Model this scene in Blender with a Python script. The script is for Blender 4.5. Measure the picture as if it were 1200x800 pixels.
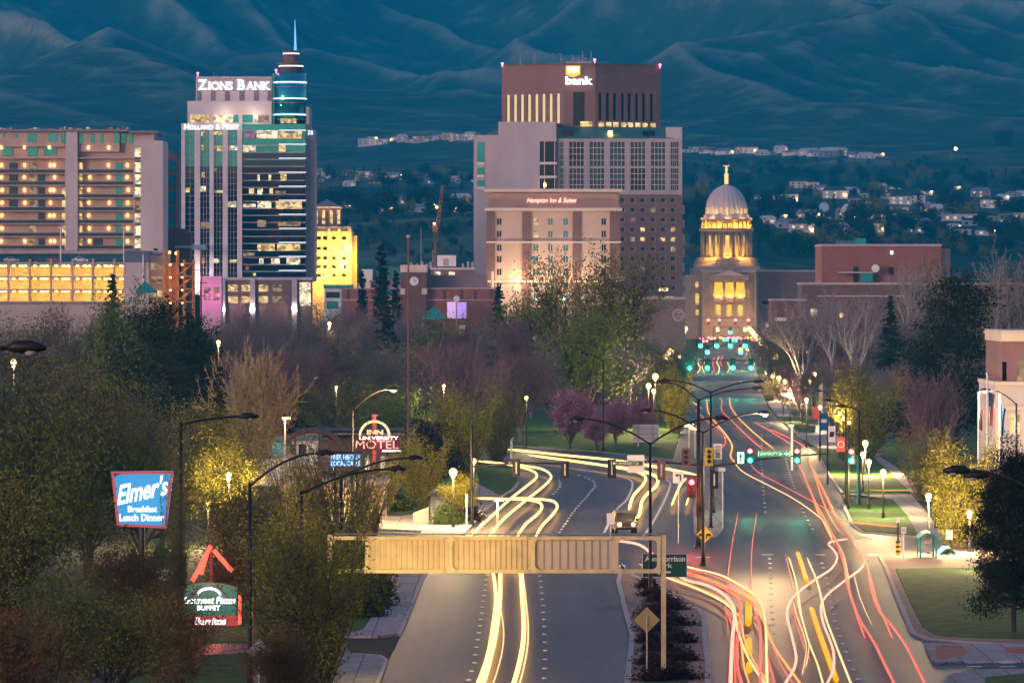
import bpy, bmesh, math, random
import numpy as np
from mathutils import Vector
from mathutils.geometry import tessellate_polygon
R = math.radians
sc = bpy.context.scene
for o in list(bpy.data.objects): bpy.data.objects.remove(o)

# ------------------------------------------------------------------ camera, world, sun, exposure
FPX, CAMZ, YH = 6000.0, 20.0, 337.0          # focal length in photo pixels, eye height, horizon row
cam_d = bpy.data.cameras.new('camera'); cam = bpy.data.objects.new('camera', cam_d)
sc.collection.objects.link(cam); sc.camera = cam
cam.location = (0, 0, CAMZ); cam.rotation_euler = (R(90), 0, 0)
cam_d.sensor_width = 36; cam_d.lens = 36 * FPX / 1200; cam_d.shift_y = (YH - 400) / 1200
cam_d.clip_start = 1; cam_d.clip_end = 40000

EXPO = 3.1
SUN_EL, SUN_AZ = 4, 225.0
W = bpy.data.worlds.new('World'); sc.world = W; W.use_nodes = True
nt = W.node_tree; bg = nt.nodes['Background']
sky = nt.nodes.new('ShaderNodeTexSky'); sky.sky_type = 'NISHITA'; sky.sun_disc = False
sky.sun_elevation = R(SUN_EL); sky.sun_rotation = R(SUN_AZ); sky.ozone_density = 1.8; sky.dust_density = 1.0
tint = nt.nodes.new('ShaderNodeMix'); tint.data_type = 'RGBA'; tint.blend_type = 'MULTIPLY'; tint.inputs[0].default_value = 1
tint.inputs[7].default_value = (1.08, .80, 1.04, 1)          # the pink of the afterglow
nt.links.new(sky.outputs[0], tint.inputs[6]); nt.links.new(tint.outputs[2], bg.inputs[0]); bg.inputs[1].default_value = 0.042
sl = bpy.data.lights.new('sun', 'SUN'); so = bpy.data.objects.new('sun', sl); sc.collection.objects.link(so)
sl.energy = 0.14; sl.angle = R(14); sl.color = (1.0, 0.86, 0.90)
_a = R(SUN_AZ); _e = R(SUN_EL + 4)
so.rotation_euler = Vector((math.sin(_a) * math.cos(_e), math.cos(_a) * math.cos(_e), math.sin(_e))).to_track_quat('Z', 'Y').to_euler()
sc.view_settings.view_transform = 'Standard'; sc.view_settings.look = 'None'
sc.view_settings.exposure = EXPO; sc.view_settings.gamma = 1
sc.render.engine = 'CYCLES'; cy = sc.cycles
cy.use_denoising = True; cy.max_bounces = 5; cy.diffuse_bounces = 2; cy.glossy_bounces = 3; cy.transmission_bounces = 2
cy.transparent_max_bounces = 6; cy.volume_bounces = 0; cy.sample_clamp_indirect = 3; cy.use_adaptive_sampling = True
cy.adaptive_threshold = 0.02; cy.caustics_reflective = False; cy.caustics_refractive = False
try: cy.use_light_tree = True
except Exception: pass
def E(s): return s / 2 ** EXPO                  # emission that shows as display value s

# ------------------------------------------------------------------ photo pixels -> the place
def X(px, D): return (px - 600.0) * D / FPX
def Z(py, D): return CAMZ - (py - YH) * D / FPX
def G(px, py, h=0.0):                            # point of the ground (height h) seen at a pixel
    D = FPX * (CAMZ - h) / (py - YH); return (X(px, D), D)
def DG(py): return FPX * CAMZ / (py - YH)

# ------------------------------------------------------------------ helpers
COL = sc.collection
rnd = random.Random(7)
ORD = ['first','second','third','fourth','fifth','sixth','seventh','eighth','ninth','tenth','eleventh','twelfth','thirteenth',
       'fourteenth','fifteenth','sixteenth','seventeenth','eighteenth','nineteenth','twentieth']
def ordl(i):
    if i < 20: return ORD[i]
    t = {2: 'twenty', 3: 'thirty', 4: 'forty', 5: 'fifty', 6: 'sixty', 7: 'seventy', 8: 'eighty'}[(i + 1) // 10]
    return t[:-1] + 'ieth' if (i + 1) % 10 == 0 else t + '-' + ORD[(i + 1) % 10 - 1]

def tag(o, label=None, cat=None, group=None, kind=None):
    if label: o['label'] = label
    if cat: o['category'] = cat
    if group: o['group'] = group
    if kind: o['kind'] = kind
    return o
def thing(name, label, cat, loc=(0, 0, 0), group=None, rz=0):
    o = bpy.data.objects.new(name, None); COL.objects.link(o); o.empty_display_size = .1
    o.location = loc; o.rotation_euler = (0, 0, rz)
    return tag(o, label, cat, group)
def copy_tree(o, parent=None):
    c = o.copy(); COL.objects.link(c); c.parent = parent
    for ch in o.children: copy_tree(ch, c)
    return c
def origin(o):
    v = Vector((0, 0, 0))
    while o is not None: v += o.location; o = o.parent
    return v

class MB:
    def __init__(s): s.v = []; s.f = []; s.m = []; s.cur = 0
    def _add(s, vs, fs):
        b = len(s.v); s.v.extend(tuple(map(float, p)) for p in vs)
        for f in fs: s.f.append(tuple(b + i for i in f)); s.m.append(s.cur)
    def mi(s, k): s.cur = k; return s
    def quad(s, *p): s._add(p, [tuple(range(len(p)))]); return s
    def box(s, x0, y0, z0, x1, y1, z1):
        s._add([(x0,y0,z0),(x1,y0,z0),(x1,y1,z0),(x0,y1,z0),(x0,y0,z1),(x1,y0,z1),(x1,y1,z1),(x0,y1,z1)],
               [(0,3,2,1),(4,5,6,7),(0,1,5,4),(1,2,6,5),(2,3,7,6),(3,0,4,7)]); return s
    def prism(s, poly, z0, z1, bottom=False):
        a = sum(poly[i][0]*poly[(i+1) % len(poly)][1]-poly[(i+1) % len(poly)][0]*poly[i][1] for i in range(len(poly)))
        if a < 0: poly = poly[::-1]
        n = len(poly); tri = tessellate_polygon([[Vector((p[0], p[1], 0)) for p in poly]])
        b = [(p[0], p[1], z0) for p in poly]; t = [(p[0], p[1], z1) for p in poly]
        fs = [(i, (i+1) % n, n+(i+1) % n, n+i) for i in range(n)] if z1 != z0 else []
        for f in tri:
            p, q, r = (poly[i] for i in f)
            if (q[0]-p[0])*(r[1]-p[1])-(r[0]-p[0])*(q[1]-p[1]) < 0: f = f[::-1]
            fs.append(tuple(n+i for i in f))
            if bottom: fs.append(tuple(i for i in f[::-1]))
        s._add(b + t, fs); return s
    def extr_xz(s, poly, y0, y1):                # polygon in x,z extruded along y
        n = len(poly)
        a = sum(poly[i][0]*poly[(i+1) % n][1]-poly[(i+1) % n][0]*poly[i][1] for i in range(n))
        if a < 0: poly = poly[::-1]
        tri = tessellate_polygon([[Vector((p[0], p[1], 0)) for p in poly]])
        fs = [(i, n+i, n+(i+1) % n, (i+1) % n) for i in range(n)]
        for f in tri:
            p, q, r = (poly[i] for i in f)
            if (q[0]-p[0])*(r[1]-p[1])-(r[0]-p[0])*(q[1]-p[1]) < 0: f = f[::-1]
            fs += [tuple(f), tuple(n+i for i in f[::-1])]
        s._add([(p[0], y0, p[1]) for p in poly]+[(p[0], y1, p[1]) for p in poly], fs); return s
    def extr_yz(s, poly, x0, x1):
        t = MB(); t.extr_xz(poly, 0, 1)
        s._add([(x0+(x1-x0)*v[1], v[0], v[2]) for v in t.v], [f[::-1] for f in t.f]); return s
    def tube(s, pts, rad, n=6, caps=True):
        pts = [Vector(p) for p in pts]; m = len(pts)
        if not hasattr(rad, '__len__'): rad = [rad]*m
        vs = []; prev = None
        for i, p in enumerate(pts):
            d = (pts[min(i+1, m-1)]-pts[max(i-1, 0)])
            d = d.normalized() if d.length > 1e-9 else Vector((0, 0, 1))
            if prev is None: a = d.cross(Vector((0, 0, 1)) if abs(d.z) < .95 else Vector((0, 1, 0))).normalized()
            else: a = (prev - d*prev.dot(d)).normalized()
            prev = a; b = d.cross(a)
            vs += [p+(a*math.cos(2*math.pi*k/n)+b*math.sin(2*math.pi*k/n))*rad[i] for k in range(n)]
        fs = [(i*n+k, i*n+(k+1) % n, (i+1)*n+(k+1) % n, (i+1)*n+k) for i in range(m-1) for k in range(n)]
        if caps: fs += [tuple(range(n))[::-1], tuple((m-1)*n+k for k in range(n))]
        s._add(vs, fs); return s
    def cyl(s, x, y, z0, z1, r0, r1=None, n=10): return s.tube([(x, y, z0), (x, y, z1)], [r0, r0 if r1 is None else r1], n)
    def lathe(s, prof, cx, cy_, n=24):           # prof [(r,z)] bottom to top
        vs = [(cx+r*math.cos(2*math.pi*k/n), cy_+r*math.sin(2*math.pi*k/n), z) for r, z in prof for k in range(n)]
        m = len(prof)
        fs = [(i*n+k, i*n+(k+1) % n, (i+1)*n+(k+1) % n, (i+1)*n+k) for i in range(m-1) for k in range(n)]
        fs += [tuple(range(n))[::-1], tuple((m-1)*n+k for k in range(n))]
        s._add(vs, fs); return s
    def ball(s, c, r, n=10, sz=1.0):
        m = max(4, n//2); prof = [(max(1e-3, r*math.sin(math.pi*i/m)), c[2]-r*sz*math.cos(math.pi*i/m)) for i in range(m+1)]
        return s.lathe(prof, c[0], c[1], n)
    def disc(s, c, r, th, n=20):                 # round plate facing -y
        return s.extr_xz([(c[0]+r*math.cos(2*math.pi*k/n), c[2]+r*math.sin(2*math.pi*k/n)) for k in range(n)], c[1], c[1]+th)
    def face(s, p0, u, W_, z0, z1, holes, rev=.35):  # wall sheet from p0 along unit u, holes [(u0,z0,u1,z1)], reveals going inwards
        nx, ny = -u[1], u[0]                      # inward normal (left of u)
        us = sorted({0, W_, *[h[0] for h in holes], *[h[2] for h in holes]}); zs = sorted({z0, z1, *[h[1] for h in holes], *[h[3] for h in holes]})
        P = lambda a, z, d=0: (p0[0]+u[0]*a+nx*d, p0[1]+u[1]*a+ny*d, z)
        for j in range(len(zs)-1):
            zc = (zs[j]+zs[j+1])/2; run = None
            for i in range(len(us)):
                solid = i < len(us)-1 and not any(h[0] < (us[i]+us[i+1])/2 < h[2] and h[1] < zc < h[3] for h in holes)
                if solid and run is None: run = us[i]
                if not solid and run is not None:
                    s.quad(P(run, zs[j]), P(us[i], zs[j]), P(us[i], zs[j+1]), P(run, zs[j+1])); run = None
        for a, b, c, d in holes:
            s.quad(P(a, b), P(a, d), P(a, d, rev), P(a, b, rev)); s.quad(P(c, d), P(c, b), P(c, b, rev), P(c, d, rev))
            s.quad(P(c, b), P(a, b), P(a, b, rev), P(c, b, rev)); s.quad(P(a, d), P(c, d), P(c, d, rev), P(a, d, rev))
        return s
    def mesh(s, name, mats, smooth=False, off=(0, 0, 0)):
        me = bpy.data.meshes.new(name)
        v = [(p[0]-off[0], p[1]-off[1], p[2]-off[2]) for p in s.v]
        me.from_pydata(v, [], s.f)
        for m in (mats if isinstance(mats, (list, tuple)) else [mats]): me.materials.append(m)
        if any(s.m): me.polygons.foreach_set('material_index', s.m)
        if smooth: me.polygons.foreach_set('use_smooth', [True]*len(me.polygons))
        me.update(); return me
    def build(s, name, mats, parent=None, smooth=False, label=None, local=False):
        off = (0, 0, 0) if (parent is None or local) else origin(parent)
        o = bpy.data.objects.new(name, s.mesh(name, mats, smooth, off)); COL.objects.link(o)
        if parent is not None: o.parent = parent
        if label: o['label'] = label
        return o
def solo(name, mb, mats, label, cat, group=None, base=None, smooth=False):   # a thing that is one mesh; origin at its base
    if base is None:
        xs = [v[0] for v in mb.v]; ys = [v[1] for v in mb.v]
        base = ((min(xs)+max(xs))/2, (min(ys)+max(ys))/2, min(v[2] for v in mb.v))
    o = bpy.data.objects.new(name, mb.mesh(name, mats, smooth, base)); COL.objects.link(o); o.location = base
    return tag(o, label, cat, group)
def struct(name, mb, mats, smooth=False, kind='structure'):
    o = mb.build(name, mats, None, smooth); o['kind'] = kind; return o
_unit = {}
def ubox(name, m, x0, y0, z0, x1, y1, z1, parent, label=None):               # box part sharing one unit mesh per material
    if (m.name) not in _unit: _unit[m.name] = MB().box(-.5, -.5, -.5, .5, .5, .5).mesh('unit_' + m.name, m)
    o = bpy.data.objects.new(name, _unit[m.name]); COL.objects.link(o); o.parent = parent
    b = origin(parent)
    o.location = ((x0+x1)/2-b[0], (y0+y1)/2-b[1], (z0+z1)/2-b[2]); o.scale = (abs(x1-x0), abs(y1-y0), abs(z1-z0))
    if label: o['label'] = label
    return o
_umesh = {}
def umesh(name, key, maker, loc, parent, scale=(1, 1, 1), rz=0, label=None): # part sharing a mesh made once
    if key not in _umesh: _umesh[key] = maker()
    o = bpy.data.objects.new(name, _umesh[key]); COL.objects.link(o); o.parent = parent
    b = origin(parent) if parent is not None else Vector((0, 0, 0))
    o.location = Vector(loc)-b; o.scale = scale; o.rotation_euler = (0, 0, rz)
    if label: o['label'] = label
    return o

# ------------------------------------------------------------------ materials
def mat(name, c, rough=.8, var=.25, scale=.6, metal=0., bump=0., spec=.3, detail=4, c2=None, stretch=None):
    m = bpy.data.materials.new(name); m.use_nodes = True; t = m.node_tree; b = t.nodes['Principled BSDF']
    b.inputs['Roughness'].default_value = rough; b.inputs['Metallic'].default_value = metal
    b.inputs['Specular IOR Level'].default_value = spec
    if var <= 0 and c2 is None: b.inputs['Base Color'].default_value = (*c, 1); return m
    g = t.nodes.new('ShaderNodeNewGeometry'); n = t.nodes.new('ShaderNodeTexNoise'); n.inputs['Scale'].default_value = scale
    n.inputs['Detail'].default_value = detail
    if stretch:
        mp = t.nodes.new('ShaderNodeMapping'); mp.inputs['Scale'].default_value = stretch
        t.links.new(g.outputs['Position'], mp.inputs[0]); t.links.new(mp.outputs[0], n.inputs['Vector'])
    else: t.links.new(g.outputs['Position'], n.inputs['Vector'])
    r = t.nodes.new('ShaderNodeValToRGB'); e = r.color_ramp.elements
    e[0].position = .3; e[1].position = .7
    e[0].color = (*[k*(1-var) for k in c], 1); e[1].color = (*(c2 or [min(1, k*(1+var)) for k in c]), 1)
    t.links.new(n.outputs[0], r.inputs[0]); t.links.new(r.outputs[0], b.inputs['Base Color'])
    if bump:
        bp = t.nodes.new('ShaderNodeBump'); bp.inputs['Strength'].default_value = bump; bp.inputs['Distance'].default_value = .1
        t.links.new(n.outputs[0], bp.inputs['Height']); t.links.new(bp.outputs[0], b.inputs['Normal'])
    return m
def emat(name, c, s, sample=True, base=(.02, .02, .02)):
    m = bpy.data.materials.new(name); m.use_nodes = True; b = m.node_tree.nodes['Principled BSDF']
    b.inputs['Base Color'].default_value = (*base, 1); b.inputs['Roughness'].default_value = .6
    b.inputs['Emission Color'].default_value = (*c, 1); b.inputs['Emission Strength'].default_value = E(s)
    m.cycles.emission_sampling = 'AUTO' if sample else 'NONE'
    return m
def room(name, c, s, dark=.15, scale=(.9, .9, 1.1)):    # lit window: the uneven brightness of a room behind it
    m = emat(name, c, s, False); t = m.node_tree; b = t.nodes['Principled BSDF']
    g = t.nodes.new('ShaderNodeNewGeometry'); mp = t.nodes.new('ShaderNodeMapping'); mp.inputs['Scale'].default_value = scale
    v = t.nodes.new('ShaderNodeTexVoronoi'); v.distance = 'CHEBYCHEV'; v.inputs['Scale'].default_value = 1
    t.links.new(g.outputs['Position'], mp.inputs[0]); t.links.new(mp.outputs[0], v.inputs['Vector'])
    mr = t.nodes.new('ShaderNodeMapRange'); mr.inputs['To Min'].default_value = E(s)*dark; mr.inputs['To Max'].default_value = E(s)*1.5
    sp = t.nodes.new('ShaderNodeSeparateColor'); t.links.new(v.outputs['Color'], sp.inputs[0])
    t.links.new(sp.outputs[0], mr.inputs[0]); t.links.new(mr.outputs[0], b.inputs['Emission Strength'])
    b.inputs['Roughness'].default_value = .15; b.inputs['Base Color'].default_value = (.05, .05, .05, 1)
    return m
def brick(name, c, c2, mortar, sx=.22, sz=.075, rough=.85):
    m = mat(name, c, rough, 0); t = m.node_tree; b = t.nodes['Principled BSDF']
    g = t.nodes.new('ShaderNodeNewGeometry'); s1 = t.nodes.new('ShaderNodeSeparateXYZ'); t.links.new(g.outputs['Position'], s1.inputs[0])
    ad = t.nodes.new('ShaderNodeMath'); t.links.new(s1.outputs[0], ad.inputs[0]); t.links.new(s1.outputs[1], ad.inputs[1])
    cb = t.nodes.new('ShaderNodeCombineXYZ'); t.links.new(ad.outputs[0], cb.inputs[0]); t.links.new(s1.outputs[2], cb.inputs[1])
    k = t.nodes.new('ShaderNodeTexBrick'); k.inputs['Scale'].default_value = 1; k.inputs['Brick Width'].default_value = sx*4
    k.inputs['Row Height'].default_value = sz*4; k.inputs['Mortar Size'].default_value = .02
    k.inputs['Color1'].default_value = (*c, 1); k.inputs['Color2'].default_value = (*c2, 1); k.inputs['Mortar'].default_value = (*mortar, 1)
    t.links.new(cb.outputs[0], k.inputs['Vector'])
    n = t.nodes.new('ShaderNodeTexNoise'); n.inputs['Scale'].default_value = .15; n.inputs['Detail'].default_value = 5
    t.links.new(g.outputs['Position'], n.inputs['Vector'])
    mx = t.nodes.new('ShaderNodeMix'); mx.data_type = 'RGBA'; mx.blend_type = 'MULTIPLY'; mx.inputs[0].default_value = .5
    r = t.nodes.new('ShaderNodeMapRange'); r.inputs['To Min'].default_value = .6; r.inputs['To Max'].default_value = 1.4
    t.links.new(n.outputs[0], r.inputs[0]); t.links.new(k.outputs[0], mx.inputs[6]); t.links.new(r.outputs[0], mx.inputs[7])
    t.links.new(mx.outputs[2], b.inputs['Base Color'])
    return m
M = {}
M['soil'] = mat('soil', (.045, .045, .028), .95, .5, .05, detail=8, c2=(.055, .075, .03), bump=.3)
M['lawn'] = mat('lawn', (.016, .066, .003), .9, .3, .9, detail=10, bump=1, c2=(.048, .145, .006))
def ground_mix(name, base, streak, patch, rough, slab=None):
    m = mat(name, base, rough, 0); t = m.node_tree; b = t.nodes['Principled BSDF']; b.inputs['Specular IOR Level'].default_value = .35
    g = t.nodes.new('ShaderNodeNewGeometry'); L = t.links.new
    def noise(scale, st, det, lo, hi):
        mp = t.nodes.new('ShaderNodeMapping'); mp.inputs['Scale'].default_value = st; n = t.nodes.new('ShaderNodeTexNoise'); n.inputs['Scale'].default_value = scale; n.inputs['Detail'].default_value = det
        r = t.nodes.new('ShaderNodeMapRange'); r.inputs['From Min'].default_value = .32; r.inputs['From Max'].default_value = .68; r.inputs['To Min'].default_value = lo; r.inputs['To Max'].default_value = hi
        L(g.outputs['Position'], mp.inputs[0]); L(mp.outputs[0], n.inputs['Vector']); L(n.outputs[0], r.inputs[0]); return r.outputs[0]
    def mul(x, y):
        q = t.nodes.new('ShaderNodeMath'); q.operation = 'MULTIPLY'; L(x, q.inputs[0]); L(y, q.inputs[1]); return q.outputs[0]
    f = mul(noise(.55, (1, .03, 1), 3, 1-streak, 1+streak), noise(.06, (1, .5, 1), 6, 1-patch, 1+patch)); f = mul(f, noise(2.2, (1, 1, 1), 8, .8, 1.2))
    if slab:
        k = t.nodes.new('ShaderNodeTexBrick'); k.offset = 0; k.inputs['Scale'].default_value = 1; k.inputs['Brick Width'].default_value = slab; k.inputs['Row Height'].default_value = slab; k.inputs['Mortar Size'].default_value = .04
        k.inputs['Color1'].default_value = (1, 1, 1, 1); k.inputs['Color2'].default_value = (.82, .82, .82, 1); k.inputs['Mortar'].default_value = (.35, .35, .35, 1); L(g.outputs['Position'], k.inputs['Vector']); f = mul(f, k.outputs[0])
    else:
        v = t.nodes.new('ShaderNodeTexVoronoi'); v.feature = 'DISTANCE_TO_EDGE'; v.inputs['Scale'].default_value = .11; mp = t.nodes.new('ShaderNodeMapping'); mp.inputs['Scale'].default_value = (1, .45, 1); n = t.nodes.new('ShaderNodeTexNoise'); n.inputs['Scale'].default_value = .4
        ad = t.nodes.new('ShaderNodeMix'); ad.data_type = 'VECTOR'; ad.inputs[0].default_value = .9; sc_ = t.nodes.new('ShaderNodeVectorMath'); sc_.operation = 'MULTIPLY_ADD'; sc_.inputs[1].default_value = (9, 9, 9)
        L(g.outputs['Position'], mp.inputs[0]); L(g.outputs['Position'], n.inputs['Vector']); L(n.outputs['Color'], sc_.inputs[0]); L(mp.outputs[0], sc_.inputs[2]); L(sc_.outputs[0], v.inputs['Vector'])
        r = t.nodes.new('ShaderNodeMapRange'); r.inputs['From Max'].default_value = .012; r.inputs['To Min'].default_value = .45; r.inputs['To Max'].default_value = 1; L(v.outputs[0], r.inputs[0]); f = mul(f, r.outputs[0])
    mx = t.nodes.new('ShaderNodeVectorMath'); mx.operation = 'SCALE'; mx.inputs[0].default_value = base; L(f, mx.inputs[3]); L(mx.outputs[0], b.inputs['Base Color'])
    return m
M['asphalt'] = ground_mix('asphalt', (.062, .050, .050), .42, .32, .5)
M['concrete'] = ground_mix('concrete', (.34, .31, .31), .08, .15, .85, slab=1.6)
M['kerb'] = mat('kerb', (.42, .38, .36), .85, .15, 1.2)
M['paver'] = brick('paver', (.26, .15, .12), (.33, .2, .16), (.25, .2, .18), .2, .1)
M['redpaver'] = brick('redpaver', (.34, .1, .08), (.42, .15, .12), (.3, .15, .12), .2, .1)
M['paint'] = mat('paint', (.75, .75, .72), .6, .1, 2)
M['ypaint'] = mat('ypaint', (.7, .45, .04), .6, .1, 2)
M['steel'] = mat('steel', (.02, .018, .018), .45, .2, 2, metal=.3)
M['galv'] = mat('galv', (.42, .42, .43), .45, .15, 2, metal=.6)
M['white'] = mat('white', (.78, .77, .76), .6, .06, .4)
M['lav'] = mat('lav', (.52, .47, .50), .85, .12, .15, detail=6, stretch=(1, 1, .3))
M['lavlight'] = mat('lavlight', (.62, .59, .66), .8, .08, .15)
M['lav2'] = mat('lav2', (.44, .39, .42), .85, .12, .15, detail=6, stretch=(1, 1, .3))
M['brownstone'] = mat('brownstone', (.17, .10, .09), .8, .12, .3)
M['towerbrown'] = brick('towerbrown', (.20, .125, .115), (.23, .14, .13), (.13, .08, .08), .9, .5)
M['brickbrown'] = brick('brickbrown', (.20, .12, .125), (.235, .145, .145), (.25, .17, .17))
M['brickred'] = brick('brickred', (.24, .085, .07), (.29, .11, .09), (.25, .15, .13))
M['brickdark'] = brick('brickdark', (.13, .07, .065), (.16, .085, .08), (.15, .1, .1))
M['tan'] = mat('tan', (.48, .36, .30), .85, .08, .2)
M['cream'] = mat('cream', (.62, .55, .48), .8, .08, .3)
M['sand'] = mat('sand', (.42, .36, .31), .85, .15, .3, detail=7)
M['greenroof'] = mat('greenroof', (.05, .17, .17), .5, .15, .3)
M['teal'] = mat('teal', (.02, .28, .28), .6, .1, .5)
M['greyroof'] = mat('greyroof', (.22, .2, .24), .7, .2, .2)
M['dark'] = mat('dark', (.015, .014, .016), .6, .2, 1)
def glass(name, c, rough=.08):
    m = mat(name, c, rough, .15, .25, spec=.8, metal=.6); return m
M['glass'] = glass('glass', (.02, .06, .11))
M['glassteal'] = glass('glassteal', (.03, .36, .46))
M['glassdark'] = glass('glassdark', (.012, .016, .024))
M['room'] = room('room', (1, .66, .25), 1.0)
M['roomdim'] = room('roomdim', (1, .62, .3), .35)
M['roomw'] = room('roomw', (1, .82, .5), 1.3)
M['lampw'] = emat('lampw', (1, .72, .36), 30)
M['lampwall'] = emat('lampwall', (1, .42, .07), 16)
M['lampy'] = emat('lampy', (1, .62, .16), 60)
M['strip'] = emat('strip', (.85, .9, 1), 1.6)
M['letter'] = emat('letter', (1, 1, 1), 2.2, False)
# ------------------------------------------------------------------ terrain
def vnoise(seed):
    g = np.random.default_rng(seed).random((256, 256))
    def f(x, y):
        xi = np.floor(x).astype(int); yi = np.floor(y).astype(int); fx = x-xi; fy = y-yi
        fx = fx*fx*fx*(fx*(fx*6-15)+10); fy = fy*fy*fy*(fy*(fy*6-15)+10)
        a = g[xi & 255, yi & 255]; b = g[(xi+1) & 255, yi & 255]; c = g[xi & 255, (yi+1) & 255]; d = g[(xi+1) & 255, (yi+1) & 255]
        return a+(b-a)*fx+(c-a)*fy+(a-b-c+d)*fx*fy
    return f
_n = [vnoise(s) for s in range(11, 19)]
def ridged(x, y, k):
    s = 0; a = 1; t = 0
    for i in range(5):
        n = 1-np.abs(2*_n[(k+i) % 8](x+7.3*i, y+3.1*i)-1)
        s = s+a*(n**1.25); t += a; a *= .31; x, y = x*2.05+y*.35, y*2.05-x*.35
    return s/t
_PY = [2000, 2300, 2650, 2900, 3150, 3400, 3900, 4500, 4900, 5250, 5600, 6200, 7500, 9000, 10500, 13500]
_PZ = [0,    1,    6,    26,   52,   68,   80,   98,   120,  150,  166,  196,  300,  480,  720,   1250]
def hz(x, y):
    x = np.asarray(x, float); y = np.asarray(y, float)
    wx = x+180*(_n[0](x/700, y/700)-.5)+60*(_n[1](x/230, y/230)-.5); wy = y+260*(_n[2](x/800, y/800)-.5)
    b = np.interp(y+260*(_n[3](x/420, y/900)-.5)*np.clip((y-2600)/400, 0, 1)+.05*x*np.clip((y-2600)/1500, 0, 1), _PY, _PZ)
    far = np.clip((y-5300)/1700, 0, 1); far = far*far*(3-2*far)
    r = ridged((wx*.95+wy*.36)/640+5.2, (wy*.80-wx*.3)/1250+1.7, 3)
    r2 = ridged((wx*.9-wy*.42)/210+2.2, (wy*.8+wx*.3)/620+9.7, 1)
    amp = 30+175*np.clip((y-5400)/4200, 0, 1.3)
    z = b+far*((r-.48)*amp*2.0+(r2-.5)*amp*.15)
    near = np.clip((y-2500)/700, 0, 1)*(1-far)
    z = z+near*(26*(_n[4](x/260, y/330)-.5)+10*(_n[5](x/90, y/110)-.5))
    return np.where(y < 2250, np.minimum(z, np.clip((y-2050)*.02, 0, 9)), z)
xs = np.linspace(-2400, 2400, 460); ys = np.concatenate([np.linspace(2040, 6000, 210), np.linspace(6012, 13200, 560)])
XX, YY = np.meshgrid(xs, ys); ZZ = hz(XX, YY); ZZ[0] = -.3
def gridmesh(name, XX, YY, ZZ, m):
    ny, nx = XX.shape; me = bpy.data.meshes.new(name)
    i = np.arange((ny-1)*(nx-1)); a = (i//(nx-1))*nx+i % (nx-1)
    q = np.stack([a, a+1, a+nx+1, a+nx], 1)
    me.from_pydata(np.stack([XX.ravel(), YY.ravel(), ZZ.ravel()], 1).tolist(), [], q.tolist())
    me.polygons.foreach_set('use_smooth', [True]*len(me.polygons)); me.materials.append(m)
    o = bpy.data.objects.new(name, me); COL.objects.link(o); o['kind'] = 'structure'; return o
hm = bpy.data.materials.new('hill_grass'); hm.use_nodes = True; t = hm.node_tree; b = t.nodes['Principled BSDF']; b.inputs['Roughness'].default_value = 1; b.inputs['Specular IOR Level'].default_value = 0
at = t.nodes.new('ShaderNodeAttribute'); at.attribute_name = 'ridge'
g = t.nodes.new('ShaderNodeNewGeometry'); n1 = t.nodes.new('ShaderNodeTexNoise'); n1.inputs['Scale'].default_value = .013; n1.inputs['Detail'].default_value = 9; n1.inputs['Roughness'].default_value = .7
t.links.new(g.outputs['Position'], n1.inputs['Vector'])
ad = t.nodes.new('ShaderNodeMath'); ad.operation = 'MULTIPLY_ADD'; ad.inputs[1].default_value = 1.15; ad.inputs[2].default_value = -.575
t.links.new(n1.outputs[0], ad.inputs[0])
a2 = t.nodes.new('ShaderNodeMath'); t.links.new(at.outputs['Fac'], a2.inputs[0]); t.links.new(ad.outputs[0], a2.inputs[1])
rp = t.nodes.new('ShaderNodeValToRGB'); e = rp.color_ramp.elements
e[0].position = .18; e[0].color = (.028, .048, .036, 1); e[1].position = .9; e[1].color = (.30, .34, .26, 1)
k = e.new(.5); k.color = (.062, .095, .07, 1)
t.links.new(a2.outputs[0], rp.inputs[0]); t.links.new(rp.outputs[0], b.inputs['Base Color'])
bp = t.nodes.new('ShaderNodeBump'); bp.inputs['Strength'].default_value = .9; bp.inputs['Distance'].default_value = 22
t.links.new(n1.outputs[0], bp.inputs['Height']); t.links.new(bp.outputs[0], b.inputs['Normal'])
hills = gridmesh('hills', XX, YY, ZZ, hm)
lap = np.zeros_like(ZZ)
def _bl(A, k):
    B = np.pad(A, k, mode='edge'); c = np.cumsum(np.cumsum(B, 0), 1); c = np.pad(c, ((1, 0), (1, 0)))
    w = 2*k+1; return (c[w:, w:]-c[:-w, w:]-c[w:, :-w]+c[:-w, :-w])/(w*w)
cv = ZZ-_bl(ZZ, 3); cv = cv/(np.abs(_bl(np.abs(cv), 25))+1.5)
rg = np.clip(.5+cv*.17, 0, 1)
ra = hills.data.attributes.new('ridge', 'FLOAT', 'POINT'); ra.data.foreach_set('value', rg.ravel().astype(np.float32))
def ground_z(x, y):
    if y > 2040: return float(hz(x, y))
    if y < 255: return (255-y)*.055
    return 0.0
def on_hill(px, py, d0=2400, d1=9000):          # where the line of sight through a pixel meets the hills
    D = np.arange(d0, d1, 4.0); zz = hz(X(px, D), D); zl = CAMZ-(py-YH)*D/FPX
    i = np.argmax(zz >= zl)
    return (float(X(px, D[i])), float(D[i]), float(zz[i])) if zz[i] >= zl[i] else None

gx = np.linspace(-900, 900, 61); gy = np.concatenate([np.linspace(-120, 255, 24), np.linspace(290, 2060, 30)])
GX, GY = np.meshgrid(gx, gy); GZ = np.where(GY < 255, (255-GY)*.055, 0)-.03
gridmesh('ground', GX, GY, GZ, M['soil'])

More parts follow.
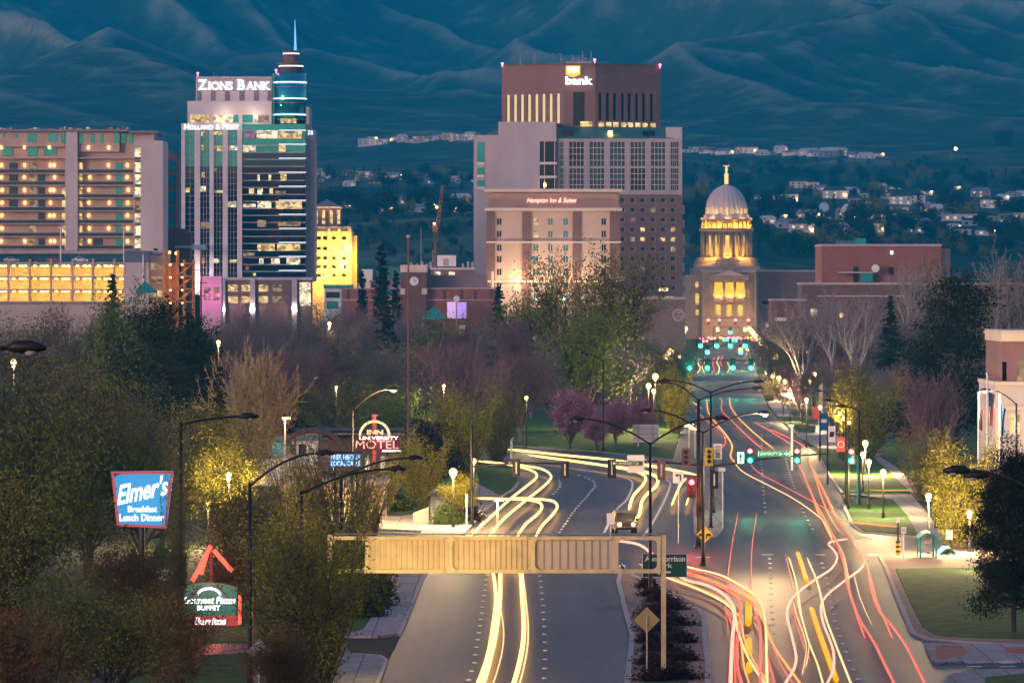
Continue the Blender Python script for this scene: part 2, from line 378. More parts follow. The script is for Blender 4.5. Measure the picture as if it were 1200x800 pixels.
# ------------------------------------------------------------------ roads, kerbs, lawns
def poly(pts, h=0.0): return [G(a, b, h) for a, b in pts]
road = [(430,800),(455,775),(470,745),(499,670),(520,645),(544,624),(570,596),(587,582),(606,570),(606,556),(590,544),(520,535),(300,523),(300,512),(520,517),(594,523),
        (700,530),(788,540),(795,512),(796,480),(802,450),(818,425),(838,402),(838,397),(873,397),(884,425),(892,455),(899,475),(912,492),(936,513),(960,534),
        (974,558),(990,590),(1000,614),(1014,625),(1076,631),(1400,640),(1400,660),(1034,652),(1056,706),(1072,742),(1090,750),(1140,754),(1450,775),(1450,830),(1250,860),(1100,900),(300,900),(60,800),(240,755),(400,746)]
struct('road', MB().prism(poly(road), .005, .02), M['asphalt'])
def patch(name, pts, m, z=.14, kind='structure'):
    return struct(name, MB().prism(poly(pts), -.02, z), m)
def kerb(pts, w=.18, z=.15, off=0.0):            # kerb strip following an edge
    p = [G(a, b) for a, b in pts]; mb = MB()
    L = []; Rr = []
    for i in range(len(p)):
        a = Vector(p[max(0, i-1)]); c = Vector(p[min(len(p)-1, i+1)]); d = (c-a).normalized(); nn = Vector((-d.y, d.x))
        q = Vector(p[i]); L.append(q+nn*w); Rr.append(q)
    for i in range(len(p)-1):
        a, b_, c, d = Rr[i], Rr[i+1], L[i+1], L[i]
        mb._add([(*v, zz) for zz in (-.02, z) for v in (a, b_, c, d)], [(4,5,6,7),(0,1,5,4),(1,2,6,5),(2,3,7,6),(3,0,4,7)])
    return struct('kerb', mb, M['kerb'])
# left side
patch('sidewalk', [(499,670),(490,687),(480,712),(466,745),(442,747),(395,747),(425,740),(450,705),(462,670),(478,640),(500,618),(540,622),(544,624),(520,645)], M['concrete'])
kerb([(466,745),(480,712),(490,687),(499,670),(520,645),(544,624),(570,596),(587,582),(600,574),(606,566)], -.2, .152)
patch('sidewalk', [(395,766),(447,770),(455,775),(446,800),(420,860),(330,860),(365,800),(385,775)], M['concrete'])
kerb([(420,860),(446,800),(455,775),(447,770),(395,766)], .2, .152)
patch('lawn', [(449,705),(424,740),(394,747),(350,755),(200,752),(200,690),(380,670),(461,670)], M['lawn'], .12)
patch('lawn', [(385,775),(364,800),(329,860),(150,860),(150,775),(330,764),(394,766)], M['lawn'], .12)
patch('sidewalk', [(556,566),(587,582),(570,596),(544,624),(470,622),(380,618),(380,606),(470,606),(520,598),(545,590),(520,584),(530,576)], M['concrete'], .13)
patch('lawn', [(606,566),(600,574),(586,582),(557,566),(500,566),(440,560),(440,545),(520,537),(588,545),(606,557)], M['lawn'], .12)
patch('lawn', [(594,523),(700,530),(788,540),(795,512),(796,482),(760,478),(600,490),(440,495),(380,508),(520,517)], M['lawn'], .14)
kerb([(520,517),(594,523),(700,530),(788,540)], .25, .16)
# median
patch('median', [(728,664),(722,682),(730,716),(738,746),(735,775),(732,800),(730,870),(838,870),(833,800),(833,780),(829,750),(828,724),(822,716),(800,707),(775,690),(745,676)], M['paver'], .13)
kerb([(728,664),(722,682),(730,716),(738,746),(735,775),(732,800),(730,870)], .3, .155)
kerb([(838,870),(833,800),(833,780),(829,750),(828,724),(822,716),(800,707),(775,690),(745,676),(728,664)], .3, .155)
patch('planting_bed', [(757,690),(750,720),(755,800),(752,870),(808,870),(806,800),(802,750),(800,725),(785,705),(770,692)], M['soil'], .17)
patch('median', [(814,628),(812,600),(818,570),(826,545),(834,520),(843,520),(848,560),(847,622),(838,630)], M['concrete'], .13)
# right side
patch('lawn', [(1050,668),(1096,667),(1300,668),(1300,752),(1150,750),(1100,747),(1082,738),(1066,706)], M['lawn'], .13)
patch('sidewalk', [(1033,653),(1041,668),(1056,706),(1072,742),(1090,750),(1140,754),(1300,763),(1300,753),(1150,750.5),(1100,747.5),(1081.5,738),(1065.5,706),(1049,668),(1096,667),(1300,668),(1300,652),(1100,650)], M['paver'], .128)
kerb([(1300,763),(1140,754),(1090,750),(1072,742),(1056,706),(1041,668),(1033,653)], .25, .15)
patch('traffic_island', [(1083,756),(1094,779),(1130,777),(1230,776),(1230,758),(1140,756)], M['concrete'], .14)
patch('island_paving', [(1096,759),(1098,775),(1128,771),(1134,765),(1125,759)], M['redpaver'], .146)
patch('island_paving', [(1176,761),(1180,768),(1228,770),(1228,760)], M['redpaver'], .146)
patch('sidewalk', [(1105,800),(1112,792),(1150,787),(1300,784),(1300,860),(1060,860)], M['concrete'], .14)
patch('lawn', [(1155,796),(1200,792),(1300,790),(1300,860),(1150,860)], M['lawn'], .16)
patch('lawn', [(990,592),(1000,614),(1012,623),(1076,629),(1064,606),(1046,586),(1010,586)], M['lawn'], .13)
patch('sidewalk', [(1046,586),(1064,606),(1077,630),(1110,632),(1085,600),(1068,580),(1000,581),(988,578)], M['concrete'], .12)
patch('lawn', [(960,534),(974,558),(988,577),(1066,577),(1045,556),(1022,535),(990,528),(965,526)], M['lawn'], .13)
patch('sidewalk', [(1022,535),(1045,556),(1067,577),(1082,577),(1050,548),(1030,535),(1024,533)], M['concrete'], .12)
patch('lawn', [(1031,535),(1051,548),(1084,578),(1300,580),(1300,520),(1040,516)], M['lawn'], .12)
kerb([(1076,630),(1012,624),(1000,615),(990,592)], .25, .15); kerb([(988,578),(974,558),(960,534)], .25, .15)
patch('sidewalk', [(894,462),(901,475),(914,492),(938,513),(962,526),(990,527),(1020,533),(1032,533),(990,512),(950,508),(930,490),(915,468),(905,458)], M['concrete'], .12)
patch('lawn', [(911,489),(936,507),(958,509),(945,500),(930,489)], M['lawn'], .15)
# lane buttons and stripes
def dots(pts, n, r=.11):
    P = [Vector(G(a, b)) for a, b in pts]; L = [0]
    for i in range(1, len(P)): L.append(L[-1]+(P[i]-P[i-1]).length)
    mb = MB()
    for k in range(n):
        s = L[-1]*k/(n-1); i = max(j for j in range(len(P)-1) if L[j] <= s+1e-6)
        q = P[i].lerp(P[i+1], (s-L[i])/(L[i+1]-L[i]+1e-9)); mb.cyl(q.x, q.y, .0, .075, r*1.3, r, 8)
    return struct('lane_buttons', mb, M['paint'])
dots([(571,674),(566,705),(563,730),(559,755),(556,777),(549,797)], 17)
dots([(633,675),(636,705),(638,735),(639,765),(638,795)], 15)
dots([(656,624),(666,609),(676,595),(684,586),(692,577),(698,569),(696,564),(686,559),(678,557)], 26)
dots([(649,579),(656,571),(657,566),(655,563)], 7)
dots([(902,655),(903,680),(904,710),(906,742)], 14)
dots([(963,660),(970,685),(976,714),(980,732),(990,762),(1000,784),(1006,796)], 18)
dots([(940,596),(945,608),(952,620)], 6); dots([(893,510),(892,540),(895,580),(897,600)], 26, .09); dots([(918,530),(924,550),(931,572)], 16, .09)
def stripe(pts, w, m=None, name='lane_line'):
    mb = MB(); P = [Vector(G(a, b)) for a, b in pts]
    for i in range(len(P)-1):
        d = (P[i+1]-P[i]).normalized(); nn = Vector((-d.y, d.x))*w/2
        mb.quad(*[(v.x, v.y, .026) for v in (P[i]-nn, P[i+1]-nn, P[i+1]+nn, P[i]+nn)])
    return struct(name, mb, m or M['paint'])
def smooth(pts, n=6):
    out = []; P = [np.array(p, float) for p in pts]
    for i in range(len(P)-1):
        p0 = P[max(0, i-1)]; p1 = P[i]; p2 = P[i+1]; p3 = P[min(len(P)-1, i+2)]
        for k in range(n):
            t_ = k/n; out.append(.5*((2*p1)+(p2-p0)*t_+(2*p0-5*p1+4*p2-p3)*t_**2+(3*p1-p0-3*p2+p3)*t_**3))
    return out+[P[-1]]
stripe(smooth([(640,545),(700,553),(722,557),(738,562),(741,570),(734,586),(722,598),(708,624)]), .22)
stripe(smooth([(774,560),(784,564),(785,570),(778,588),(764,614),(754,628)]), .22)
for q in [(815,653,832),(893,650,906),(955,650,967),(1018,650,1028)]: stripe([(q[0], q[1]), (q[2], q[1])], .9, name='stop_line')
for a in (1133, 1172):
    for k in range(3): stripe([(a, 773+k*4), (a+18, 772.6+k*4)], .5, name='crosswalk_stripe')
# ------------------------------------------------------------------ lettering
def glyph_mesh(s, font_off=0.0, serif=False):
    cu = bpy.data.curves.new('lettering', 'FONT'); cu.body = s; cu.size = 1; cu.extrude = 0; cu.offset = font_off; cu.resolution_u = 4
    o = bpy.data.objects.new('lettering', cu); COL.objects.link(o); dg = bpy.context.evaluated_depsgraph_get()
    me = bpy.data.meshes.new_from_object(o.evaluated_get(dg)); v = [tuple(p.co) for p in me.vertices]; f = [tuple(p.vertices) for p in me.polygons]
    bpy.data.objects.remove(o); bpy.data.curves.remove(cu); bpy.data.meshes.remove(me)
    if serif and v:
        ymx = max(p[1] for p in v); ymn = min(p[1] for p in v)
        for yl, sg in ((round(font_off*-1, 3) if False else 0.0, 1), (None, -1)):
            pass
        flat = {}
        for a in f:
            for i in range(len(a)):
                p, q = v[a[i]], v[a[(i+1) % len(a)]]
                if abs(p[1]-q[1]) < .004 and .02 < abs(p[0]-q[0]) < .3: flat[(round(min(p[0], q[0]), 3), round(max(p[0], q[0]), 3), round(p[1], 2))] = 1
        ext = (ymn, ymx)
        for (a, b_, y) in list(flat):
            for e_ in {round(0-font_off, 2), round(.729+font_off, 2), round(ymn, 2), round(ymx, 2)}:
                if abs(y-e_) < .03:
                    h = .055 if y < .3 else -.055
                    n = len(v); v += [(a-.07, y, 0), (b_+.07, y, 0), (b_+.07, y+h, 0), (a-.07, y+h, 0)]; f.append((n, n+1, n+2, n+3) if h > 0 else (n, n+3, n+2, n+1))
    return v, f
def text_part(name, s, m, x0, z0, x1, z1, y, parent, th=.12, off=.0, serif=False, caps=False, slant=0.0, rise=0.0, label=None, keep=False):
    """lettering facing -y that fills the box x0..x1, z0..z1 at depth y"""
    V = []; Fc = []
    if caps:                                     # small capitals: every word starts larger
        cx_ = 0
        for w in s.split(' '):
            for part_, sc_ in ((w[:1], 1.0), (w[1:], .78)):
                if not part_: continue
                v, f = glyph_mesh(part_, off, serif); n = len(V); mx = max(p[0] for p in v); mn = min(p[0] for p in v)
                V += [(cx_+(p[0]-mn)*sc_, p[1]*sc_) for p in v]; Fc += [tuple(n+i for i in a) for a in f]; cx_ += (mx-mn)*sc_+.07
            cx_ += .25
    else:
        v, f = glyph_mesh(s, off, serif); V = [(p[0], p[1]) for p in v]; Fc = f
    V = [(p[0]+slant*p[1], p[1]+rise*p[0]) for p in V]
    ax, bx = min(p[0] for p in V), max(p[0] for p in V); az, bz = min(p[1] for p in V), max(p[1] for p in V)
    sx = (x1-x0)/(bx-ax); sz = (z1-z0)/(bz-az)
    if keep: sx = sz = min(sx, sz)
    ox = (x0+x1)/2-sx*(ax+bx)/2; oz = (z0+z1)/2-sz*(az+bz)/2
    mb = MB(); mb._add([(ox+p[0]*sx, y, oz+p[1]*sz) for p in V], Fc)
    # give the letters depth
    ec = {}
    for a in Fc:
        for i in range(len(a)): k_ = (a[i], a[(i+1) % len(a)]); ec[k_] = 1
    n = len(V); mb._add([(ox+p[0]*sx, y+th, oz+p[1]*sz) for p in V], [])
    for (i, j) in ec:
        if (j, i) not in ec: mb.f.append((i, n+i, n+j, j)); mb.m.append(0)
    return mb.build(name, m, parent, label=label)

# ------------------------------------------------------------------ cars
M['tyre'] = mat('tyre', (.015, .015, .015), .9, .1, 3)
M['headlight'] = emat('headlight', (1, .85, .6), 40)
M['taillight'] = emat('taillight', (1, .05, .03), 1.2, False)
def car_parts(root, paint, L=4.5, Wd=1.8, H=1.45, jeep=False, lit=False):
    """a car at the root, front towards -y, built in local coordinates"""
    h = L/2; gz = .32 if jeep else .22
    if jeep: prof = [(-h, gz+.1), (-h, 1.02), (-h*.52, 1.08), (-h*.44, H), (h*.98, H), (h, 1.0), (h, gz+.1)]; cab = None
    else: prof = [(-h, gz), (-h, .62), (-h+.1, .74), (-h*.42, .9), (-h*.12, H), (h*.42, H), (h*.78, .98), (h, .92), (h, gz)]
    b = MB(); n = len(prof)
    ins = [.0 if p[1] < 1.05 else .14 for p in prof]
    vs = [(-Wd/2+ins[i], p[0], p[1]) for i, p in enumerate(prof)]+[(Wd/2-ins[i], p[0], p[1]) for i, p in enumerate(prof)]
    tri = tessellate_polygon([[Vector((p[0], p[1], 0)) for p in prof]])
    fs = [(i, (i+1) % n, n+(i+1) % n, n+i) for i in range(n)]+[tuple(f) for f in tri]+[tuple(n+i for i in f[::-1]) for f in tri]
    b._add(vs, fs); bo = b.build('body', paint, root, local=True)
    g = MB()                                     # glass: windscreen, side windows, rear window
    zt = H-.1; zb = 1.06 if jeep else .95
    f0 = (-h*.50, zb+.03), (-h*.455, zt); 
    if not jeep: f0 = (-h*.40, .95), (-h*.15, zt)
    wx = Wd/2-.17
    for (p, q), d in ((f0, -.035),):
        g.quad((-wx, p[0]+d, p[1]), (wx, p[0]+d, p[1]), (wx-.05, q[0]+d, q[1]), (-wx+.05, q[0]+d, q[1]))
    for s in (-1, 1):
        xa = s*(Wd/2-.02); xb = s*(Wd/2-.115)
        ya, yb, yc, yd = (-h*.40, h*.85, h*.85, -h*.38) if jeep else (-h*.3, h*.6, h*.38, -h*.1)
        p = [(xa+.012*s, ya, zb+.04), (xa+.012*s, yb, zb+.04), (xb+.012*s, yc, zt), (xb+.012*s, yd, zt)]
        g.quad(*(p if s > 0 else p[::-1]))
    g.build('windows', M['glassdark'], root, local=True)
    def wheel():
        r = .40 if jeep else .33; w = MB().tube([(-.11, 0, 0), (-.09, 0, 0), (.09, 0, 0), (.11, 0, 0)], [r*.92, r, r, r*.92], 18)
        w.mi(1).tube([(-.125, 0, 0), (.125, 0, 0)], r*.55, 12); return w.mesh('wheel', [M['tyre'], M['galv']])
    for sx in (-1, 1):
        for sy in (-1, 1):
            o = umesh('wheel', 'wheel%d' % jeep, wheel, (0, 0, 0), root); o.location = (sx*(Wd/2-.1), sy*h*.62, .40 if jeep else .33)
    for s in (-1, 1):
        def hl():
            q = MB(); q.tube([(0, 0, 0), (0, -.06, 0)], .11, 12); return q.mesh('headlight', M['headlight'] if lit else M['white'])
        o = umesh('headlight', 'hl%d' % lit, hl, (0, 0, 0), root); o.location = (s*(Wd/2-.33), -h-.005, .86 if jeep else .62)
        def tl(): return MB().box(-.1, 0, -.08, .1, .05, .08).mesh('taillight', M['taillight'])
        o = umesh('taillight', 'tl', tl, (0, 0, 0), root); o.location = (s*(Wd/2-.25), h+.002, .8)
    bp = MB().box(-Wd/2+.05, -h-.14, .42, Wd/2-.05, -h-.01, .6) if jeep else MB().box(-Wd/2+.1, -h-.05, .3, Wd/2-.1, -h-.003, .45)
    bp.build('bumper', M['dark'], root, local=True)
    if jeep:
        gr = MB()
        for k in range(7): gr.box(-.36+k*.11, -h-.03, .7, -.36+k*.11+.06, -h-.004, .98)
        gr.build('grille', M['dark'], root, local=True)
        fl = MB()
        for s in (-1, 1):
            for sy in (-1, 1): fl.box(s*(Wd/2-.02), sy*h*.62-.5, .82, s*(Wd/2+.14), sy*h*.62+.5, .88)
        fl.build('fender', M['dark'], root, local=True)
        mr = MB()
        for s in (-1, 1): mr.box(s*(Wd/2+.01), -h*.40, 1.1, s*(Wd/2+.2), -h*.36, 1.3)
        mr.build('mirror', M['dark'], root, local=True)
PAINT = {k: mat('paint_'+k, c, .35, .05, 1, spec=.6) for k, c in dict(silver=(.45,.46,.48), white=(.75,.75,.75), black=(.02,.02,.022), red=(.4,.03,.03), blue=(.04,.09,.25), khaki=(.25,.17,.09)).items()}

# ------------------------------------------------------------------ lamps that light things
LK = .3
def point(name, loc, watts, c, parent=None, r=.3, spot=None, aim=None):
    l = bpy.data.lights.new(name, 'SPOT' if spot else 'POINT'); l.energy = watts*LK*2**(3.1-EXPO); l.color = c; l.shadow_soft_size = r
    o = bpy.data.objects.new(name, l); COL.objects.link(o)
    if spot: l.spot_size = R(spot); l.spot_blend = .6; o.rotation_euler = (Vector(loc)-Vector(aim)).to_track_quat('Z', 'Y').to_euler()
    if parent is not None: o.parent = parent; o.location = Vector(loc)-origin(parent)
    else: o.location = loc
    return o

# ------------------------------------------------------------------ downtown buildings
class Fa:                                        # a front at depth D measured in photo pixels
    def __init__(s, D): s.D = D
    def x(s, px): return X(px, s.D)
    def z(s, py): return Z(py, s.D)
    def box(s, mb, a, b, c, d, y0=0., y1=.5): # px a..c, py b(top)..d(bottom), from D+y0 to D+y1
        return mb.box(X(a, s.D), s.D+y0, Z(d, s.D), X(c, s.D), s.D+y1, Z(b, s.D))
    def ub(s, name, m, a, b, c, d, y0, y1, par, label=None):
        return ubox(name, m, X(a, s.D), s.D+y0, Z(d, s.D), X(c, s.D), s.D+y1, Z(b, s.D), par, label)
    def wall(s, mb, a, b, c, d, holes, y=0., rev=.35):
        mb.face((X(a, s.D), s.D+y), (1, 0), X(c, s.D)-X(a, s.D), Z(d, s.D), Z(b, s.D), [(X(h[0], s.D)-X(a, s.D), Z(h[3], s.D), X(h[2], s.D)-X(a, s.D), Z(h[1], s.D)) for h in holes], rev)
    def shell(s, mb, a, b, c, d, depth, y=0.):   # sides, back and roof behind a front wall
        x0, x1, z0, z1, y0, y1 = X(a, s.D), X(c, s.D), Z(d, s.D), Z(b, s.D), s.D+y, s.D+y+depth
        mb.quad((x0,y1,z0),(x0,y0,z0),(x0,y0,z1),(x0,y1,z1)); mb.quad((x1,y0,z0),(x1,y1,z0),(x1,y1,z1),(x1,y0,z1))
        mb.quad((x1,y1,z0),(x0,y1,z0),(x0,y1,z1),(x1,y1,z1)); mb.quad((x0,y0,z1),(x1,y0,z1),(x1,y1,z1),(x0,y1,z1))
    def text(s, name, t, m, a, b, c, d, y, par, **k): return text_part(name, t, m, X(a, s.D), Z(d, s.D), X(c, s.D), Z(b, s.D), s.D+y, par, **k)
    def base(s, px, dy=10): return (X(px, s.D), s.D+dy, 0)
M['redlamp'] = emat('redlamp', (1, .08, .2), 14)
def beacon(f, px, py, y, par):
    def mk(): return MB().ball((0, 0, .45), .42, 10).cyl(0, 0, -.6, .1, .12).mesh('beacon', M['redlamp'])
    umesh('beacon', 'beacon', mk, (f.x(px), f.D+y, f.z(py)), par)
def mast(f, px, top, bot, y, par, r=.1):
    MB().tube([(f.x(px), f.D+y, f.z(bot)), (f.x(px), f.D+y, f.z(top))], [r, r*.5], 5).build('antenna', M['galv'], par)

# --- condominium block with balconies, left
f = Fa(1500); T = thing('apartment_block', 'wide pinkish apartment block with rows of lamp lit balconies above the parking garage', 'building', f.base(95, 12))
w = MB(); SL = [170, 185, 203, 217, 232, 247, 262, 277, 292]
f.wall(w, -40, 155, 165, 297, [], y=2.2); f.shell(w, -40, 155, 165, 297, 22, 2.2)
f.box(w, -40, 155, 76, 172, 0, 2.1); f.box(w, 92, 155, 140, 178, .4, 2.1)
w.build('wall', M['tan'], T)
w = MB(); f.wall(w, 157, 165, 191, 298, [(158, 172+i*0, 165, 297) for i in range(1)], y=-.6); f.shell(w, 157, 165, 191, 298, 23, -.6); w.build('end_wall', M['lav'], T)
MB().box(f.x(77), 1499.2, f.z(297), f.x(91), 1506, f.z(152.5)).build('pier', M['lav'], T)
w = MB(); f.box(w, -40, 151.5, 150, 154.5, -1.5, 24); f.box(w, 150, 153.5, 186, 156, -1, 20); w.build('roof', M['greyroof'], T)
f.ub('penthouse', M['lav2'], 158, 156, 180, 165, 2, 15, T)
for i in range(30):
    a = rnd.uniform(-20, 150); f.ub('roof_unit', M[rnd.choice(['galv', 'white', 'greyroof'])], a, 151.4-rnd.uniform(1, 3.6), a+rnd.uniform(2, 6), 151.4, rnd.uniform(1, 8), rnd.uniform(9, 14), T)
for i, y in enumerate(SL[1:]):
    for a, c in ((-40, 76.8), (91.2, 157)):
        f.ub('balcony_slab', M['lav2'], a, y-.3, c, y+.9, -.3, 2.1, T)
    for a, c in ((-40, 76), (92, 156)):
        if i > 0: f.ub('balcony_rail', M['glass'], a, y-4.3, c, y-.4, -.25, -.18, T)
        f.ub('rail_post', M['galv'], a, y-4.6, c, y-4.2, -.3, -.12, T)
def walllamp(): return MB().box(-.25, -.25, -.4, .25, 0, .4).mesh('wall_lamp', M['lampwall'])
LMP = [1, 28, 58, 63, 104, 127, 149]
for j, y in enumerate(SL[1:]):
    for k, px in enumerate(LMP):
        if rnd.random() < .82 and not (j == 0 and px == 63): umesh('wall_lamp', 'wall_lamp', walllamp, (f.x(px+(rnd.random()-.5)*1.5), 1502.1 if j else 1499.9 if px < 76 else 1500.3, f.z(y-9.5 if j else 173)), T)
    for a, c, m, pr in ((33.5, 42, 'roomdim', .8), (72, 76, 'room', .75), (92.5, 96, 'room', .8), (135, 143, 'glassteal', .9), (44, 52, 'glass', .6), (10, 20, 'glass', .7), (108, 120, 'glass', .5), (-12, -4, 'roomdim', .5)):
        if j and rnd.random() < pr: f.ub('glass_door', M[m], a, y-12.5, c, y-.5, 2.05, 2.3, T)
    f.ub('stair_window', M['roomw' if j != 4 else 'roomdim'], 158.2, y-12.5, 164.8, y-1.2, -.35, -.25, T)
for a, b, c, d in ((3, 156.5, 6, 161), (18, 156.5, 21, 161), (32, 156, 42.5, 167), (57, 156, 67, 166), (2, 170, 14, 183), (32, 170, 43, 183), (50, 171, 65, 182), (71.5, 156, 76, 168), (93, 156, 97, 168), (106, 156.5, 111, 168), (117, 156.5, 121, 168), (133.5, 156, 139, 168), (141.5, 156, 147, 168), (150, 156, 155, 168)):
    f.ub('window', M['glassteal'], a, b, c, d, -.12 if a < 76 and d < 172 else 2.0 if d > 172 else .3 if a < 140 else 2.0, 2.4, T)
f.ub('vent', M['dark'], 180, 291, 185, 295, -.75, -.5, T)
# --- block behind the apartment
f = Fa(1560); T = thing('office_block', 'narrow dark block with teal glass bands squeezed behind the end of the apartment block', 'building', f.base(200, 8))
w = MB(); f.box(w, 186, 180, 207, 345, 0, 18); f.box(w, 190, 177, 200, 180, 2, 10); w.build('wall', M['brownstone'], T)
for a, b in ((188, 199), (205, 217), (223, 236), (240, 252), (256, 266)): f.ub('window_band', M['glassteal'], 192, a, 206, b, -.3, .2, T)
# --- parking garage
f = Fa(1488); T = thing('parking_garage', 'open parking garage glowing yellow under the balconied apartment block', 'parking garage', f.base(60, 12))
w = MB(); f.box(w, -40, 356, 147, 420, 0, 11); f.box(w, -40, 293.5, 190, 297, 6, 9); f.box(w, -40, 307, 147, 420, 12, 14); w.build('wall', M['sand'], T)
for y in (311, 326, 341, 355):
    w = MB(); f.box(w, -40, y-(4 if y < 320 else 2.2), 147, y, .3, 12); w.build('deck', M['sand'], T)
for px in (-14, 10, 35, 60, 85, 109, 134, 146): f.ub('column', M['sand'], px-1.3, 303, px+1.3, 357, -.2, .8, T)
M['garagelamp'] = emat('garagelamp', (1, .58, .08), 110)
for y in (311.2, 326.2, 341.2):
    for k, px in enumerate((-27, -2, 22, 47, 72, 97, 122, 140)):
        for q in (-7, 0, 7):
            for yy in ((2,) if q else (5, 9)): f.ub('ceiling_lamp', M['garagelamp'], px+q-1.2, y, px+q+1.2, y+.7, yy, yy+.8, T)
CARG = []
for i, px in enumerate((12, 35, 62, 93)):
    c = thing('parked_car', ['silver car parked on the roof deck of the garage, leftmost of four', 'black car parked on the garage roof deck, second from the left', 'dark red car parked on the garage roof deck, third from the left', 'white car parked on the garage roof deck nearest the lamp mast'][i], 'car', (f.x(px), 1492, f.z(306.9)), 'cars parked on the garage roof', R(90))
    car_parts(c, PAINT[['silver', 'black', 'red', 'white'][i]])
for px, i in ((70, 0), (144, 1)):
    q = thing('lamp_mast', ['white lamp mast on the garage roof under the grey pier', 'white lamp mast on the garage roof near its right end'][i], 'lamp post', (f.x(px), 1491, f.z(307)), 'lamp masts on the garage roof')
    MB().tube([(f.x(px), 1491, f.z(307)), (f.x(px), 1491, f.z(267))], [.22, .14], 8).build('pole', M['white'], q)
    MB().box(f.x(px)-.8, 1490.5, f.z(267), f.x(px)+.8, 1491.3, f.z(265.8)).build('lamp_head', M['white'], q)
# --- grey stair block + brown annex + orange lit frame + pavilion
f = Fa(1480); T = thing('stair_block', 'pale grey stair block with dark blue top right of the glowing garage', 'building', f.base(160, 5))
w = MB(); f.box(w, 147.3, 307, 174, 420, 0, 12); w.build('wall', M['lav'], T); w = MB(); f.box(w, 146.5, 294, 175, 307, -.5, 13); w.build('top', mat('slate', (.10, .13, .2), .6, .1, .3), T)
MB().tube([(f.x(168), 1479.5, f.z(350)), (f.x(168), 1479.5, f.z(298))], .2, 6).build('drainpipe', M['white'], T)
f = Fa(1484); T = thing('annex_building', 'sand coloured annex with yellow windows between stair block and orange frame', 'building', f.base(183, 5))
w = MB(); H = [(a, b, a+6, b+8) for a in (176.5, 184.5) for b in (308, 324, 340)]; f.wall(w, 174.3, 299, 192, 420, H); f.shell(w, 174.3, 299, 192, 420, 14); w.build('wall', M['cream'], T)
for h in H: f.ub('window', M['roomdim' if h[1] < 340 else 'room'], *h, .3, .4, T)
f = Fa(1530); T = thing('brick_block', 'dark red brick block above the orange lit steel frame', 'building', f.base(205, 5))
w = MB(); f.box(w, 191, 268, 206, 420, 0, 14); f.box(w, 206, 272, 222, 420, 2, 14); f.box(w, 206, 268, 219, 288, 0, 2); w.build('wall', M['brickdark'], T); w = MB(); f.box(w, 205, 288, 224, 290.5, -2, 3); w.build('canopy', M['lav'], T)
f = Fa(1476); T = thing('stair_tower', 'orange lit steel stair frame standing left of the pink facade', 'stair tower', f.base(205, 4))
M['orangelitsteel'] = mat('orangelitsteel', (.55, .25, .06), .6, .1, .4)  # orange light on the frame put into the steel colour
for k, px in enumerate((191, 197, 207, 215, 226)):
    w = MB()
    for yy in (0, 7): f.box(w, px-.7, 293 if k < 3 else 304, px+.7, 418, yy, yy+.5)
    w.build('column', M['orangelitsteel'], T)
for y in (308, 323, 338, 353):
    w = MB(); f.box(w, 190, y, 227, y+1.4, -.3, 8); w.build('landing', M['orangelitsteel'], T)
    for px in (199, 213): f.ub('floodlight', emat('flood%d%d' % (y, px), (1, .45, .06), 42), px-1, y+1.5, px+1, y+2.6, 2, 3.2, T)
for y in (308, 323, 338): MB().tube([(f.x(208), 1476.5, f.z(y+15)), (f.x(226), 1482, f.z(y))], .35, 4).build('stair_flight', M['orangelitsteel'], T)
f.ub('back_panel', M['orangelitsteel'], 191, 310, 206, 415, 8.2, 8.6, T)
for k, px in enumerate((199, 206)): f.ub('floodlight', M['lampwall'], px-.9, 294.5+k, px+.9, 297+k, -.2, .6, T)
f = Fa(1440)
for i, (px, y, wd) in enumerate(((171, 329, 22),)):
    T = thing('tent_pavilion', 'teal peaked tent roof on poles below the grey stair block', 'pavilion', (f.x(px), 1440, 0))
    w = MB(); a, c = f.x(px-wd/2), f.x(px+wd/2); zt, zb = f.z(y), f.z(y+11)
    w._add([(a, 1437, zb), (c, 1437, zb), (c, 1443, zb), (a, 1443, zb), ((a+c)/2-.3, 1440, zt), (a, 1437, zb-.8), (c, 1437, zb-.8), (c, 1443, zb-.8), (a, 1443, zb-.8)], [(0,1,4),(1,2,4),(2,3,4),(3,0,4),(5,6,1,0),(6,7,2,1),(7,8,3,2),(8,5,0,3)]); w.build('canopy', M['teal'], T)
    for a_ in (px-wd/2+1, px+wd/2-1): MB().cyl(f.x(a_), 1438, 0, zb, .15).build('pole', M['galv'], T)
# --- glass bank tower
f = Fa(1850); T = thing('glass_bank_tower', 'tall glass and white bank tower with lit ZIONS BANK letters and a blue spire', 'skyscraper', f.base(290, 18))
w = MB(); f.box(w, 229, 89.5, 318, 120, 3, 26); f.box(w, 219.5, 118.5, 318, 146, 1.2, 27)
for k in range(5): pass
w.build('crown_wall', M['lavlight'], T)
f.ub('sign_band', M['lav2'], 230, 91, 318.2, 106, 2.6, 2.9, T)
for k, px in enumerate((230, 246.5, 263, 280, 297, 313)): f.ub('louvre', M['greyroof'], px, 106.5, px+5.5, 118, 2.75, 3.2, T)
f.text('sign_letters', 'ZIONS BANK', M['letter'], 231.5, 93.3, 316.5, 105.3, 2.1, T, caps=True, serif=True, off=.015, th=.4)
for a, c, m in ((223, 246, 'room'), (250, 263, 'roomw'), (263.5, 273, 'roomw'), (273.5, 279, 'glassteal'), (284, 296, 'glassteal'), (297, 302, 'roomw'), (302, 314, 'roomdim')): f.ub('window', M[m], a, 134.5, c, 143.5, 1.0, 1.3, T)
for px in (264, 299): point('facade_lamp', (f.x(px), 1847.5, f.z(136)), 330, (1, .75, .45), T, .3)
w = MB(); f.box(w, 213, 144.8, 283.5, 420, .8, 30); w.build('wall', M['glassdark'], T)
f.ub('fascia', M['lavlight'], 212.5, 144.5, 283.5, 152.5, 0, 3, T)
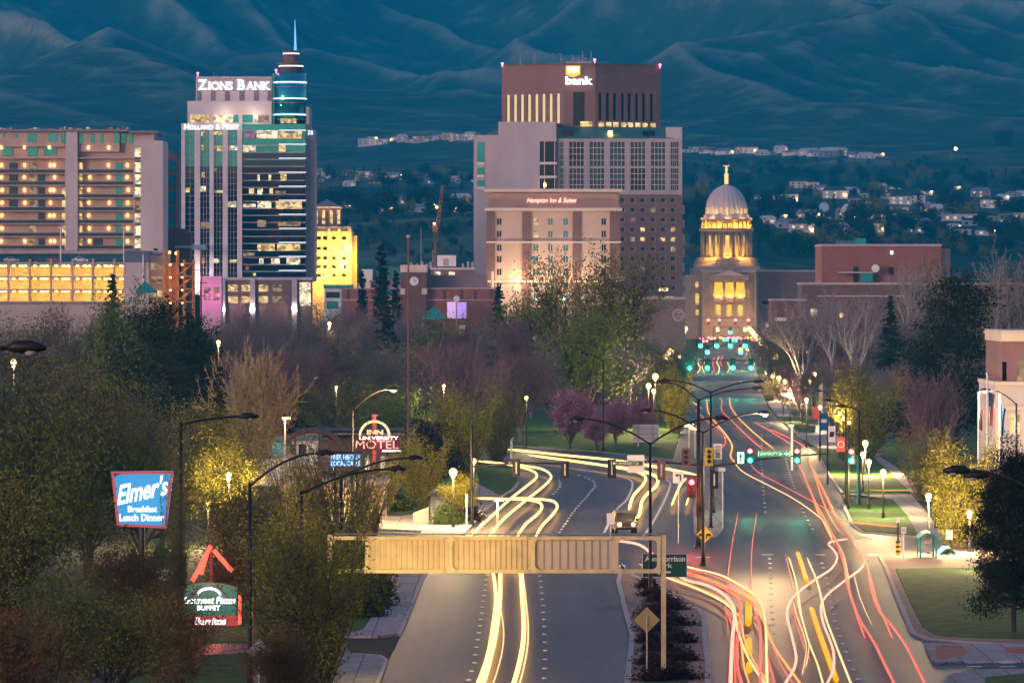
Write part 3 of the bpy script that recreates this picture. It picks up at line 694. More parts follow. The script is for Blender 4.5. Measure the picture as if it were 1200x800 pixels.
f.text('sign_letters', 'HOLLAND & HART', M['letter'], 216.5, 145.6, 280, 152, -.5, T, caps=True, off=.0, th=.3)
for a, c in ((212.5, 217), (228, 234.7), (245.5, 250.5), (261, 267), (278, 283.7)): f.ub('pilaster', M['lavlight'], a, 152, c, 345, -.6, .9, T)
for y in range(0, 25):
    yy = 153+y*7.0
    if yy > 325: break
    f.ub('glazing_band', M['glassteal' if yy < 192 else 'glass' if yy < 225 else 'glassdark'], 217, yy, 278, yy+6.4, .45, .6, T)  # teal above, dark below: reflected sky put into the glass colour
    f.ub('mullion', M['lav2'], 217, yy+6.4, 278, yy+6.75, .3, .8, T)
for px in (222.5, 238.5, 242, 254, 257.6, 270, 274): f.ub('mullion', M['lav2'], px-.25, 152, px+.25, 330, .32, .5, T)
for (a, b, c, d, m) in ((235.5, 154, 239.5, 160, 'room'), (250.8, 154, 260, 158, 'room'), (236, 170, 239, 176, 'room'), (251, 171, 261, 177, 'room'), (268, 171, 278, 176, 'roomw'), (236, 202, 239.5, 208, 'room'), (217.5, 220, 222, 225.5, 'roomy'), (234.8, 218, 241, 224.5, 'roomw'), (250.6, 223, 260.8, 226, 'room'), (267.2, 236, 277, 242.5, 'roomw'), (235, 260, 245, 268, 'roomdim'), (235, 302, 240, 309, 'room'), (250, 303, 256, 308, 'roomw'), (269, 304, 277, 308, 'room'), (251, 197, 254, 201, 'roomdim')):
    if m == 'roomy' and m not in M: M['roomy'] = room('roomy', (1, .85, .05), 1.2)
    f.ub('lit_window', M[m], a, b, c, d, .38, .47, T)
# right glass part: floors of blue glass with white spandrels
w = MB(); f.box(w, 283.7, 144.8, 357, 420, 1.5, 30); w.build('core', M['glassdark'], T)
w = MB(); n = 14
for fl in range(11):
    yy = 145.5+fl*16.4
    z1, z0 = f.z(yy), f.z(yy+16.2); pts = [(f.x(283.8), 1850)]+[(f.x(283.8)+(f.x(358)-f.x(283.8))*min(1, .62+.38*math.sin(k/8*math.pi/2)), 1850-.02*k) for k in range(9)]+[(f.x(358), 1856)]
    g = MB()
    for i in range(len(pts)-1): g.quad((*pts[i], z0), (*pts[i+1], z0), (*pts[i+1], z1), (*pts[i], z1))
    g.build('glazing_band', M['glassteal' if fl < 2 else 'glass' if fl < 3 else 'glassdark'], T)  # upper floors teal: sky reflection painted as a glass tint
    s = MB()
    for i in range(len(pts)-1):
        for dz in (0, f.z(yy+8)-z0): s.quad((pts[i][0], pts[i][1]-.12, z0-.3+dz), (pts[i+1][0], pts[i+1][1]-.12, z0-.3+dz), (pts[i+1][0], pts[i+1][1]-.12, z0-.05+dz), (pts[i][0], pts[i][1]-.12, z0-.05+dz))
    s.build('spandrel', M['lav'], T)
    f.ub('light_strip', M['strip'], 327, yy+6.9, 359, yy+7.8, -1.75, -1.45, T)
for (a, b, c, d, m) in ((301, 153, 326, 162.5, 'roomw'), (327, 154, 354, 162.5, 'room'), (287, 152, 300, 162, 'roompurple'), (285, 171, 300, 178, 'roomw'), (327, 169, 335, 178, 'room'), (302, 205, 304.5, 212, 'roomw'), (315, 205, 318, 212, 'roomw'), (329, 204, 336, 212, 'room'), (292, 221, 298, 227, 'room'), (302, 221, 308, 228, 'roomw'), (316, 221, 320, 227, 'room'), (323, 224, 335, 227, 'roomdim'), (285, 239, 300, 243, 'roomw'), (302, 236, 318, 244, 'roomw'), (323, 236, 354, 245, 'room'), (302, 258, 312, 266, 'roomdim'), (326, 260, 352, 265, 'roomdim'), (302, 286, 322, 294, 'room'), (325, 286, 352, 294, 'room'), (285, 296, 299, 300, 'roomdim'), (304, 303, 309, 309, 'roomw'), (318, 303, 328, 309, 'roomw'), (336, 302, 352, 310, 'roomw'), (297, 320, 300, 323, 'roomy'), (288, 312, 292, 316, 'roomdim')):
    if m == 'roompurple' and m not in M: M['roompurple'] = room('roompurple', (.5, .25, .45), .5)
    f.ub('lit_window', M[m], a, b, c, d, -1.42, -1.3, T)
# round glass turret with strips, crown and spire
tx, ty = f.x(338), 1850+8
w = MB().lathe([(6.1, f.z(146)), (6.1, f.z(85))], tx, ty, 32); w.build('turret', M['glassteal'], T, True)
f.ub('turret_side', M['glassteal'], 318.4, 85.5, 338, 146, 5, 26, T)
for yy in (95.8, 115, 134): MB().lathe([(6.35, f.z(yy+.9)), (6.35, f.z(yy-.7))], tx, ty, 32).build('light_strip', M['strip'], T, True)
for yy in (101.5, 120, 139.5): MB().lathe([(6.22, f.z(yy+.35)), (6.22, f.z(yy-.1))], tx, ty, 32).build('floor_line', M['lav'], T, True)
f.ub('lit_window', M['room'], 328.5, 139, 347, 144.5, 1.55, 1.7, T)
MB().lathe([(4.3, f.z(84.5)), (4.3, f.z(74.5)), (5.2, f.z(74)), (5.2, f.z(72.8)), (2.8, f.z(72.5)), (2.8, f.z(60)), (3.4, f.z(59.6)), (3.4, f.z(58.6)), (1, f.z(58))], tx+.6, ty, 24).build('crown', M['brownstone'], T, True)
for yy, r_ in ((76.8, 4.5), (62, 3.0)): MB().lathe([(r_, f.z(yy+.8)), (r_, f.z(yy-.8))], tx+.6, ty, 24).build('light_strip', M['strip'], T, True)
MB().tube([(f.x(345), ty, f.z(58)), (f.x(344.8), ty, f.z(40)), (f.x(344.5), ty, f.z(22))], [.5, .32, .08], 10).build('spire', emat('spire', (.2, .6, 1), 1.3, False), T, True)
for px, py in ((231, 87), (323, 83.5)): beacon(f, px, py, 4, T)
for px in (253, 249, 261): mast(f, px, 84, 90, 8, T)
w = MB(); f.box(w, 358.2, 125, 362, 420, 3, 28); f.box(w, 362.3, 152, 368, 330, 5, 28); w.build('side_wall', M['lav2'], T)
f.text('side_sign', 'ZB', M['letter'], 360.5, 153, 366.5, 157.5, 2.5, T, th=.3)
w = MB(); H = [(a, b, a+11, b+8) for a in (268.5, 284, 304, 320) for b in (333.5, 347)]
f.wall(w, 262, 326, 366, 420, H, y=-6); f.shell(w, 262, 326, 366, 420, 8, -6); w.build('podium', M['brownstone'], T)
f.ub('podium_cornice', M['lav'], 261, 325, 367, 328, -6.6, 0, T)
for h in H: f.ub('lit_window', M['room' if h[0] < 310 else 'roomdim'], *h, -5.75, -5.6, T)
for a in (262, 297, 346): 
    f.ub('podium_pier', M['lav'], a-3, 326, a+3, 420, -7.2, -5.9, T); point('facade_lamp', (f.x(a), 1842.3, f.z(362)), 700, (1, .75, .6), T, .3)
f.ub('shopfront', M['roomw'], 352, 331, 365, 358, -6.35, -6.1, T)
for px in (230.5, 264): point('facade_lamp', (f.x(px), 1845.5, f.z(327)), 1500, (1, .8, .72), T, .3)
f.ub('canopy', mat('canopyblue', (.16, .34, .42), .5, .1, .5), 221, 287, 243, 292.5, -9, 0, T)
# --- pink lit frontage and red steel mast next to it
f = Fa(1800); T = thing('pink_facade', 'low frontage flooded with magenta light at the foot of the glass bank tower', 'building', f.base(247, 4))
w = MB(); H = [(239, 336, 247, 352), (249.5, 336, 257.5, 352)]; f.wall(w, 236, 325, 259.5, 420, H); f.shell(w, 236, 325, 259.5, 420, 10); w.build('wall', M['lav'], T)
for h in H: f.ub('window', M['roomdim'], *h, .3, .4, T)
f.ub('cornice', M['lav'], 235.5, 323.5, 260, 326, -.6, 0, T)
for px in (241, 247, 255): point('pink_lamp', (f.x(px), 1794, f.z(346)), 380, (1, .04, .5), T, .3)
f = Fa(1460); T = thing('steel_mast', 'red brown lattice mast with ring platforms before the pink lit frontage', 'mast', f.base(235, 0))
MB().tube([(f.x(235.5), 1460, 0), (f.x(235.5), 1460, f.z(290))], .3, 8).build('pole', M['brickred'], T)
for yy in (316, 331, 346): MB().box(f.x(228), 1459, f.z(yy+1), f.x(243), 1461, f.z(yy)).build('platform', M['brickdark'], T)
# --- gold lit block
f = Fa(1950); T = thing('gold_lit_block', 'stepped art deco block flooded with gold light beside the glass tower', 'building', f.base(392, 10))
M['stone'] = mat('stone', (.5, .42, .32), .85, .1, .25)
H = [(a, b, a+4.6, b+4) for a in (371.5, 378.5, 389, 401) for b in (277, 289, 300.5, 310.5, 320.5)]
w = MB(); f.wall(w, 366, 271, 413, 420, H, rev=.6); f.shell(w, 366, 271, 413, 420, 22); f.box(w, 366, 265.5, 411, 271, 1.2, 20); f.box(w, 413.2, 276, 418, 420, 2, 20); w.build('wall', M['stone'], T)
for a in (366, 384, 396, 408.5): f.ub('pilaster', M['stone'], a, 268, a+3, 415, -.9, 0, T)
w = MB(); f.box(w, 366, 243.5, 399, 265, 4, 18); w.build('tower', M['brownstone'], T)
for a in (368.5, 377, 386, 394.5): f.ub('lit_window', M['room'], a, 246, a+3.6, 262, 3.8, 4.1, T)
w = MB(); f.box(w, 365, 242, 400, 244, 3.4, 19); w.build('cornice', M['cream'], T)
z0 = f.z(242); w = MB(); a, c = f.x(366), f.x(399); w._add([(a, 1954, z0), (c, 1954, z0), (c, 1968, z0), (a, 1968, z0), ((a+c)/2, 1961, f.z(233))], [(0,1,4),(1,2,4),(2,3,4),(3,0,4)]); w.build('roof', M['greyroof'], T)
for h in H: f.ub('window', M['glassdark'], *h, .5, .6, T)
for px, py in ((372, 298), (381, 315), (391, 283), (400, 305), (407, 290), (416, 300)): point('gold_lamp', (f.x(px), 1944, f.z(py+8)), 4500, (1, .5, .04), T, .4)
for i, (px, py) in enumerate(((404, 291), (411, 290), (401, 310))): f.ub('floodlight', M['lampw'], px-1, py-1, px+1, py+1, -2.2, -1.2, T)
# --- hotel with white cornices
f = Fa(1500); T = thing('hotel', 'tan hotel with cream cornices and brown piers before the big bank tower', 'hotel', f.base(648, 12))
WC = {585: 'glassdark', 628: 'room', 645: 'glassteal', 663: 'glassteal', 707.5: 'glassdark'}
RY = [256, 270.5, 285+1.5, 300, 315, 330+1.5, 345, 360, 375]
H = [(px-(2.6), y, px+2.6, y+7.5) for px in WC for y in RY]
w = MB(); f.wall(w, 570.5, 245, 726.5, 417, H); f.shell(w, 570.5, 245, 726.5, 417, 24)
f.box(w, 570.5, 223, 726.5, 245, .6, 24); w.build('wall', M['tan'], T)
for a, c in ((570, 580), (612, 622.5), (671, 680.5), (714.5, 727)): f.ub('pier', M['brownstone'], a, 248.5, c, 417, -.55, .05, T)
for a, b, c, d, y0 in ((567.5, 221.5, 729.5, 225, -1.6), (568, 243.8, 729, 247.2, -1.4), (569.5, 282.8, 728, 284.6, -.9), (569, 328.8, 728, 330.8, -.9)): f.ub('cornice', M['cream'], a, b, c, d, y0, .5, T)
f.ub('parapet_panel', mat('parapet', (.36, .25, .21), .85, .08, .3), 571.5, 226.5, 725.5, 243, .3, .7, T)
for h in H:
    px = round((h[0]+h[2])/2, 1); m = {585: 'glassdark', 628: 'room' if h[1] < 282 else 'glassteal', 645: 'glassteal' if h[1] < 272 or h[1] > 282 else 'roomdim', 663: 'glassteal', 707.5: 'glassdark'}[px if px != 585.0 else 585]
    g_ = f.ub('window', M[m], h[0], h[1], h[2], h[3], .22, .3, T)
    f.ub('window_frame', M['dark' if px in (585, 707.5) else 'white'], px-.25, h[1], px+.25, h[3], .1, .2, g_) if False else f.ub('mullion', M['tan'], px-.35, h[1], px+.35, h[3], .12, .21, T)
sm = emat('hotelsign', (1, .25, .16), 2.4, False)
f.text('sign_letters', 'Hampton Inn & Suites', sm, 617.5, 231.8, 675.5, 239.3, -.25, T, slant=.35, off=.02)
f.text('sign_letter_faces', 'Hampton Inn & Suites', emat('hotelsign2', (1, .8, .75), 2, False), 617.5, 232.1, 675.5, 239, -.3, T, slant=.35, off=-.008, th=.03)
for px, py, wt in ((607, 333, 700), (622, 333, 700), (577, 332, 200), (668, 333, 420), (686, 333, 420), (640, 334, 250)): point('uplight', (f.x(px), 1497.0, f.z(py-6)), wt*.8, (1, .62, .26), T, .3)
for px in (590, 632, 660, 700): point('uplight', (f.x(px), 1483, f.z(352)), 2600, (1, .74, .5), T, .5)
MB().tube([(f.x(577), 1496, f.z(370)), (f.x(577), 1496, f.z(318))], .35, 6).build('corner_pole', M['cream'], T)
# --- the big bank tower
f = Fa(1660); T = thing('bank_tower', 'big brown and lavender bank tower with a lit shield sign reading bank', 'skyscraper', f.base(680, 25))
# top block: three faces
A, B_, C_, Dp = (f.x(588), 1660+26), (f.x(661), 1660+12), (f.x(698.5), 1660+12), (f.x(776.5), 1660+26)
w = MB(); zt, zb = f.z(73), f.z(150)
def unit(p, q): d = Vector((q[0]-p[0], q[1]-p[1])); return (d.x/d.length, d.y/d.length), d.length
u1, l1 = unit(A, B_); u2, l2 = unit(B_, C_); u3, l3 = unit(C_, Dp)
h1 = [(l1*(px-588)/73, f.z(143), l1*(px-588)/73+l1*3.9/73, f.z(108)) for px in (593.4, 601.7, 610, 618.4, 627, 635.4, 643.8, 652.5)]
h2 = [(l2*.30, f.z(146), l2*.66, f.z(106.5))]
h3 = [(l3*(px-698.5)/78, f.z(139.5), l3*(px-698.5)/78+l3*4.6/78, f.z(107)) for px in (702, 711, 719.5, 729, 737, 746, 754.5, 764)]
w.face(A, u1, l1, zb, zt, h1, .8); w.face(B_, u2, l2, zb, zt, h2, .8); w.face(C_, u3, l3, zb, zt, h3, .8)
bk = [(f.x(770), 1660+62), (f.x(594), 1660+62)]
for p, q in ((Dp, bk[0]), (bk[0], bk[1]), (bk[1], A)): w.quad((*p, zb), (*q, zb), (*q, zt), (*p, zt))
w.quad(*[(*p, zt) for p in (A, B_, C_, Dp, bk[0], bk[1])])
w.build('crown_block', M['towerbrown'], T)
def pane(p, u, h, m, name='window', d=.7, lab=None):
    nx, ny = -u[1], u[0]; g = MB(); P = lambda a, z: (p[0]+u[0]*a+nx*d, p[1]+u[1]*a+ny*d, z)
    g.quad(P(h[0], h[1]), P(h[2], h[1]), P(h[2], h[3]), P(h[0], h[3])); return g.build(name, M[m], T)
M['slit'] = emat('slit', (1, .74, .36), .95, False)
for h in h1: pane(A, u1, h, 'slit', 'lit_window', .5)
pane(B_, u2, h2[0], 'glassdark'); 
for h in h3: pane(C_, u3, h, 'glassdark')
for k, h in enumerate(h3): pane(C_, u3, (h[0], f.z(147), h[2]+.6, f.z(141.5)), 'room', 'lit_window', -.1)
pane(B_, u2, (l2*.52, f.z(147), l2*.9, f.z(141)), 'room', 'lit_window', -.1)
w = MB(); w.face((A[0]-.3, A[1]-.3), u1, l1+.3, f.z(74.3), f.z(72.4), []); w.face((B_[0], B_[1]-.35), u2, l2, f.z(74.3), f.z(72.4), []); w.face((C_[0], C_[1]-.35), u3, l3+.3, f.z(74.3), f.z(72.4), []); w.build('parapet', M['brownstone'], T)
# shield and lettering
sx = lambda px: f.x(px); sy = 1671.2
shield = [(663.5, 75.5), (680.5, 75.5), (680.5, 86), (672, 89.3), (663.5, 86)]
MB().extr_xz([(sx(a), f.z(b)) for a, b in shield], sy-.5, sy).build('shield', emat('shield', (1, .55, .08), 1.5, False), T)
sh2 = MB().extr_xz([(sx(a), f.z(b)) for a, b in [(665, 76.8), (679, 76.8), (679, 84), (665, 84)]], sy-.62, sy-.5).build('shield_face', emat('shieldface', (1, .82, .42), 1.6, False), T)
f.text('sign_letters', 'us', emat('usl', (1, .95, .8), 3, False), 667, 77.8, 677.5, 83, 11.2-.68-.25, T, off=.03, th=.05)
f.text('sign_letters', 'bank', M['letter'], 663, 88.2, 695.5, 98, 10.2, T, off=.045, th=.4)
for px, a, y in ((610, 60, 20), (627, 58.5, 24), (658, 60, 20), (672, 60, 22), (684, 56, 22), (694, 57, 20), (680, 62, 30)): mast(f, px, a, 73, y, T, .18)
w = MB(); f.box(w, 664, 69, 694, 73, 22, 30)
for k in range(8): w.tube([(f.x(662+k*4), 1684, f.z(73)), (f.x(660+k*4.6), 1684, f.z(64+k % 3*1.5))], .1, 4)
w.build('roof_plant', M['galv'], T)
for px, py, y in ((588.5, 73, 25), (697.5, 70.5, 12), (776, 74.5, 25)): beacon(f, px, py-.5, y, T)
# slab below
w = MB(); f.box(w, 555, 158, 584, 420, 4, 45); f.box(w, 584, 142.8, 652, 420, 0, 46)
w.build('stair_block', M['lav'], T)
w = MB(); f.box(w, 555.5, 155, 563, 158, 6, 30)
w.build('parapet', M['greenroof'], T)
MB().extr_xz([(f.x(572), f.z(155)), (f.x(584), f.z(150)), (f.x(584), f.z(158)), (f.x(563), f.z(158))], 1668, 1690).build('sloped_roof', M['greenroof'], T)
for b, d in ((166, 189), (196, 204), (211, 218)): f.ub('window', M['glassteal'], 559, b, 567.5, d, 3.8, 4.2, T)
for b in (190, 204.5, 218.5): f.ub('sill_panel', M['white'], 559, b, 567.5, b+3, 3.7, 4.2, T)
cols = [(656.5, 660.5), (667, 684.5), (691, 708.5), (715, 732.5), (739, 756.5), (763, 780), (786, 795.5)]
rows = [(166, 195), (197, 223)]
H = [(a, b, c, d) for a, c in cols for b, d in rows]
HS = [(px-3, b, px+3, b+5.4) for px in (729.5, 741.3, 753.1, 765, 776.8, 788.6) for b in [232+11.4*i for i in range(10)]]
HS2 = [(px-3, b, px+3, b+5.4) for px in (670.5, 682.3, 694.1, 705.9, 717.7) for b in [232+11.4*i for i in range(10)]]
w = MB(); f.wall(w, 652, 162.5, 799.5, 228, H, y=1.0, rev=.6); f.shell(w, 652, 162.5, 799.5, 228, 44, 1.0)
w.build('wall', M['lav2'], T)
w = MB(); f.wall(w, 652, 228, 800, 346, HS+HS2, y=.7, rev=.5); f.shell(w, 652, 228, 800, 346, 45, .7); f.box(w, 652, 346.2, 800, 420, .7, 45); w.build('brick_wall', M['towerbrown'], T)
MB().extr_yz([(1661.2, f.z(162.4)), (1661.2, f.z(161.5)), (1672, f.z(148)), (1672, f.z(162.4))], f.x(652.2), f.x(789)).build('sloped_roof', M['greenroof'], T)
f.ub('roof_end', M['lav'], 781, 149, 799.5, 162.4, 1.3, 30, T)
for a, c in ((658, 672), (754, 768)): 
    w = MB(); z_ = f.z(159); w.quad((f.x(a), 1663.1, z_), (f.x(c), 1663.1, z_), (f.x(c), 1668, f.z(152.6)), (f.x(a), 1668, f.z(152.6))); w.build('skylight', M['glassdark'], T)
f.ub('roof_lamp', M['lampwall'], 713, 153, 718, 159, 3, 5, T)
def winmesh(nx, nz, fr):                         # glazed opening with white bars
    b = MB(); b.box(-.5, .02, -.5, .5, .1, .5); b.mi(1)
    for i in range(nx+1): x = -.5+i/nx; b.box(x-fr, -.12, -.5, x+fr, .02, .5)
    for j in range(nz+1): z = -.5+j/nz; b.box(-.5, -.1, z-fr*.7, .5, .02, z+fr*.7)
    return b
for (a, b, c, d) in H:
    k = 'big%d' % ((int(a*7+b) % 5) == 0); wd = f.x(c)-f.x(a); hg = f.z(b)-f.z(d)
    def mk(): return winmesh(4, 4, .013).mesh('window', [M['glass' if k == 'big0' else 'glassdark'], M['white']])
    umesh('window', 'bank'+k, mk, ((f.x(a)+f.x(c))/2, 1661.4, (f.z(b)+f.z(d))/2), T, (wd, 1, hg))
for (a, b, c, d) in ((653, 165.5, 655.5, 195), (653, 197, 655.5, 222)): pass
f.ub('balcony_recess', M['glassdark'], 632.5, 165.8, 652.2, 222, -.08, .1, T)
for b in (190, 206): f.ub('balcony_rail', M['white'], 632.5, b, 652.5, b+3, -1.2, -.05, T)
for px in (638, 650): f.ub('balcony_post', M['white'], px-.4, 166, px+.4, 222, -.7, -.2, T)
f.ub('balcony_lamp', M['lampwall'], 637, 215, 640, 219, -1.2, -.3, T)
w = MB(); nlit = 0
LIT = {(753.1, 4): 1, (741.3, 4): 2, (753.1, 3): 1, (788.6, 5): 1, (788.6, 4): 1, (776.8, 4): 1, (741.3, 2): 2, (788.6, 3): 1, (765, 1): 2, (753.1, 7): 2, (729.5, 8): 2}
def smallwin(m): return winmesh(1, 1, .09).mesh('window', [M[m], M['lav']])
for px in (729.5, 741.3, 753.1, 765, 776.8, 788.6):
    for i in range(10):
        m = {0: 'glassdark', 1: 'room', 2: 'roomdim'}[LIT.get((px, i), 0)]
        umesh('window', 'sw'+m, lambda: smallwin(m), (f.x(px), 1661.0, f.z(232+11.4*i+2.7)), T, (f.x(6)-f.x(0), 1, f.z(0)-f.z(5.4)))
b = MB()
for h in HS2: f.box(b, *h, .9, 1.0)
o = b.build('window_rows', M['glassdark'], T); o['kind'] = 'stuff'
for px in (705, 725, 745, 765, 785): f.ub('lit_window', M['roomw' if px > 740 else 'room'], px-6, 347.5, px+6, 354, .4, .6, T)
for i in range(7): f.ub('fin', M['white'], 800.3, 240+i*17, 803, 250+i*17, 6, 9, T)
# --- capitol
f = Fa(2000); cx_ = f.x(855); cyd = 2030; T = thing('capitol', 'domed stone capitol lit gold at the end of the boulevard', 'capitol', (cx_, cyd, 0))
K = 2000/FPX                                     # metres per photo pixel here
zz = lambda py: f.z(py)
M['capstone'] = mat('capstone', (.30, .25, .22), .8, .1, .4)
def px_(p): return f.x(p)
# central block with portico
H = [(836, 331, 846, 349), (848.6, 331, 858.6, 349), (861.2, 331, 871.2, 349)]
L = [(837.5, 357, 843.5, 370), (850.5, 357, 856.5, 370), (863.5, 357, 869.5, 370)]
S_ = [(814.8, 330, 818.7, 336.5), (814.8, 344, 819.3, 356.5), (815, 363, 819, 369), (888.3, 330, 892.2, 336.5), (887.8, 344, 892.2, 356.5), (888.2, 363, 892, 369)]
w = MB(); f.wall(w, 822, 318, 888, 400, H+L, y=-8, rev=1.4); f.shell(w, 822, 318, 888, 400, 40, -8)
f.wall(w, 803, 322, 907, 400, S_, y=0, rev=.6); f.shell(w, 803, 322, 907, 400, 50, 0)
f.box(w, 780, 329, 803, 400, 3, 45); f.box(w, 907, 329, 930, 400, 3, 45); f.box(w, 820, 312, 890, 318, -5, 40); f.box(w, 813, 314, 897, 322, 2, 46)
w.build('wall', M['capstone'], T)
w = MB()
for px in (834.5, 847.3, 859.9, 872.6):
    w.cyl(px_(px), 1990.6, zz(350), zz(329.5), .62, .52, 14); f.box(w, px-2, 350, px+2, 352, -10.4, -8.2); f.box(w, px-2, 328.3, px+2, 329.6, -10.4, -8.2)
    o = w.build('column', M['capstone'], T, True); w = MB()
w = MB(); f.box(w, 831, 324, 876, 328.2, -10.6, -8.1); f.box(w, 831, 352, 876, 354, -10.8, -8.1); w.build('entablature', M['capstone'], T)
MB().extr_xz([(px_(830), zz(324)), (px_(877), zz(324)), (px_(853.5), zz(314.5))], 1989.2, 1998).build('pediment', M['capstone'], T)
MB().extr_xz([(px_(836), zz(322.8)), (px_(871), zz(322.8)), (px_(853.5), zz(316.3))], 1988.9, 1989.15).build('tympanum', M['lav2'], T)
M['capglow'] = room('capglow', (1, .50, .02), 1.2, .7); M['capglow2'] = room('capglow2', (1, .56, .09), 1.1, .6)
for h in H:
    f.ub('arched_window', M['capglow'], *h, -7.2, -7.0, T)
    b = MB(); c_ = ((px_(h[0])+px_(h[2]))/2, 1991.6, zz(349)); b.extr_xz([(c_[0]+1.25*math.cos(math.pi*k/8), c_[2]+1.1*math.sin(math.pi*k/8)) for k in range(9)], 1991.3, 1991.7); b.build('fanlight', M['roomw'], T)
for h in L: f.ub('lit_window', M['capglow2'], *h, -7.2, -7.0, T)
for h in S_: f.ub('lit_window', M['capglow2'], *h, .4, .5, T)
for px in (822.5, 829.5, 878, 885): f.ub('pilaster', M['capstone'], px, 322, px+2.4, 400, -8.6, -7.95, T)
f.ub('cornice', M['lav2'], 820.5, 316.5, 889.5, 319, -9, -8.02, T)
f.ub('flat_roof', M['greenroof'], 779, 326.5, 802.5, 329, 2, 46, T); f.ub('flat_roof', M['greenroof'], 907.5, 326.5, 931, 329, 2, 46, T)
# drum base
lz = lambda rs: [(r*K, zz(y)) for r, y in rs]
def ring(name, prof, m, n=40, sm=True): return MB().lathe(lz(prof), cx_, cyd, n).build(name, m, T, sm)
ring('drum_base', [(39, 314), (39, 308), (37.5, 307.5), (37.5, 304), (36, 303.5), (36, 301.5), (33, 301)], M['capstone'], 16, False)
ring('drum', [(23, 301.5), (23, 267)], M['capstone'], 40)
for k in range(24):
    a = 2*math.pi*(k+.5)/24
    if math.sin(a) < .35: MB().cyl(cx_+29.5*K*math.cos(a), cyd+29.5*K*math.sin(a), zz(300.8), zz(270.5), .52, .44, 10).build('drum_column', M['capstone'], T, True)
for k in range(12):
    a = 2*math.pi*k/12+math.pi/12*0
    if math.sin(a) < .2:
        g = MB(); r_ = 23.15*K; da = .055
        g.quad(*[(cx_+r_*math.cos(a+s), cyd+r_*math.sin(a+s), z_) for s, z_ in ((-da*2, zz(298)), (da*2, zz(298)), (da*2, zz(275)), (-da*2, zz(275)))]); g.build('drum_window', M['capglow2'], T)
ring('drum_cornice', [(31, 270.5), (32.5, 269.8), (32.5, 267), (30, 266.6)], M['capstone'])
ring('gallery_wall', [(25.5, 266.8), (25.5, 252)], M['capstone'])
for k in range(28):
    a = 2*math.pi*k/28
    if math.sin(a) < .3: MB().cyl(cx_+28.8*K*math.cos(a), cyd+28.8*K*math.sin(a), zz(266.5), zz(257), .3, .26, 8).build('gallery_post', M['capstone'], T)
ring('gallery_cornice', [(30, 257.2), (31, 256.6), (31, 254.2), (27, 253.8), (27, 250.5), (25.5, 250)], M['capstone'])
dome = [(24.5, 250), (24.3, 246)]+[(24.3*math.cos(t_), 246-31*math.sin(t_)) for t_ in [math.pi/2*k/12 for k in range(1, 12)]]
prof = lz(dome)
b = MB(); n = 96
vs = [(cx_+r*(1+.022*math.cos(24*2*math.pi*k/n))*math.cos(2*math.pi*k/n), cyd+r*(1+.022*math.cos(24*2*math.pi*k/n))*math.sin(2*math.pi*k/n), z_) for r, z_ in prof for k in range(n)]
b._add(vs, [(i*n+k, i*n+(k+1) % n, (i+1)*n+(k+1) % n, (i+1)*n+k) for i in range(len(prof)-1) for k in range(n)])
b.build('dome', mat('domestone', (.62, .55, .58), .6, .06, .5), T, True)
for k in range(24):
    a = 2*math.pi*k/24
    if math.sin(a) < .3:
        x_, y_ = cx_+24.9*K*math.cos(a), cyd+24.9*K*math.sin(a)
        b = MB(); tx_, ty_ = -math.sin(a), math.cos(a)
        pts = [(-.42, zz(247.5)), (.42, zz(247.5)), (.42, zz(243.6)), (.2, zz(242.4)), (-.2, zz(242.4)), (-.42, zz(243.6))]
        b.quad(*[(x_+tx_*p, y_+ty_*p, q) for p, q in pts]); b.build('dome_window', M['capglow2'], T)
ring('lantern_base', [(4.5, 217.5), (4.5, 214.5), (3, 214)], M['capstone'], 16)
ring('lantern', [(2.3, 214), (2.3, 203), (3, 202.5), (1.2, 201), (1, 197)], emat('lantern', (1, .62, .2), 1.6), 14)
b = MB(); b.ball((cx_, cyd, zz(196.8)), .55, 10); b.tube([(cx_, cyd, zz(196.5)), (cx_, cyd, zz(191.5))], [.35, .12], 6); b.tube([(cx_-1.3, cyd, zz(191.6)), (cx_, cyd, zz(193.8)), (cx_+1.3, cyd, zz(191.6))], [.1, .3, .1], 6); b.build('eagle', emat('gold', (1, .6, .2), 1.8), T)  # eagle shines by emission, standing in for light on gilding
for px in (826, 838, 855, 872, 884): point('drum_lamp', (px_(px), cyd-34*K-.0, zz(300)), 800, (1, .46, .05), T, .25)
for k in range(9):
    a = math.pi+math.pi*(k+.5)/9; point('gallery_lamp', (cx_+28*K*math.cos(a), cyd+28*K*math.sin(a), zz(265)), 620, (1, .42, .015), T, .2)
for k in range(5):
    a = math.pi+math.pi*(k+.5)/5; point('dome_lamp', (cx_+33*K*math.cos(a), cyd+33*K*math.sin(a), zz(252)), 210, (1, .66, .35), T, .25)
for px in (841, 853.6, 866): point('portico_lamp', (px_(px), 1990.3, zz(346)), 620, (1, .46, .04), T, .2)
for px in (828, 880): point('front_lamp', (px_(px), 1980, zz(385)), 2600, (1, .52, .14), T, .3)
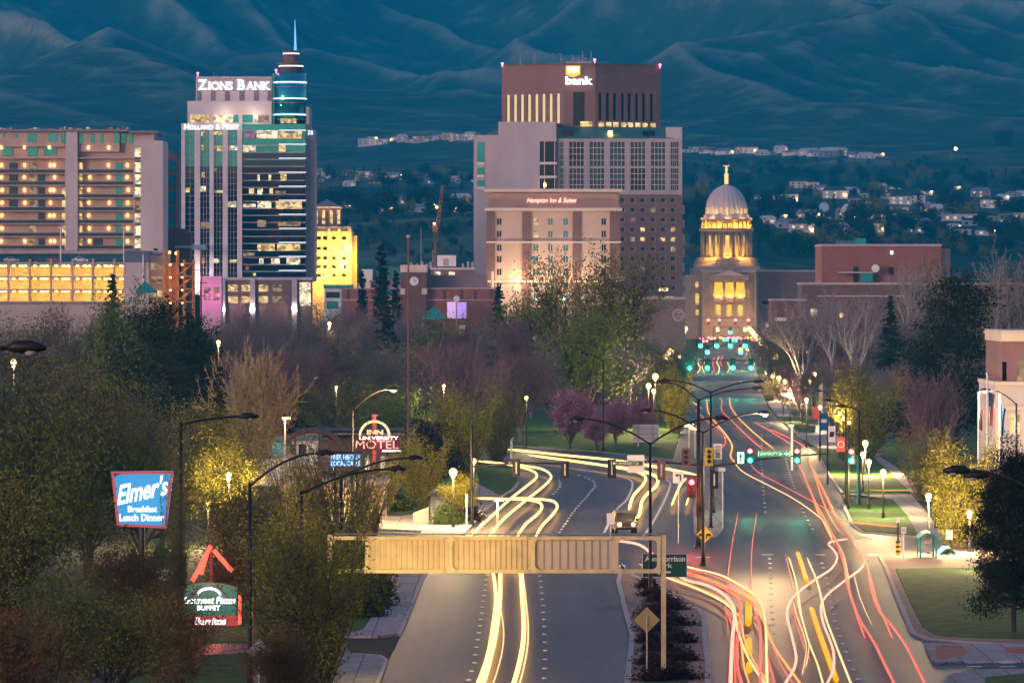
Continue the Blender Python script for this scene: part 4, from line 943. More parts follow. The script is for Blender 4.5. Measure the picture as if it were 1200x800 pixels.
# --- boulevard fronts beside the street
f = Fa(1250); T = thing('brick_corner_building', 'brown brick block with a round emblem beside the boulevard below the bank tower', 'building', f.base(760, 8))
w = MB(); f.box(w, 742, 350, 803, 441, 0, 14); f.box(w, 690, 358, 742, 441, 1.5, 14); w.build('wall', M['brickbrown'], T)
for px in (696, 708, 720, 732): f.ub('window', M['roomdim' if px in (696, 720) else 'glassdark'], px-4, 372, px+4, 382, 1.3, 1.6, T)
f.ub('cornice', M['lav2'], 741, 348, 804, 351, -.6, 14.5, T)
b = MB()
for r0 in (7, 5.2): 
    b.tube([(f.x(795)+r0*.208*math.cos(a), 1249.85, f.z(369)+r0*.208*math.sin(a)) for a in [2*math.pi*k/20 for k in range(21)]], .13, 5)
b.box(f.x(791.5), 1249.7, f.z(371), f.x(798.5), 1249.95, f.z(369.8)); b.box(f.x(793), 1249.7, f.z(367.5), f.x(797), 1249.95, f.z(366))
b.build('round_emblem', mat('emblem', (.55, .4, .45), .6, .05, 1), T)
f.ub('lit_sign', emat('litsign', (1, .8, .4), 1.6), 772, 337.5, 783, 341, 0, 1, T); f.ub('sign_post', M['steel'], 777, 341, 778, 349, .3, .6, T)
f.ub('lit_window', M['room'], 738, 347+6, 741, 357, 1.2, 1.4, T)
for i, (D, a, c, top, m, lab) in enumerate(((1700, 889, 966, 318, 'brickbrown', 'long brown block standing right of the capitol behind the birches'), (1150, 905, 945, 352, 'brickdark', 'low dark brick shop with a white awning behind the white birches'), (1350, 742, 800, 358, 'brickdark', 'dark shop front hidden behind the round emblem block'))):
    f = Fa(D); T = thing('shop_building', lab, 'building', f.base((a+c)/2, 8))
    w = MB(); f.box(w, a, top, c, YH+FPX*20/D+2, 0, 16); w.build('wall', M[m], T); f.ub('roof_edge', M['lav2'], a-.5, top-1.6, c+.5, top+.4, -.4, 16.3, T)
    if i == 0:
        f.ub('window_band', M['glassdark'], a+3, 352, c-8, 356, -.2, .1, T); f.ub('awning', M['lav2'], 905, 364, 925, 368, -2, 0, T)
        for px in (897, 915, 930): f.ub('lit_window', M['room'], px, 378, px+4, 383, -.1, .1, T)
    if i == 1: f.ub('awning', M['white'], 908, 372, 922, 376, -1.5, 0, T)
# --- big brick block right
f = Fa(1420); T = thing('brick_theatre', 'large blank red brick block with a white dish right of the capitol', 'building', f.base(1040, 15))
w = MB(); f.box(w, 963, 287.5, 1103, 425, 0, 30); w.build('wall', M['brickred'], T); f.ub('parapet', M['lav2'], 962.5, 286, 1103.5, 288.5, -.3, 30.3, T)
w = MB(); f.box(w, 1103.2, 291, 1115, 425, 4, 28); w.build('side_block', M['tan'], T)
f.ub('roof_plant', M['greenroof'], 985, 281.5, 1014, 286, 10, 22, T); f.ub('rooftop_plant', M['teal'], 1004, 279, 1016, 286, 4, 9, T)
f.ub('door', M['dark'], 1000, 312, 1006, 331, -.15, .1, T); f.ub('vent', M['dark'], 1041, 313, 1047, 322, -.2, .1, T); f.ub('plant_box', M['teal'], 1008, 319, 1022, 330, -3, -.2, T); f.ub('ledge', M['lav2'], 982, 318.5, 1023, 320, -3.2, 0, T)
f.ub('wall_lamp', M['letter'], 1043.5, 294, 1046.5, 298, -.5, 0, T)
MB().disc((f.x(1025), 1417, f.z(314.5)), f.x(4.6)-f.x(0), .3).build('dish', M['white'], T)
f = Fa(1300); T = thing('low_brick_building', 'long low brick building with lit windows behind the dark pine on the right', 'building', f.base(1090, 10))
w = MB(); H = [(1061, 354, 1071, 362), (1077, 354, 1089, 362), (1080, 370, 1087, 378), (950, 362, 958, 370)]
f.wall(w, 940, 333, 1235, 430, H); f.shell(w, 940, 333, 1235, 430, 20); w.build('wall', M['brickdark'], T)
f.ub('roof_edge', M['lav2'], 939, 331, 1236, 333.6, -.4, 20.5, T); f.ub('ledge', M['lav2'], 958, 346, 1070, 347.6, -.5, 0, T)
for h in H: f.ub('lit_window', M['roomw'], *h, .2, .3, T)
f.ub('red_sign', emat('redsign', (1, .08, .14), 1.3, False), 1091, 382, 1102, 394, -3, -2.6, T)
# --- low brick centre with clock tower
f = Fa(1320); T = thing('clock_tower_building', 'brick shopping block with purple roofs and a white clock on its tower', 'building', f.base(500, 10))
M['purpleroof'] = mat('purpleroof', (.24, .17, .2), .7, .12, .2)
w = MB(); f.box(w, 384, 338, 586, 430, 0, 20); w.build('wall', M['brickred'], T)
w = MB(); f.box(w, 500, 322, 571, 338, 6, 20); f.box(w, 432, 328, 470, 338, 5, 18); w.build('roof_block', M['purpleroof'], T)
w = MB(); f.box(w, 470, 312, 500, 430, -2, 12); w.build('clock_tower', M['brickdark'], T)
f.ub('tower_cap', M['cream'], 469.5, 310.5, 500.5, 319, -2.4, 12.4, T); f.ub('tower_base', M['cream'], 469.5, 338, 475, 345, -2.3, 0, T); f.ub('tower_base', M['cream'], 494.5, 338, 500.5, 345, -2.3, 0, T)
ck = MB().disc((f.x(485.5), 1317.6, f.z(329.5)), f.x(5.2)-f.x(0), .35, 28).build('clock', M['white'], T)
b = MB(); b.box(f.x(485.2), 1317.5, f.z(329.5), f.x(485.8), 1317.58, f.z(325.8)); b.box(f.x(485.5), 1317.5, f.z(329.8), f.x(488.4), 1317.58, f.z(329.2)); b.build('clock_hand', M['dark'], ck)
for b_ in (338.5, 352): f.ub('cornice', M['lav2'], 383, b_-1.2, 587, b_, -.5, 20 if b_ < 340 else 0, T)
for px in (407, 426, 448, 520, 540, 556, 575): f.ub('pilaster', M['brickdark'], px-.6, 340, px+.6, 352, -.4, 0, T)
f.ub('end_block', M['cream'], 420, 330, 434, 338, 2, 16, T)
f = Fa(1300)
for i, (px, py, wd, lab) in enumerate(((453, 334, 12, 'teal peaked canopy on the brick block left of the clock tower'), (508, 359, 27, 'teal canopy half hidden by trees right of the clock tower'))):
    T = thing('tent_canopy', lab, 'canopy', (f.x(px), 1300, 0))
    a, c = f.x(px-wd/2), f.x(px+wd/2); zt, zb = f.z(py), f.z(py+8+i*3); w = MB()
    w._add([(a, 1297, zb), (c, 1297, zb), (c, 1303, zb), (a, 1303, zb), ((a+c)/2, 1300, zt), (a, 1297, zb-.9), (c, 1297, zb-.9), (c, 1303, zb-.9), (a, 1303, zb-.9)], [(0,1,4),(1,2,4),(2,3,4),(3,0,4),(5,6,1,0),(6,7,2,1),(7,8,3,2),(8,5,0,3)]); w.build('cover', M['teal'], T)
    for q in (px-wd/2+1, px+wd/2-1): MB().cyl(f.x(q), 1298, 0, zb, .14).build('pole', M['galv'], T)
f = Fa(1310); T = thing('lit_billboard', 'violet lit hanging picture board under a round white sign amid the trees', 'billboard', f.base(535, 0))
f.ub('panel', emat('pinkpanel', (.75, .42, .8), 1.1, False), 524, 353.5, 534, 373, 0, .4, T); f.ub('panel', emat('violetpanel', (.5, .3, .9), 1.1, False), 535.5, 354, 546.5, 373, 0, .4, T)
f.ub('post', M['galv'], 534.2, 346, 535.3, 420, .1, .3, T); MB().disc((f.x(535), 1309.7, f.z(350)), .8, .3).build('round_sign', M['white'], T)
for k, py in enumerate((380, 388)): f.ub('lit_panel', M['room'], 538, py, 545, py+6, 0, .3, T)
f = Fa(1420); T = thing('plain_brick_building', 'brown building with white roof plant between the gold block and the hotel', 'building', f.base(525, 8))
w = MB(); f.box(w, 505, 315, 556, 425, 0, 16); w.build('wall', M['brickbrown'], T); f.ub('roof_edge', M['cream'], 504.5, 313.5, 556.5, 316, -.4, 16, T)
f.ub('roof_unit', M['white'], 512, 299, 534, 312, 3, 12, T); f.ub('louvre', M['lav2'], 519, 303, 525, 311, 2.8, 3.05, T)
for px in (480, 487, 493, 499, 503, 541, 547, 552): f.ub('roof_vent', M['galv'], px, 306+rnd.random()*3, px+2.5, 314, 5, 6.5, T)
for px in (513, 530): f.ub('lit_window', M['roomw'], px-4, 318.5, px+3, 322, -.2, .1, T)
for px, a in ((493, 266), (507, 292)): mast(f, px, a, 314, 6, T, .15)
f.ub('rear_block', M['greenroof'], 440, 312, 470, 425, 12, 22, T); f.ub('rear_block', M['white'], 420, 315, 432, 425, 30, 42, T)
f = Fa(1280); T = thing('white_kiosk_building', 'small pale blue and white building left of the low brick block', 'building', f.base(385, 5))
w = MB(); f.box(w, 380, 337, 400, 440, 0, 9); w.build('wall', mat('paleblue', (.45, .58, .62), .6, .1, .4), T); w = MB(); f.box(w, 379, 333.5, 414, 338, -.4, 9.4); w.build('roof', M['glassteal'], T)
f.ub('window', M['glassteal'], 383, 353, 396, 362, -.2, .05, T); f.ub('window', M['glass'], 382, 342, 398, 349, -.2, .05, T)
# --- near building at the right edge
f = Fa(470); T = thing('corner_office', 'mauve and white two storey office with cornice at the right edge behind flags', 'building', f.base(1190, 8))
H = [(1175.5, 424, 1180.8, 446), (1193, 423, 1206, 448), (1216, 423, 1229, 448)]; H2 = [(1183.5, 485, 1195, 508), (1207, 485, 1219, 508), (1183.5, 545, 1195, 566), (1207, 545, 1219, 566)]
w = MB(); f.wall(w, 1175, 388, 1300, 449, H, y=.8, rev=.3); f.shell(w, 1175, 388, 1300, 449, 16, .8); w.build('wall', mat('mauve', (.22, .13, .145), .85, .1, .5), T)
w = MB(); f.wall(w, 1167, 449, 1300, 594, H2, y=0, rev=.3); f.shell(w, 1167, 449, 1300, 594, 17, 0); w.build('base_wall', M['lav'], T)
w = MB(); f.box(w, 1173.5, 387, 1302, 400, .3, 16.5); f.box(w, 1172.5, 389.5, 1302, 392, .1, 17); w.build('cornice', M['cream'], T)
for b_ in (449, 478): f.ub('string_course', M['cream'], 1165.5, b_-2, 1300, b_+2, -.35, 17 if b_ < 450 else .02, T)
for h in H: f.ub('window', M['roomdim' if h[0] > 1190 else 'glassdark'], *h, 1.0, 1.1, T)
for i, h in enumerate(H2): 
    f.ub('window', M['room' if i < 2 else 'glass'], *h, .2, .3, T); f.ub('mullion', M['white'], (h[0]+h[2])/2-.4, h[1], (h[0]+h[2])/2+.4, h[3], .08, .19, T); f.ub('mullion', M['white'], h[0], (h[1]+h[3])/2-.4, h[2], (h[1]+h[3])/2+.4, .1, .21, T)
for px in (1170, 1200, 1225): f.ub('pilaster', M['cream'], px-2.5, 480, px+2.5, 594, -.25, 0, T)
# --- motel, diner and the white house on the left
f = Fa(520); T = thing('white_motel_house', 'white two storey house with teal glass bay behind the arched pergola on the left', 'house', f.base(335, 6))
w = MB(); H = [(340, 521, 346, 532), (350, 520, 359, 533), (326, 521, 334, 532)]; f.wall(w, 322, 516, 370, 570, H, rev=.2); f.shell(w, 322, 516, 370, 570, 9); w.build('wall', M['white'], T)
for h in H: f.ub('window', M['glass'], *h, .12, .2, T)
f.ub('glass_bay', M['glassteal'], 300, 515, 336, 536, -1.2, 5, T); f.ub('bay_wall', M['white'], 300, 536.3, 340, 570, -1.2, 5, T); f.ub('bay_light', emat('teal_light', (.1, .55, .6), .5, False), 319, 518, 334, 534, -1.3, -1.21, T); f.ub('step_wall', M['brownstone'], 343, 546, 366, 549, -1, 0, T)
f.ub('roof', M['greyroof'], 320, 513, 372, 516, -.4, 9.4, T)
f = Fa(505); T = thing('arched_pergola', 'brown arched timber pergola over the motel yard', 'pergola', f.base(366, 2))
for yy in (0, 4):
    b = MB(); b.tube([(f.x(366)+f.x(0+30*math.cos(a))-f.x(0), 505+yy, f.z(522)+ (f.z(0)-f.z(17))*math.sin(a)) for a in [math.pi*k/14 for k in range(15)]], .22, 6); b.build('arch', M['brownstone'], T)
for px in (346, 374): f.ub('post', M['brownstone'], px-1, 508, px+1, 572, 0, .3, T)
for py in (509, 513): f.ub('rail', mat('tealrail', (.1, .3, .33), .5, .1, .5), 348, py, 384, py+1.6, .1, .3, T)
f = Fa(560); T = thing('motel_block', 'long low motel with dark flat roof behind the neon motel sign', 'motel', f.base(410, 6))
w = MB(); f.box(w, 345, 512, 480, 552, 0, 10); w.build('wall', M['brickbrown'], T); w = MB(); f.box(w, 343, 504, 482, 512, -1.5, 11); w.build('roof', M['dark'], T)
f.ub('fascia', M['lav2'], 343, 507, 482, 508.4, -1.7, -1.52, T)
for px in (430, 448): f.ub('lit_door', M['roomw'], px-2, 534, px+3, 550, -.1, .1, T)
f = Fa(440); T = thing('diner', 'low diner whose yellow lit windows glow through the trees on the left', 'restaurant', f.base(405, 6))
w = MB(); H = [(368, 591, 390, 609), (393, 591, 418, 609), (421, 591, 443, 609)]; f.wall(w, 330, 570, 450, 611, H, rev=.25); f.shell(w, 330, 570, 450, 611, 10); w.build('wall', M['tan'], T)
f.ub('roof', M['greyroof'], 327, 562, 453, 570.5, -.8, 10.5, T)
M['roomyel'] = room('roomyel', (1, .7, .12), 1.5, .5, (.4, .4, .8))
for h in H: f.ub('lit_window', M['roomyel'], *h, .15, .25, T)
f.ub('wall_panel', mat('dinerpanel', (.4, .27, .24), .8, .1, .5), 332, 574, 364, 606, -.15, 0, T)
for px in (380, 406, 432): point('diner_lamp', (f.x(px), 437.5, f.z(598)), 90, (1, .65, .2), T, .3)
# ------------------------------------------------------------------ trees
def leafmat(name, c, c2, scale=.5):
    return mat(name, c, .85, 0, scale, detail=3, c2=c2, spec=.15)
for k, c, c2 in (('leaf_olive', (.105, .105, .022), (.21, .20, .042)), ('leaf_green', (.060, .090, .020), (.13, .175, .036)), ('leaf_yellow', (.17, .17, .018), (.32, .30, .034)),
                 ('leaf_dark', (.008, .014, .010), (.022, .032, .019)), ('leaf_spruce', (.012, .022, .018), (.035, .052, .042)), ('leaf_rust', (.12, .065, .018), (.20, .12, .032)),
                 ('leaf_grey', (.07, .078, .042), (.13, .135, .07)), ('blossom', (.21, .085, .17), (.36, .18, .30)), ('hedge', (.045, .07, .018), (.09, .12, .028)), ('shrub_dark', (.025, .012, .012), (.05, .022, .02))):
    M[k] = leafmat(k, c, c2, 1.2)
for k, c in (('bark', (.06, .045, .035)), ('bark_pale', (.34, .32, .31)), ('twig_purple', (.19, .12, .155)), ('twig_grey', (.19, .16, .18)), ('twig_brown', (.12, .085, .06)), ('twig_lit', (.36, .28, .16)), ('twig_pale', (.30, .26, .27))):
    M[k] = mat(k, c, .9, .3, 2.0)
def skel(rng, H, bole, nl, spread, levels=3, kids=(5, 5, 4), up=.12, wob=.18, lean=.02):
    """segments (p0,p1,r0,r1,level) of a branching tree of height about H"""
    S = []; tips = []
    def nrm(v): return v/(np.linalg.norm(v)+1e-9)
    def br(p, d, L, r, lev):
        ns = 4 if lev == 0 else 3
        for i in range(ns):
            d = nrm(d+rng.normal(0, wob, 3)+np.array([0, 0, up])); q = p+d*L/ns; r2 = r*(.80 if lev else .86)
            S.append((p, q, r, r2, lev)); p, r = q, r2
            if lev < levels:
                k = kids[lev] if i < ns-1 else kids[lev]+1
                for j in range(k if (i > 0 or lev > 0) else max(1, k-1)):
                    if rng.random() < .22: continue
                    o = nrm(rng.normal(0, 1, 3)); o = nrm(o-d*o.dot(d)); c = nrm(d*(1-spread*.55)+o*spread*1.1+np.array([0, 0, up*.8]))
                    br(p, c, L*rng.uniform(.48, .72), r*.62, lev+1)
            else: tips.append((p, d))
    p0 = np.array([0., 0., 0.]); hb = H*bole; d = np.array([rng.normal(0, lean), rng.normal(0, lean), 1.])
    r0 = H*.016
    pm = p0+nrm(d)*hb; S.append((p0, pm, r0*1.25, r0, 0))
    for j in range(nl):
        a = 2*math.pi*(j+rng.uniform(-.25, .25))/nl; t_ = spread*rng.uniform(.55, 1.15)
        c = nrm(np.array([math.cos(a)*t_, math.sin(a)*t_, 1.])) if j else nrm(np.array([.05, .05, 1.]))
        br(pm-np.array([0, 0, 1])*hb*.25*rng.random()*(j > 0), c, (H-hb)*rng.uniform(.52, .62)*(1 if j else 1.08), r0*(.62 if j else .8), 1 if levels > 2 else 1)
    return S, tips
def seg_mesh(name, S, m, minr=.012, sides=(6, 5, 4, 3)):
    V = []; F = []; n0 = 0
    for lv in range(4):
        s = [q for q in S if q[4] == lv]
        if not s: continue
        n = sides[lv]; p = np.array([q[0] for q in s]); q_ = np.array([q[1] for q in s]); r0 = np.maximum([q[2] for q in s], minr); r1 = np.maximum([q[3] for q in s], minr*.8)
        d = q_-p; d /= np.linalg.norm(d, axis=1)[:, None]+1e-9
        ref = np.where(np.abs(d[:, 2:3]) < .9, np.array([[0, 0, 1.]]), np.array([[1., 0, 0]])); a = np.cross(d, ref); a /= np.linalg.norm(a, axis=1)[:, None]; b_ = np.cross(d, a)
        th = np.arange(n)*2*np.pi/n; ring = a[:, None]*np.cos(th)[None, :, None]+b_[:, None]*np.sin(th)[None, :, None]
        v = np.concatenate([p[:, None]+ring*r0[:, None, None], q_[:, None]+ring*r1[:, None, None]], 1).reshape(-1, 3); V.append(v)
        base = n0+np.arange(len(s))*2*n; k = np.arange(n); k2 = (k+1) % n
        f = np.stack([base[:, None]+k, base[:, None]+k2, base[:, None]+n+k2, base[:, None]+n+k], 2).reshape(-1, 4); F.append(f); n0 += len(v)
    return npmesh(name, np.concatenate(V), np.concatenate(F), m)
def npmesh(name, V, F, m, smooth=False):
    me = bpy.data.meshes.new(name); k = F.shape[1]
    me.vertices.add(len(V)); me.vertices.foreach_set('co', V.astype(np.float32).ravel()); me.loops.add(F.size); me.loops.foreach_set('vertex_index', F.astype(np.int32).ravel())
    me.polygons.add(len(F)); me.polygons.foreach_set('loop_start', np.arange(0, F.size, k, dtype=np.int32)); me.polygons.foreach_set('loop_total', np.full(len(F), k, np.int32))
    me.materials.append(m); me.update(calc_edges=True); me.validate(); return me
def leaf_mesh(name, C, size, rng, m, asp=.55, dirs=None, flat=0.0):
    """one small pointed leaf-clump face per centre C"""
    n = len(C); d = rng.normal(0, 1, (n, 3)) if dirs is None else dirs+rng.normal(0, .35, (n, 3)); d /= np.linalg.norm(d, axis=1)[:, None]
    o = rng.normal(0, 1, (n, 3)); o -= d*(o*d).sum(1)[:, None]; o /= np.linalg.norm(o, axis=1)[:, None]
    s = size*rng.uniform(.55, 1.35, (n, 1)); V = np.stack([C-d*s*.5, C+o*s*asp*.5, C+d*s*.6, C-o*s*asp*.5], 1).reshape(-1, 3)
    return npmesh(name, V, np.arange(4*n).reshape(-1, 4), m)
def leaf_centres(rng, tips, per, sig, S=None, lv=3, along=0):
    P = np.array([t_[0] for t_ in tips]); C = np.repeat(P, per, 0)+rng.normal(0, sig, (len(P)*per, 3))
    return C
TREE = {}
def kind_leafy(key, seed, H, leaf, bark, bole=.22, nl=6, spread=.62, per=9, sig=.42, size=.34, kids=(4, 3, 2), up=.1, asp=.55, thin=1.0):
    rng = np.random.default_rng(seed); S, tips = skel(rng, H, bole, nl, spread, 3, kids, up)
    if thin < 1: tips = [t_ for t_ in tips if rng.random() < thin]
    C = leaf_centres(rng, tips, per, sig)
    TREE[key] = (np.percentile(C[:, 2], 99.5), seg_mesh('trunk', S, M[bark]), leaf_mesh('crown', C, size, rng, M[leaf], asp), 2*np.percentile(np.abs(C[:, 0]), 96))
def kind_bare(key, seed, H, twig, bark=None, bole=.2, nl=7, spread=.5, kids=(4, 4, 4), up=.16, minr=.016):
    rng = np.random.default_rng(seed); S, tips = skel(rng, H, bole, nl, spread, 3, kids, up)
    extra = []
    for p, d in tips:                              # the finest twigs
        for j in range(3):
            e_ = d+rng.normal(0, .5, 3); e_ /= np.linalg.norm(e_); extra.append((p, p+e_*rng.uniform(.3, .9)*H/14, .012, .006, 3))
    tr = [s for s in S if s[4] <= 1]; tw = [s for s in S if s[4] > 1]+extra
    ex = np.array([s[1] for s in tw])
    TREE[key] = (np.percentile(ex[:, 2], 99.5), seg_mesh('trunk', tr, M[bark or twig]), seg_mesh('crown', tw, M[twig], minr, (3, 3, 3, 3)), 2*np.percentile(np.abs(ex[:, 0]), 96))
def kind_conifer(key, seed, H, leaf='leaf_spruce', r=.2, n=26, droop=.25, size=.42, per=34, jag=.25, bole=.05, shape=.85):
    rng = np.random.default_rng(seed); S = [(np.array([0, 0, 0.]), np.array([0, 0, H*.97]), H*.014, H*.002, 0)]; C = []; Dd = []
    for i in range(n):
        z = H*(bole+(1-bole)*i/n); L = H*r*(1-i/n)**shape*1.0+.15
        for j in range(7 if i < n*.8 else 5):
            a = rng.uniform(0, 2*np.pi); l = L*rng.uniform(1-jag*1.6, 1+jag*.6); zz_ = z+rng.normal(0, H*.012)
            e_ = np.array([math.cos(a), math.sin(a), 0]); q = np.array([0, 0, zz_])+e_*l+np.array([0, 0, -droop*l+.04*H*0])
            S.append((np.array([0, 0, zz_]), q, .05, .015, 2)); t_ = rng.random(per)**.7
            pts = np.array([0, 0, zz_])+np.outer(t_, q-np.array([0, 0, zz_]))+rng.normal(0, .10*l+.07, (per, 3))*np.array([1, 1, .55]); C.append(pts); Dd.append(np.tile(e_+np.array([0, 0, -.35]), (per, 1)))
    C = np.concatenate(C); TREE[key] = (H, seg_mesh('trunk', S, M['bark']), leaf_mesh('crown', C, size, rng, M[leaf], .42, np.concatenate(Dd)), 2*H*r)
def kind_pine(key, seed, H, leaf='leaf_dark', size=.42, n=50, per=320):
    rng = np.random.default_rng(seed); S = [(np.array([0, 0, 0.]), np.array([0, 0, H*.95]), H*.018, H*.003, 0)]; C = []
    for i in range(n):
        t_ = (i+.5)/n; z = H*(.16+.80*t_); L = H*.30*math.sin(math.pi*min(1, .30+.70*t_))**.8*rng.uniform(.55, 1.15)+.2; a = i*2.4+rng.normal(0, .4)
        q = np.array([math.cos(a)*L, math.sin(a)*L, z+L*rng.uniform(-.1, .28)]); S.append((np.array([0, 0, z-.3]), q, .09, .03, 1))
        for k in range(4):
            c = np.array([0, 0, z])+(q-np.array([0, 0, z]))*rng.uniform(.4, 1.08)+rng.normal(0, .09*H*.4, 3); C.append(c+rng.normal(0, 1, (per//4, 3))*np.array([.058, .058, .032])*H*.75)
    C = np.concatenate(C); TREE[key] = (H, seg_mesh('trunk', S, M['bark']), leaf_mesh('crown', C, size, rng, M[leaf], .3), H*.56)
def kind_wand(key, seed, H, leaf, bark='bark', nst=46, spread=.20, per=60, size=.26, curve=.12, bole=.0):
    """many upright wands (willow, young poplar)"""
    rng = np.random.default_rng(seed); S = []; C = []
    for i in range(nst):
        a = rng.uniform(0, 2*np.pi); rr = spread*math.sqrt(rng.random()); L = H*rng.uniform(.62, 1.0)*(1-.28*(rr/spread)**2); p = np.array([math.cos(a)*rr*.14*H, math.sin(a)*rr*.14*H, H*bole*.4]); d = np.array([math.cos(a)*rr, math.sin(a)*rr, 1.]); pts = [p]
        for k in range(6):
            d = d+rng.normal(0, curve*.5, 3)*np.array([1, 1, 0]); d /= np.linalg.norm(d); pts.append(pts[-1]+d*L/6)
        for k in range(6): S.append((pts[k], pts[k+1], .05*(1-k/7)+.012, .05*(1-(k+1)/7)+.010, 2 if i > 6 else 1))
        P = np.array(pts); t_ = rng.uniform(.6, 6, per)-1e-3; k = t_.astype(int); f_ = (t_-k)[:, None]; C.append(P[k]*(1-f_)+P[np.minimum(k+1, 6)]*f_+rng.normal(0, .022*H, (per, 3)))
    if bole: S.append((np.array([0, 0, 0.]), np.array([0, 0, H*bole]), H*.02, H*.016, 0))
    C = np.concatenate(C); TREE[key] = (np.percentile(C[:, 2], 99.5), seg_mesh('trunk', S, M[bark]), leaf_mesh('crown', C, size, rng, M[leaf], .5), 2*np.percentile(np.abs(C[:, 0]), 96))
# near kinds have finer leaves, far kinds fewer
kind_leafy('near_olive', 1, 15, 'leaf_olive', 'bark', per=19, sig=.62, size=.23, kids=(4, 4, 3), thin=.5, nl=7)
kind_leafy('near_green', 2, 15, 'leaf_green', 'bark', per=19, sig=.65, size=.22, kids=(4, 4, 3), thin=.5, nl=7)
kind_leafy('near_grey', 3, 15, 'leaf_grey', 'bark', per=18, sig=.62, size=.22, kids=(4, 4, 3), thin=.5, nl=8)
kind_leafy('near_rust', 4, 9, 'leaf_rust', 'twig_brown', bole=.08, per=16, sig=.4, size=.17, kids=(4, 4, 3), nl=9, spread=.7, thin=.7)
kind_leafy('near_yellow', 5, 11, 'leaf_yellow', 'bark', per=16, sig=.42, size=.19, kids=(4, 4, 3), thin=.6)
kind_wand('wand_yellow', 6, 13, 'leaf_yellow', 'twig_brown', 64, .30, 210, .22, .14)
kind_wand('wand_olive', 7, 12, 'leaf_olive', 'twig_brown', 64, .34, 130, .19, .16)
kind_leafy('far_green', 8, 16, 'leaf_green', 'bark', per=6, sig=.6, size=.42, kids=(4, 3, 3), nl=7, spread=.7)
kind_leafy('far_olive', 9, 16, 'leaf_olive', 'bark', per=5, sig=.55, size=.40, kids=(4, 3, 3), nl=6, thin=.75)
kind_leafy('half_bare', 10, 24, 'leaf_olive', 'bark', bole=.28, per=7, sig=.6, size=.42, kids=(4, 4, 3), nl=6, spread=.6, thin=.5)
kind_bare('bare_purple', 11, 15, 'twig_purple'); kind_bare('bare_grey', 12, 15, 'twig_grey', nl=8, spread=.55); kind_bare('bare_brown', 13, 15, 'twig_brown', nl=7, spread=.6)
kind_bare('birch', 14, 20, 'twig_pale', 'bark_pale', bole=.25, nl=5, spread=.42, kids=(3, 2, 2), up=.2, minr=.02); kind_bare('birch2', 15, 20, 'twig_pale', 'bark_pale', bole=.38, nl=5, spread=.5, kids=(3, 2, 2), up=.2, minr=.02)
kind_bare('lit_bare', 16, 8, 'twig_lit', bole=.15, nl=8, spread=.8, minr=.02)  # lamplight on this tree put into its beige twig colour
kind_conifer('spruce', 17, 18); kind_conifer('spruce_slim', 18, 18, r=.15, n=24, leaf='leaf_dark'); kind_conifer('cypress', 19, 18, r=.11, n=30, droop=-.5, leaf='leaf_dark', jag=.15, shape=.55)
kind_pine('pine', 20, 20); kind_pine('pine2', 21, 18)
kind_pine('near_pine', 22, 12, 'leaf_dark', .22, 60, 900)
kind_leafy('blossom', 23, 8, 'blossom', 'bark', bole=.15, per=9, sig=.3, size=.26, kids=(4, 3, 3), nl=7, spread=.55, thin=.9)
kind_leafy('hill_tree', 24, 10, 'leaf_dark', 'bark', bole=.12, per=4, sig=.7, size=.95, kids=(3, 2, 1), nl=6, spread=.7); kind_conifer('hill_conifer', 25, 12, 'leaf_dark', .22, 12, .2, 1.0, 8)
kind_leafy('hill_olive', 26, 10, 'leaf_olive', 'bark', bole=.12, per=4, sig=.7, size=.9, kids=(3, 2, 1), nl=6, spread=.7)
kind_leafy('small_green', 27, 5, 'leaf_yellow', 'bark', bole=.3, per=16, sig=.22, size=.16, kids=(4, 3, 2), nl=7, spread=.4)
TREENAME = {'spruce': 'spruce_tree', 'spruce_slim': 'spruce_tree', 'cypress': 'cypress_tree', 'pine': 'pine_tree', 'pine2': 'pine_tree', 'near_pine': 'pine_tree', 'birch': 'birch_tree', 'birch2': 'birch_tree', 'wand_yellow': 'willow_tree', 'wand_olive': 'willow_tree', 'blossom': 'blossom_tree', 'hill_conifer': 'conifer_tree'}
def tree(key, x, y, h, label, group=None, width=None, z=None, rz=None, cat='tree', name=None):
    H, tm, cm, w0 = TREE[key]; s = h/H; sw = s if width is None else .35*s+.65*width/w0
    sw = min(max(sw, s*.55), s*1.9)
    T = thing(name or TREENAME.get(key, 'leafy_tree' if 'bare' not in key else 'bare_tree'), label, cat, (x, y, (ground_z(x, y)-.1) if z is None else z), group, rnd.uniform(0, 6.28) if rz is None else rz)
    T.scale = (sw, sw, s)
    for nm, me in (('trunk', tm), ('crown', cm)):
        o = bpy.data.objects.new(nm, me); COL.objects.link(o); o.parent = T
    return T
def ptree(key, px, top, D, wpx, label, group=None, **k):
    x = X(px, D); z0 = ground_z(x, D); return tree(key, x, D, Z(top, D)-z0, label, group, wpx*D/FPX, **k)
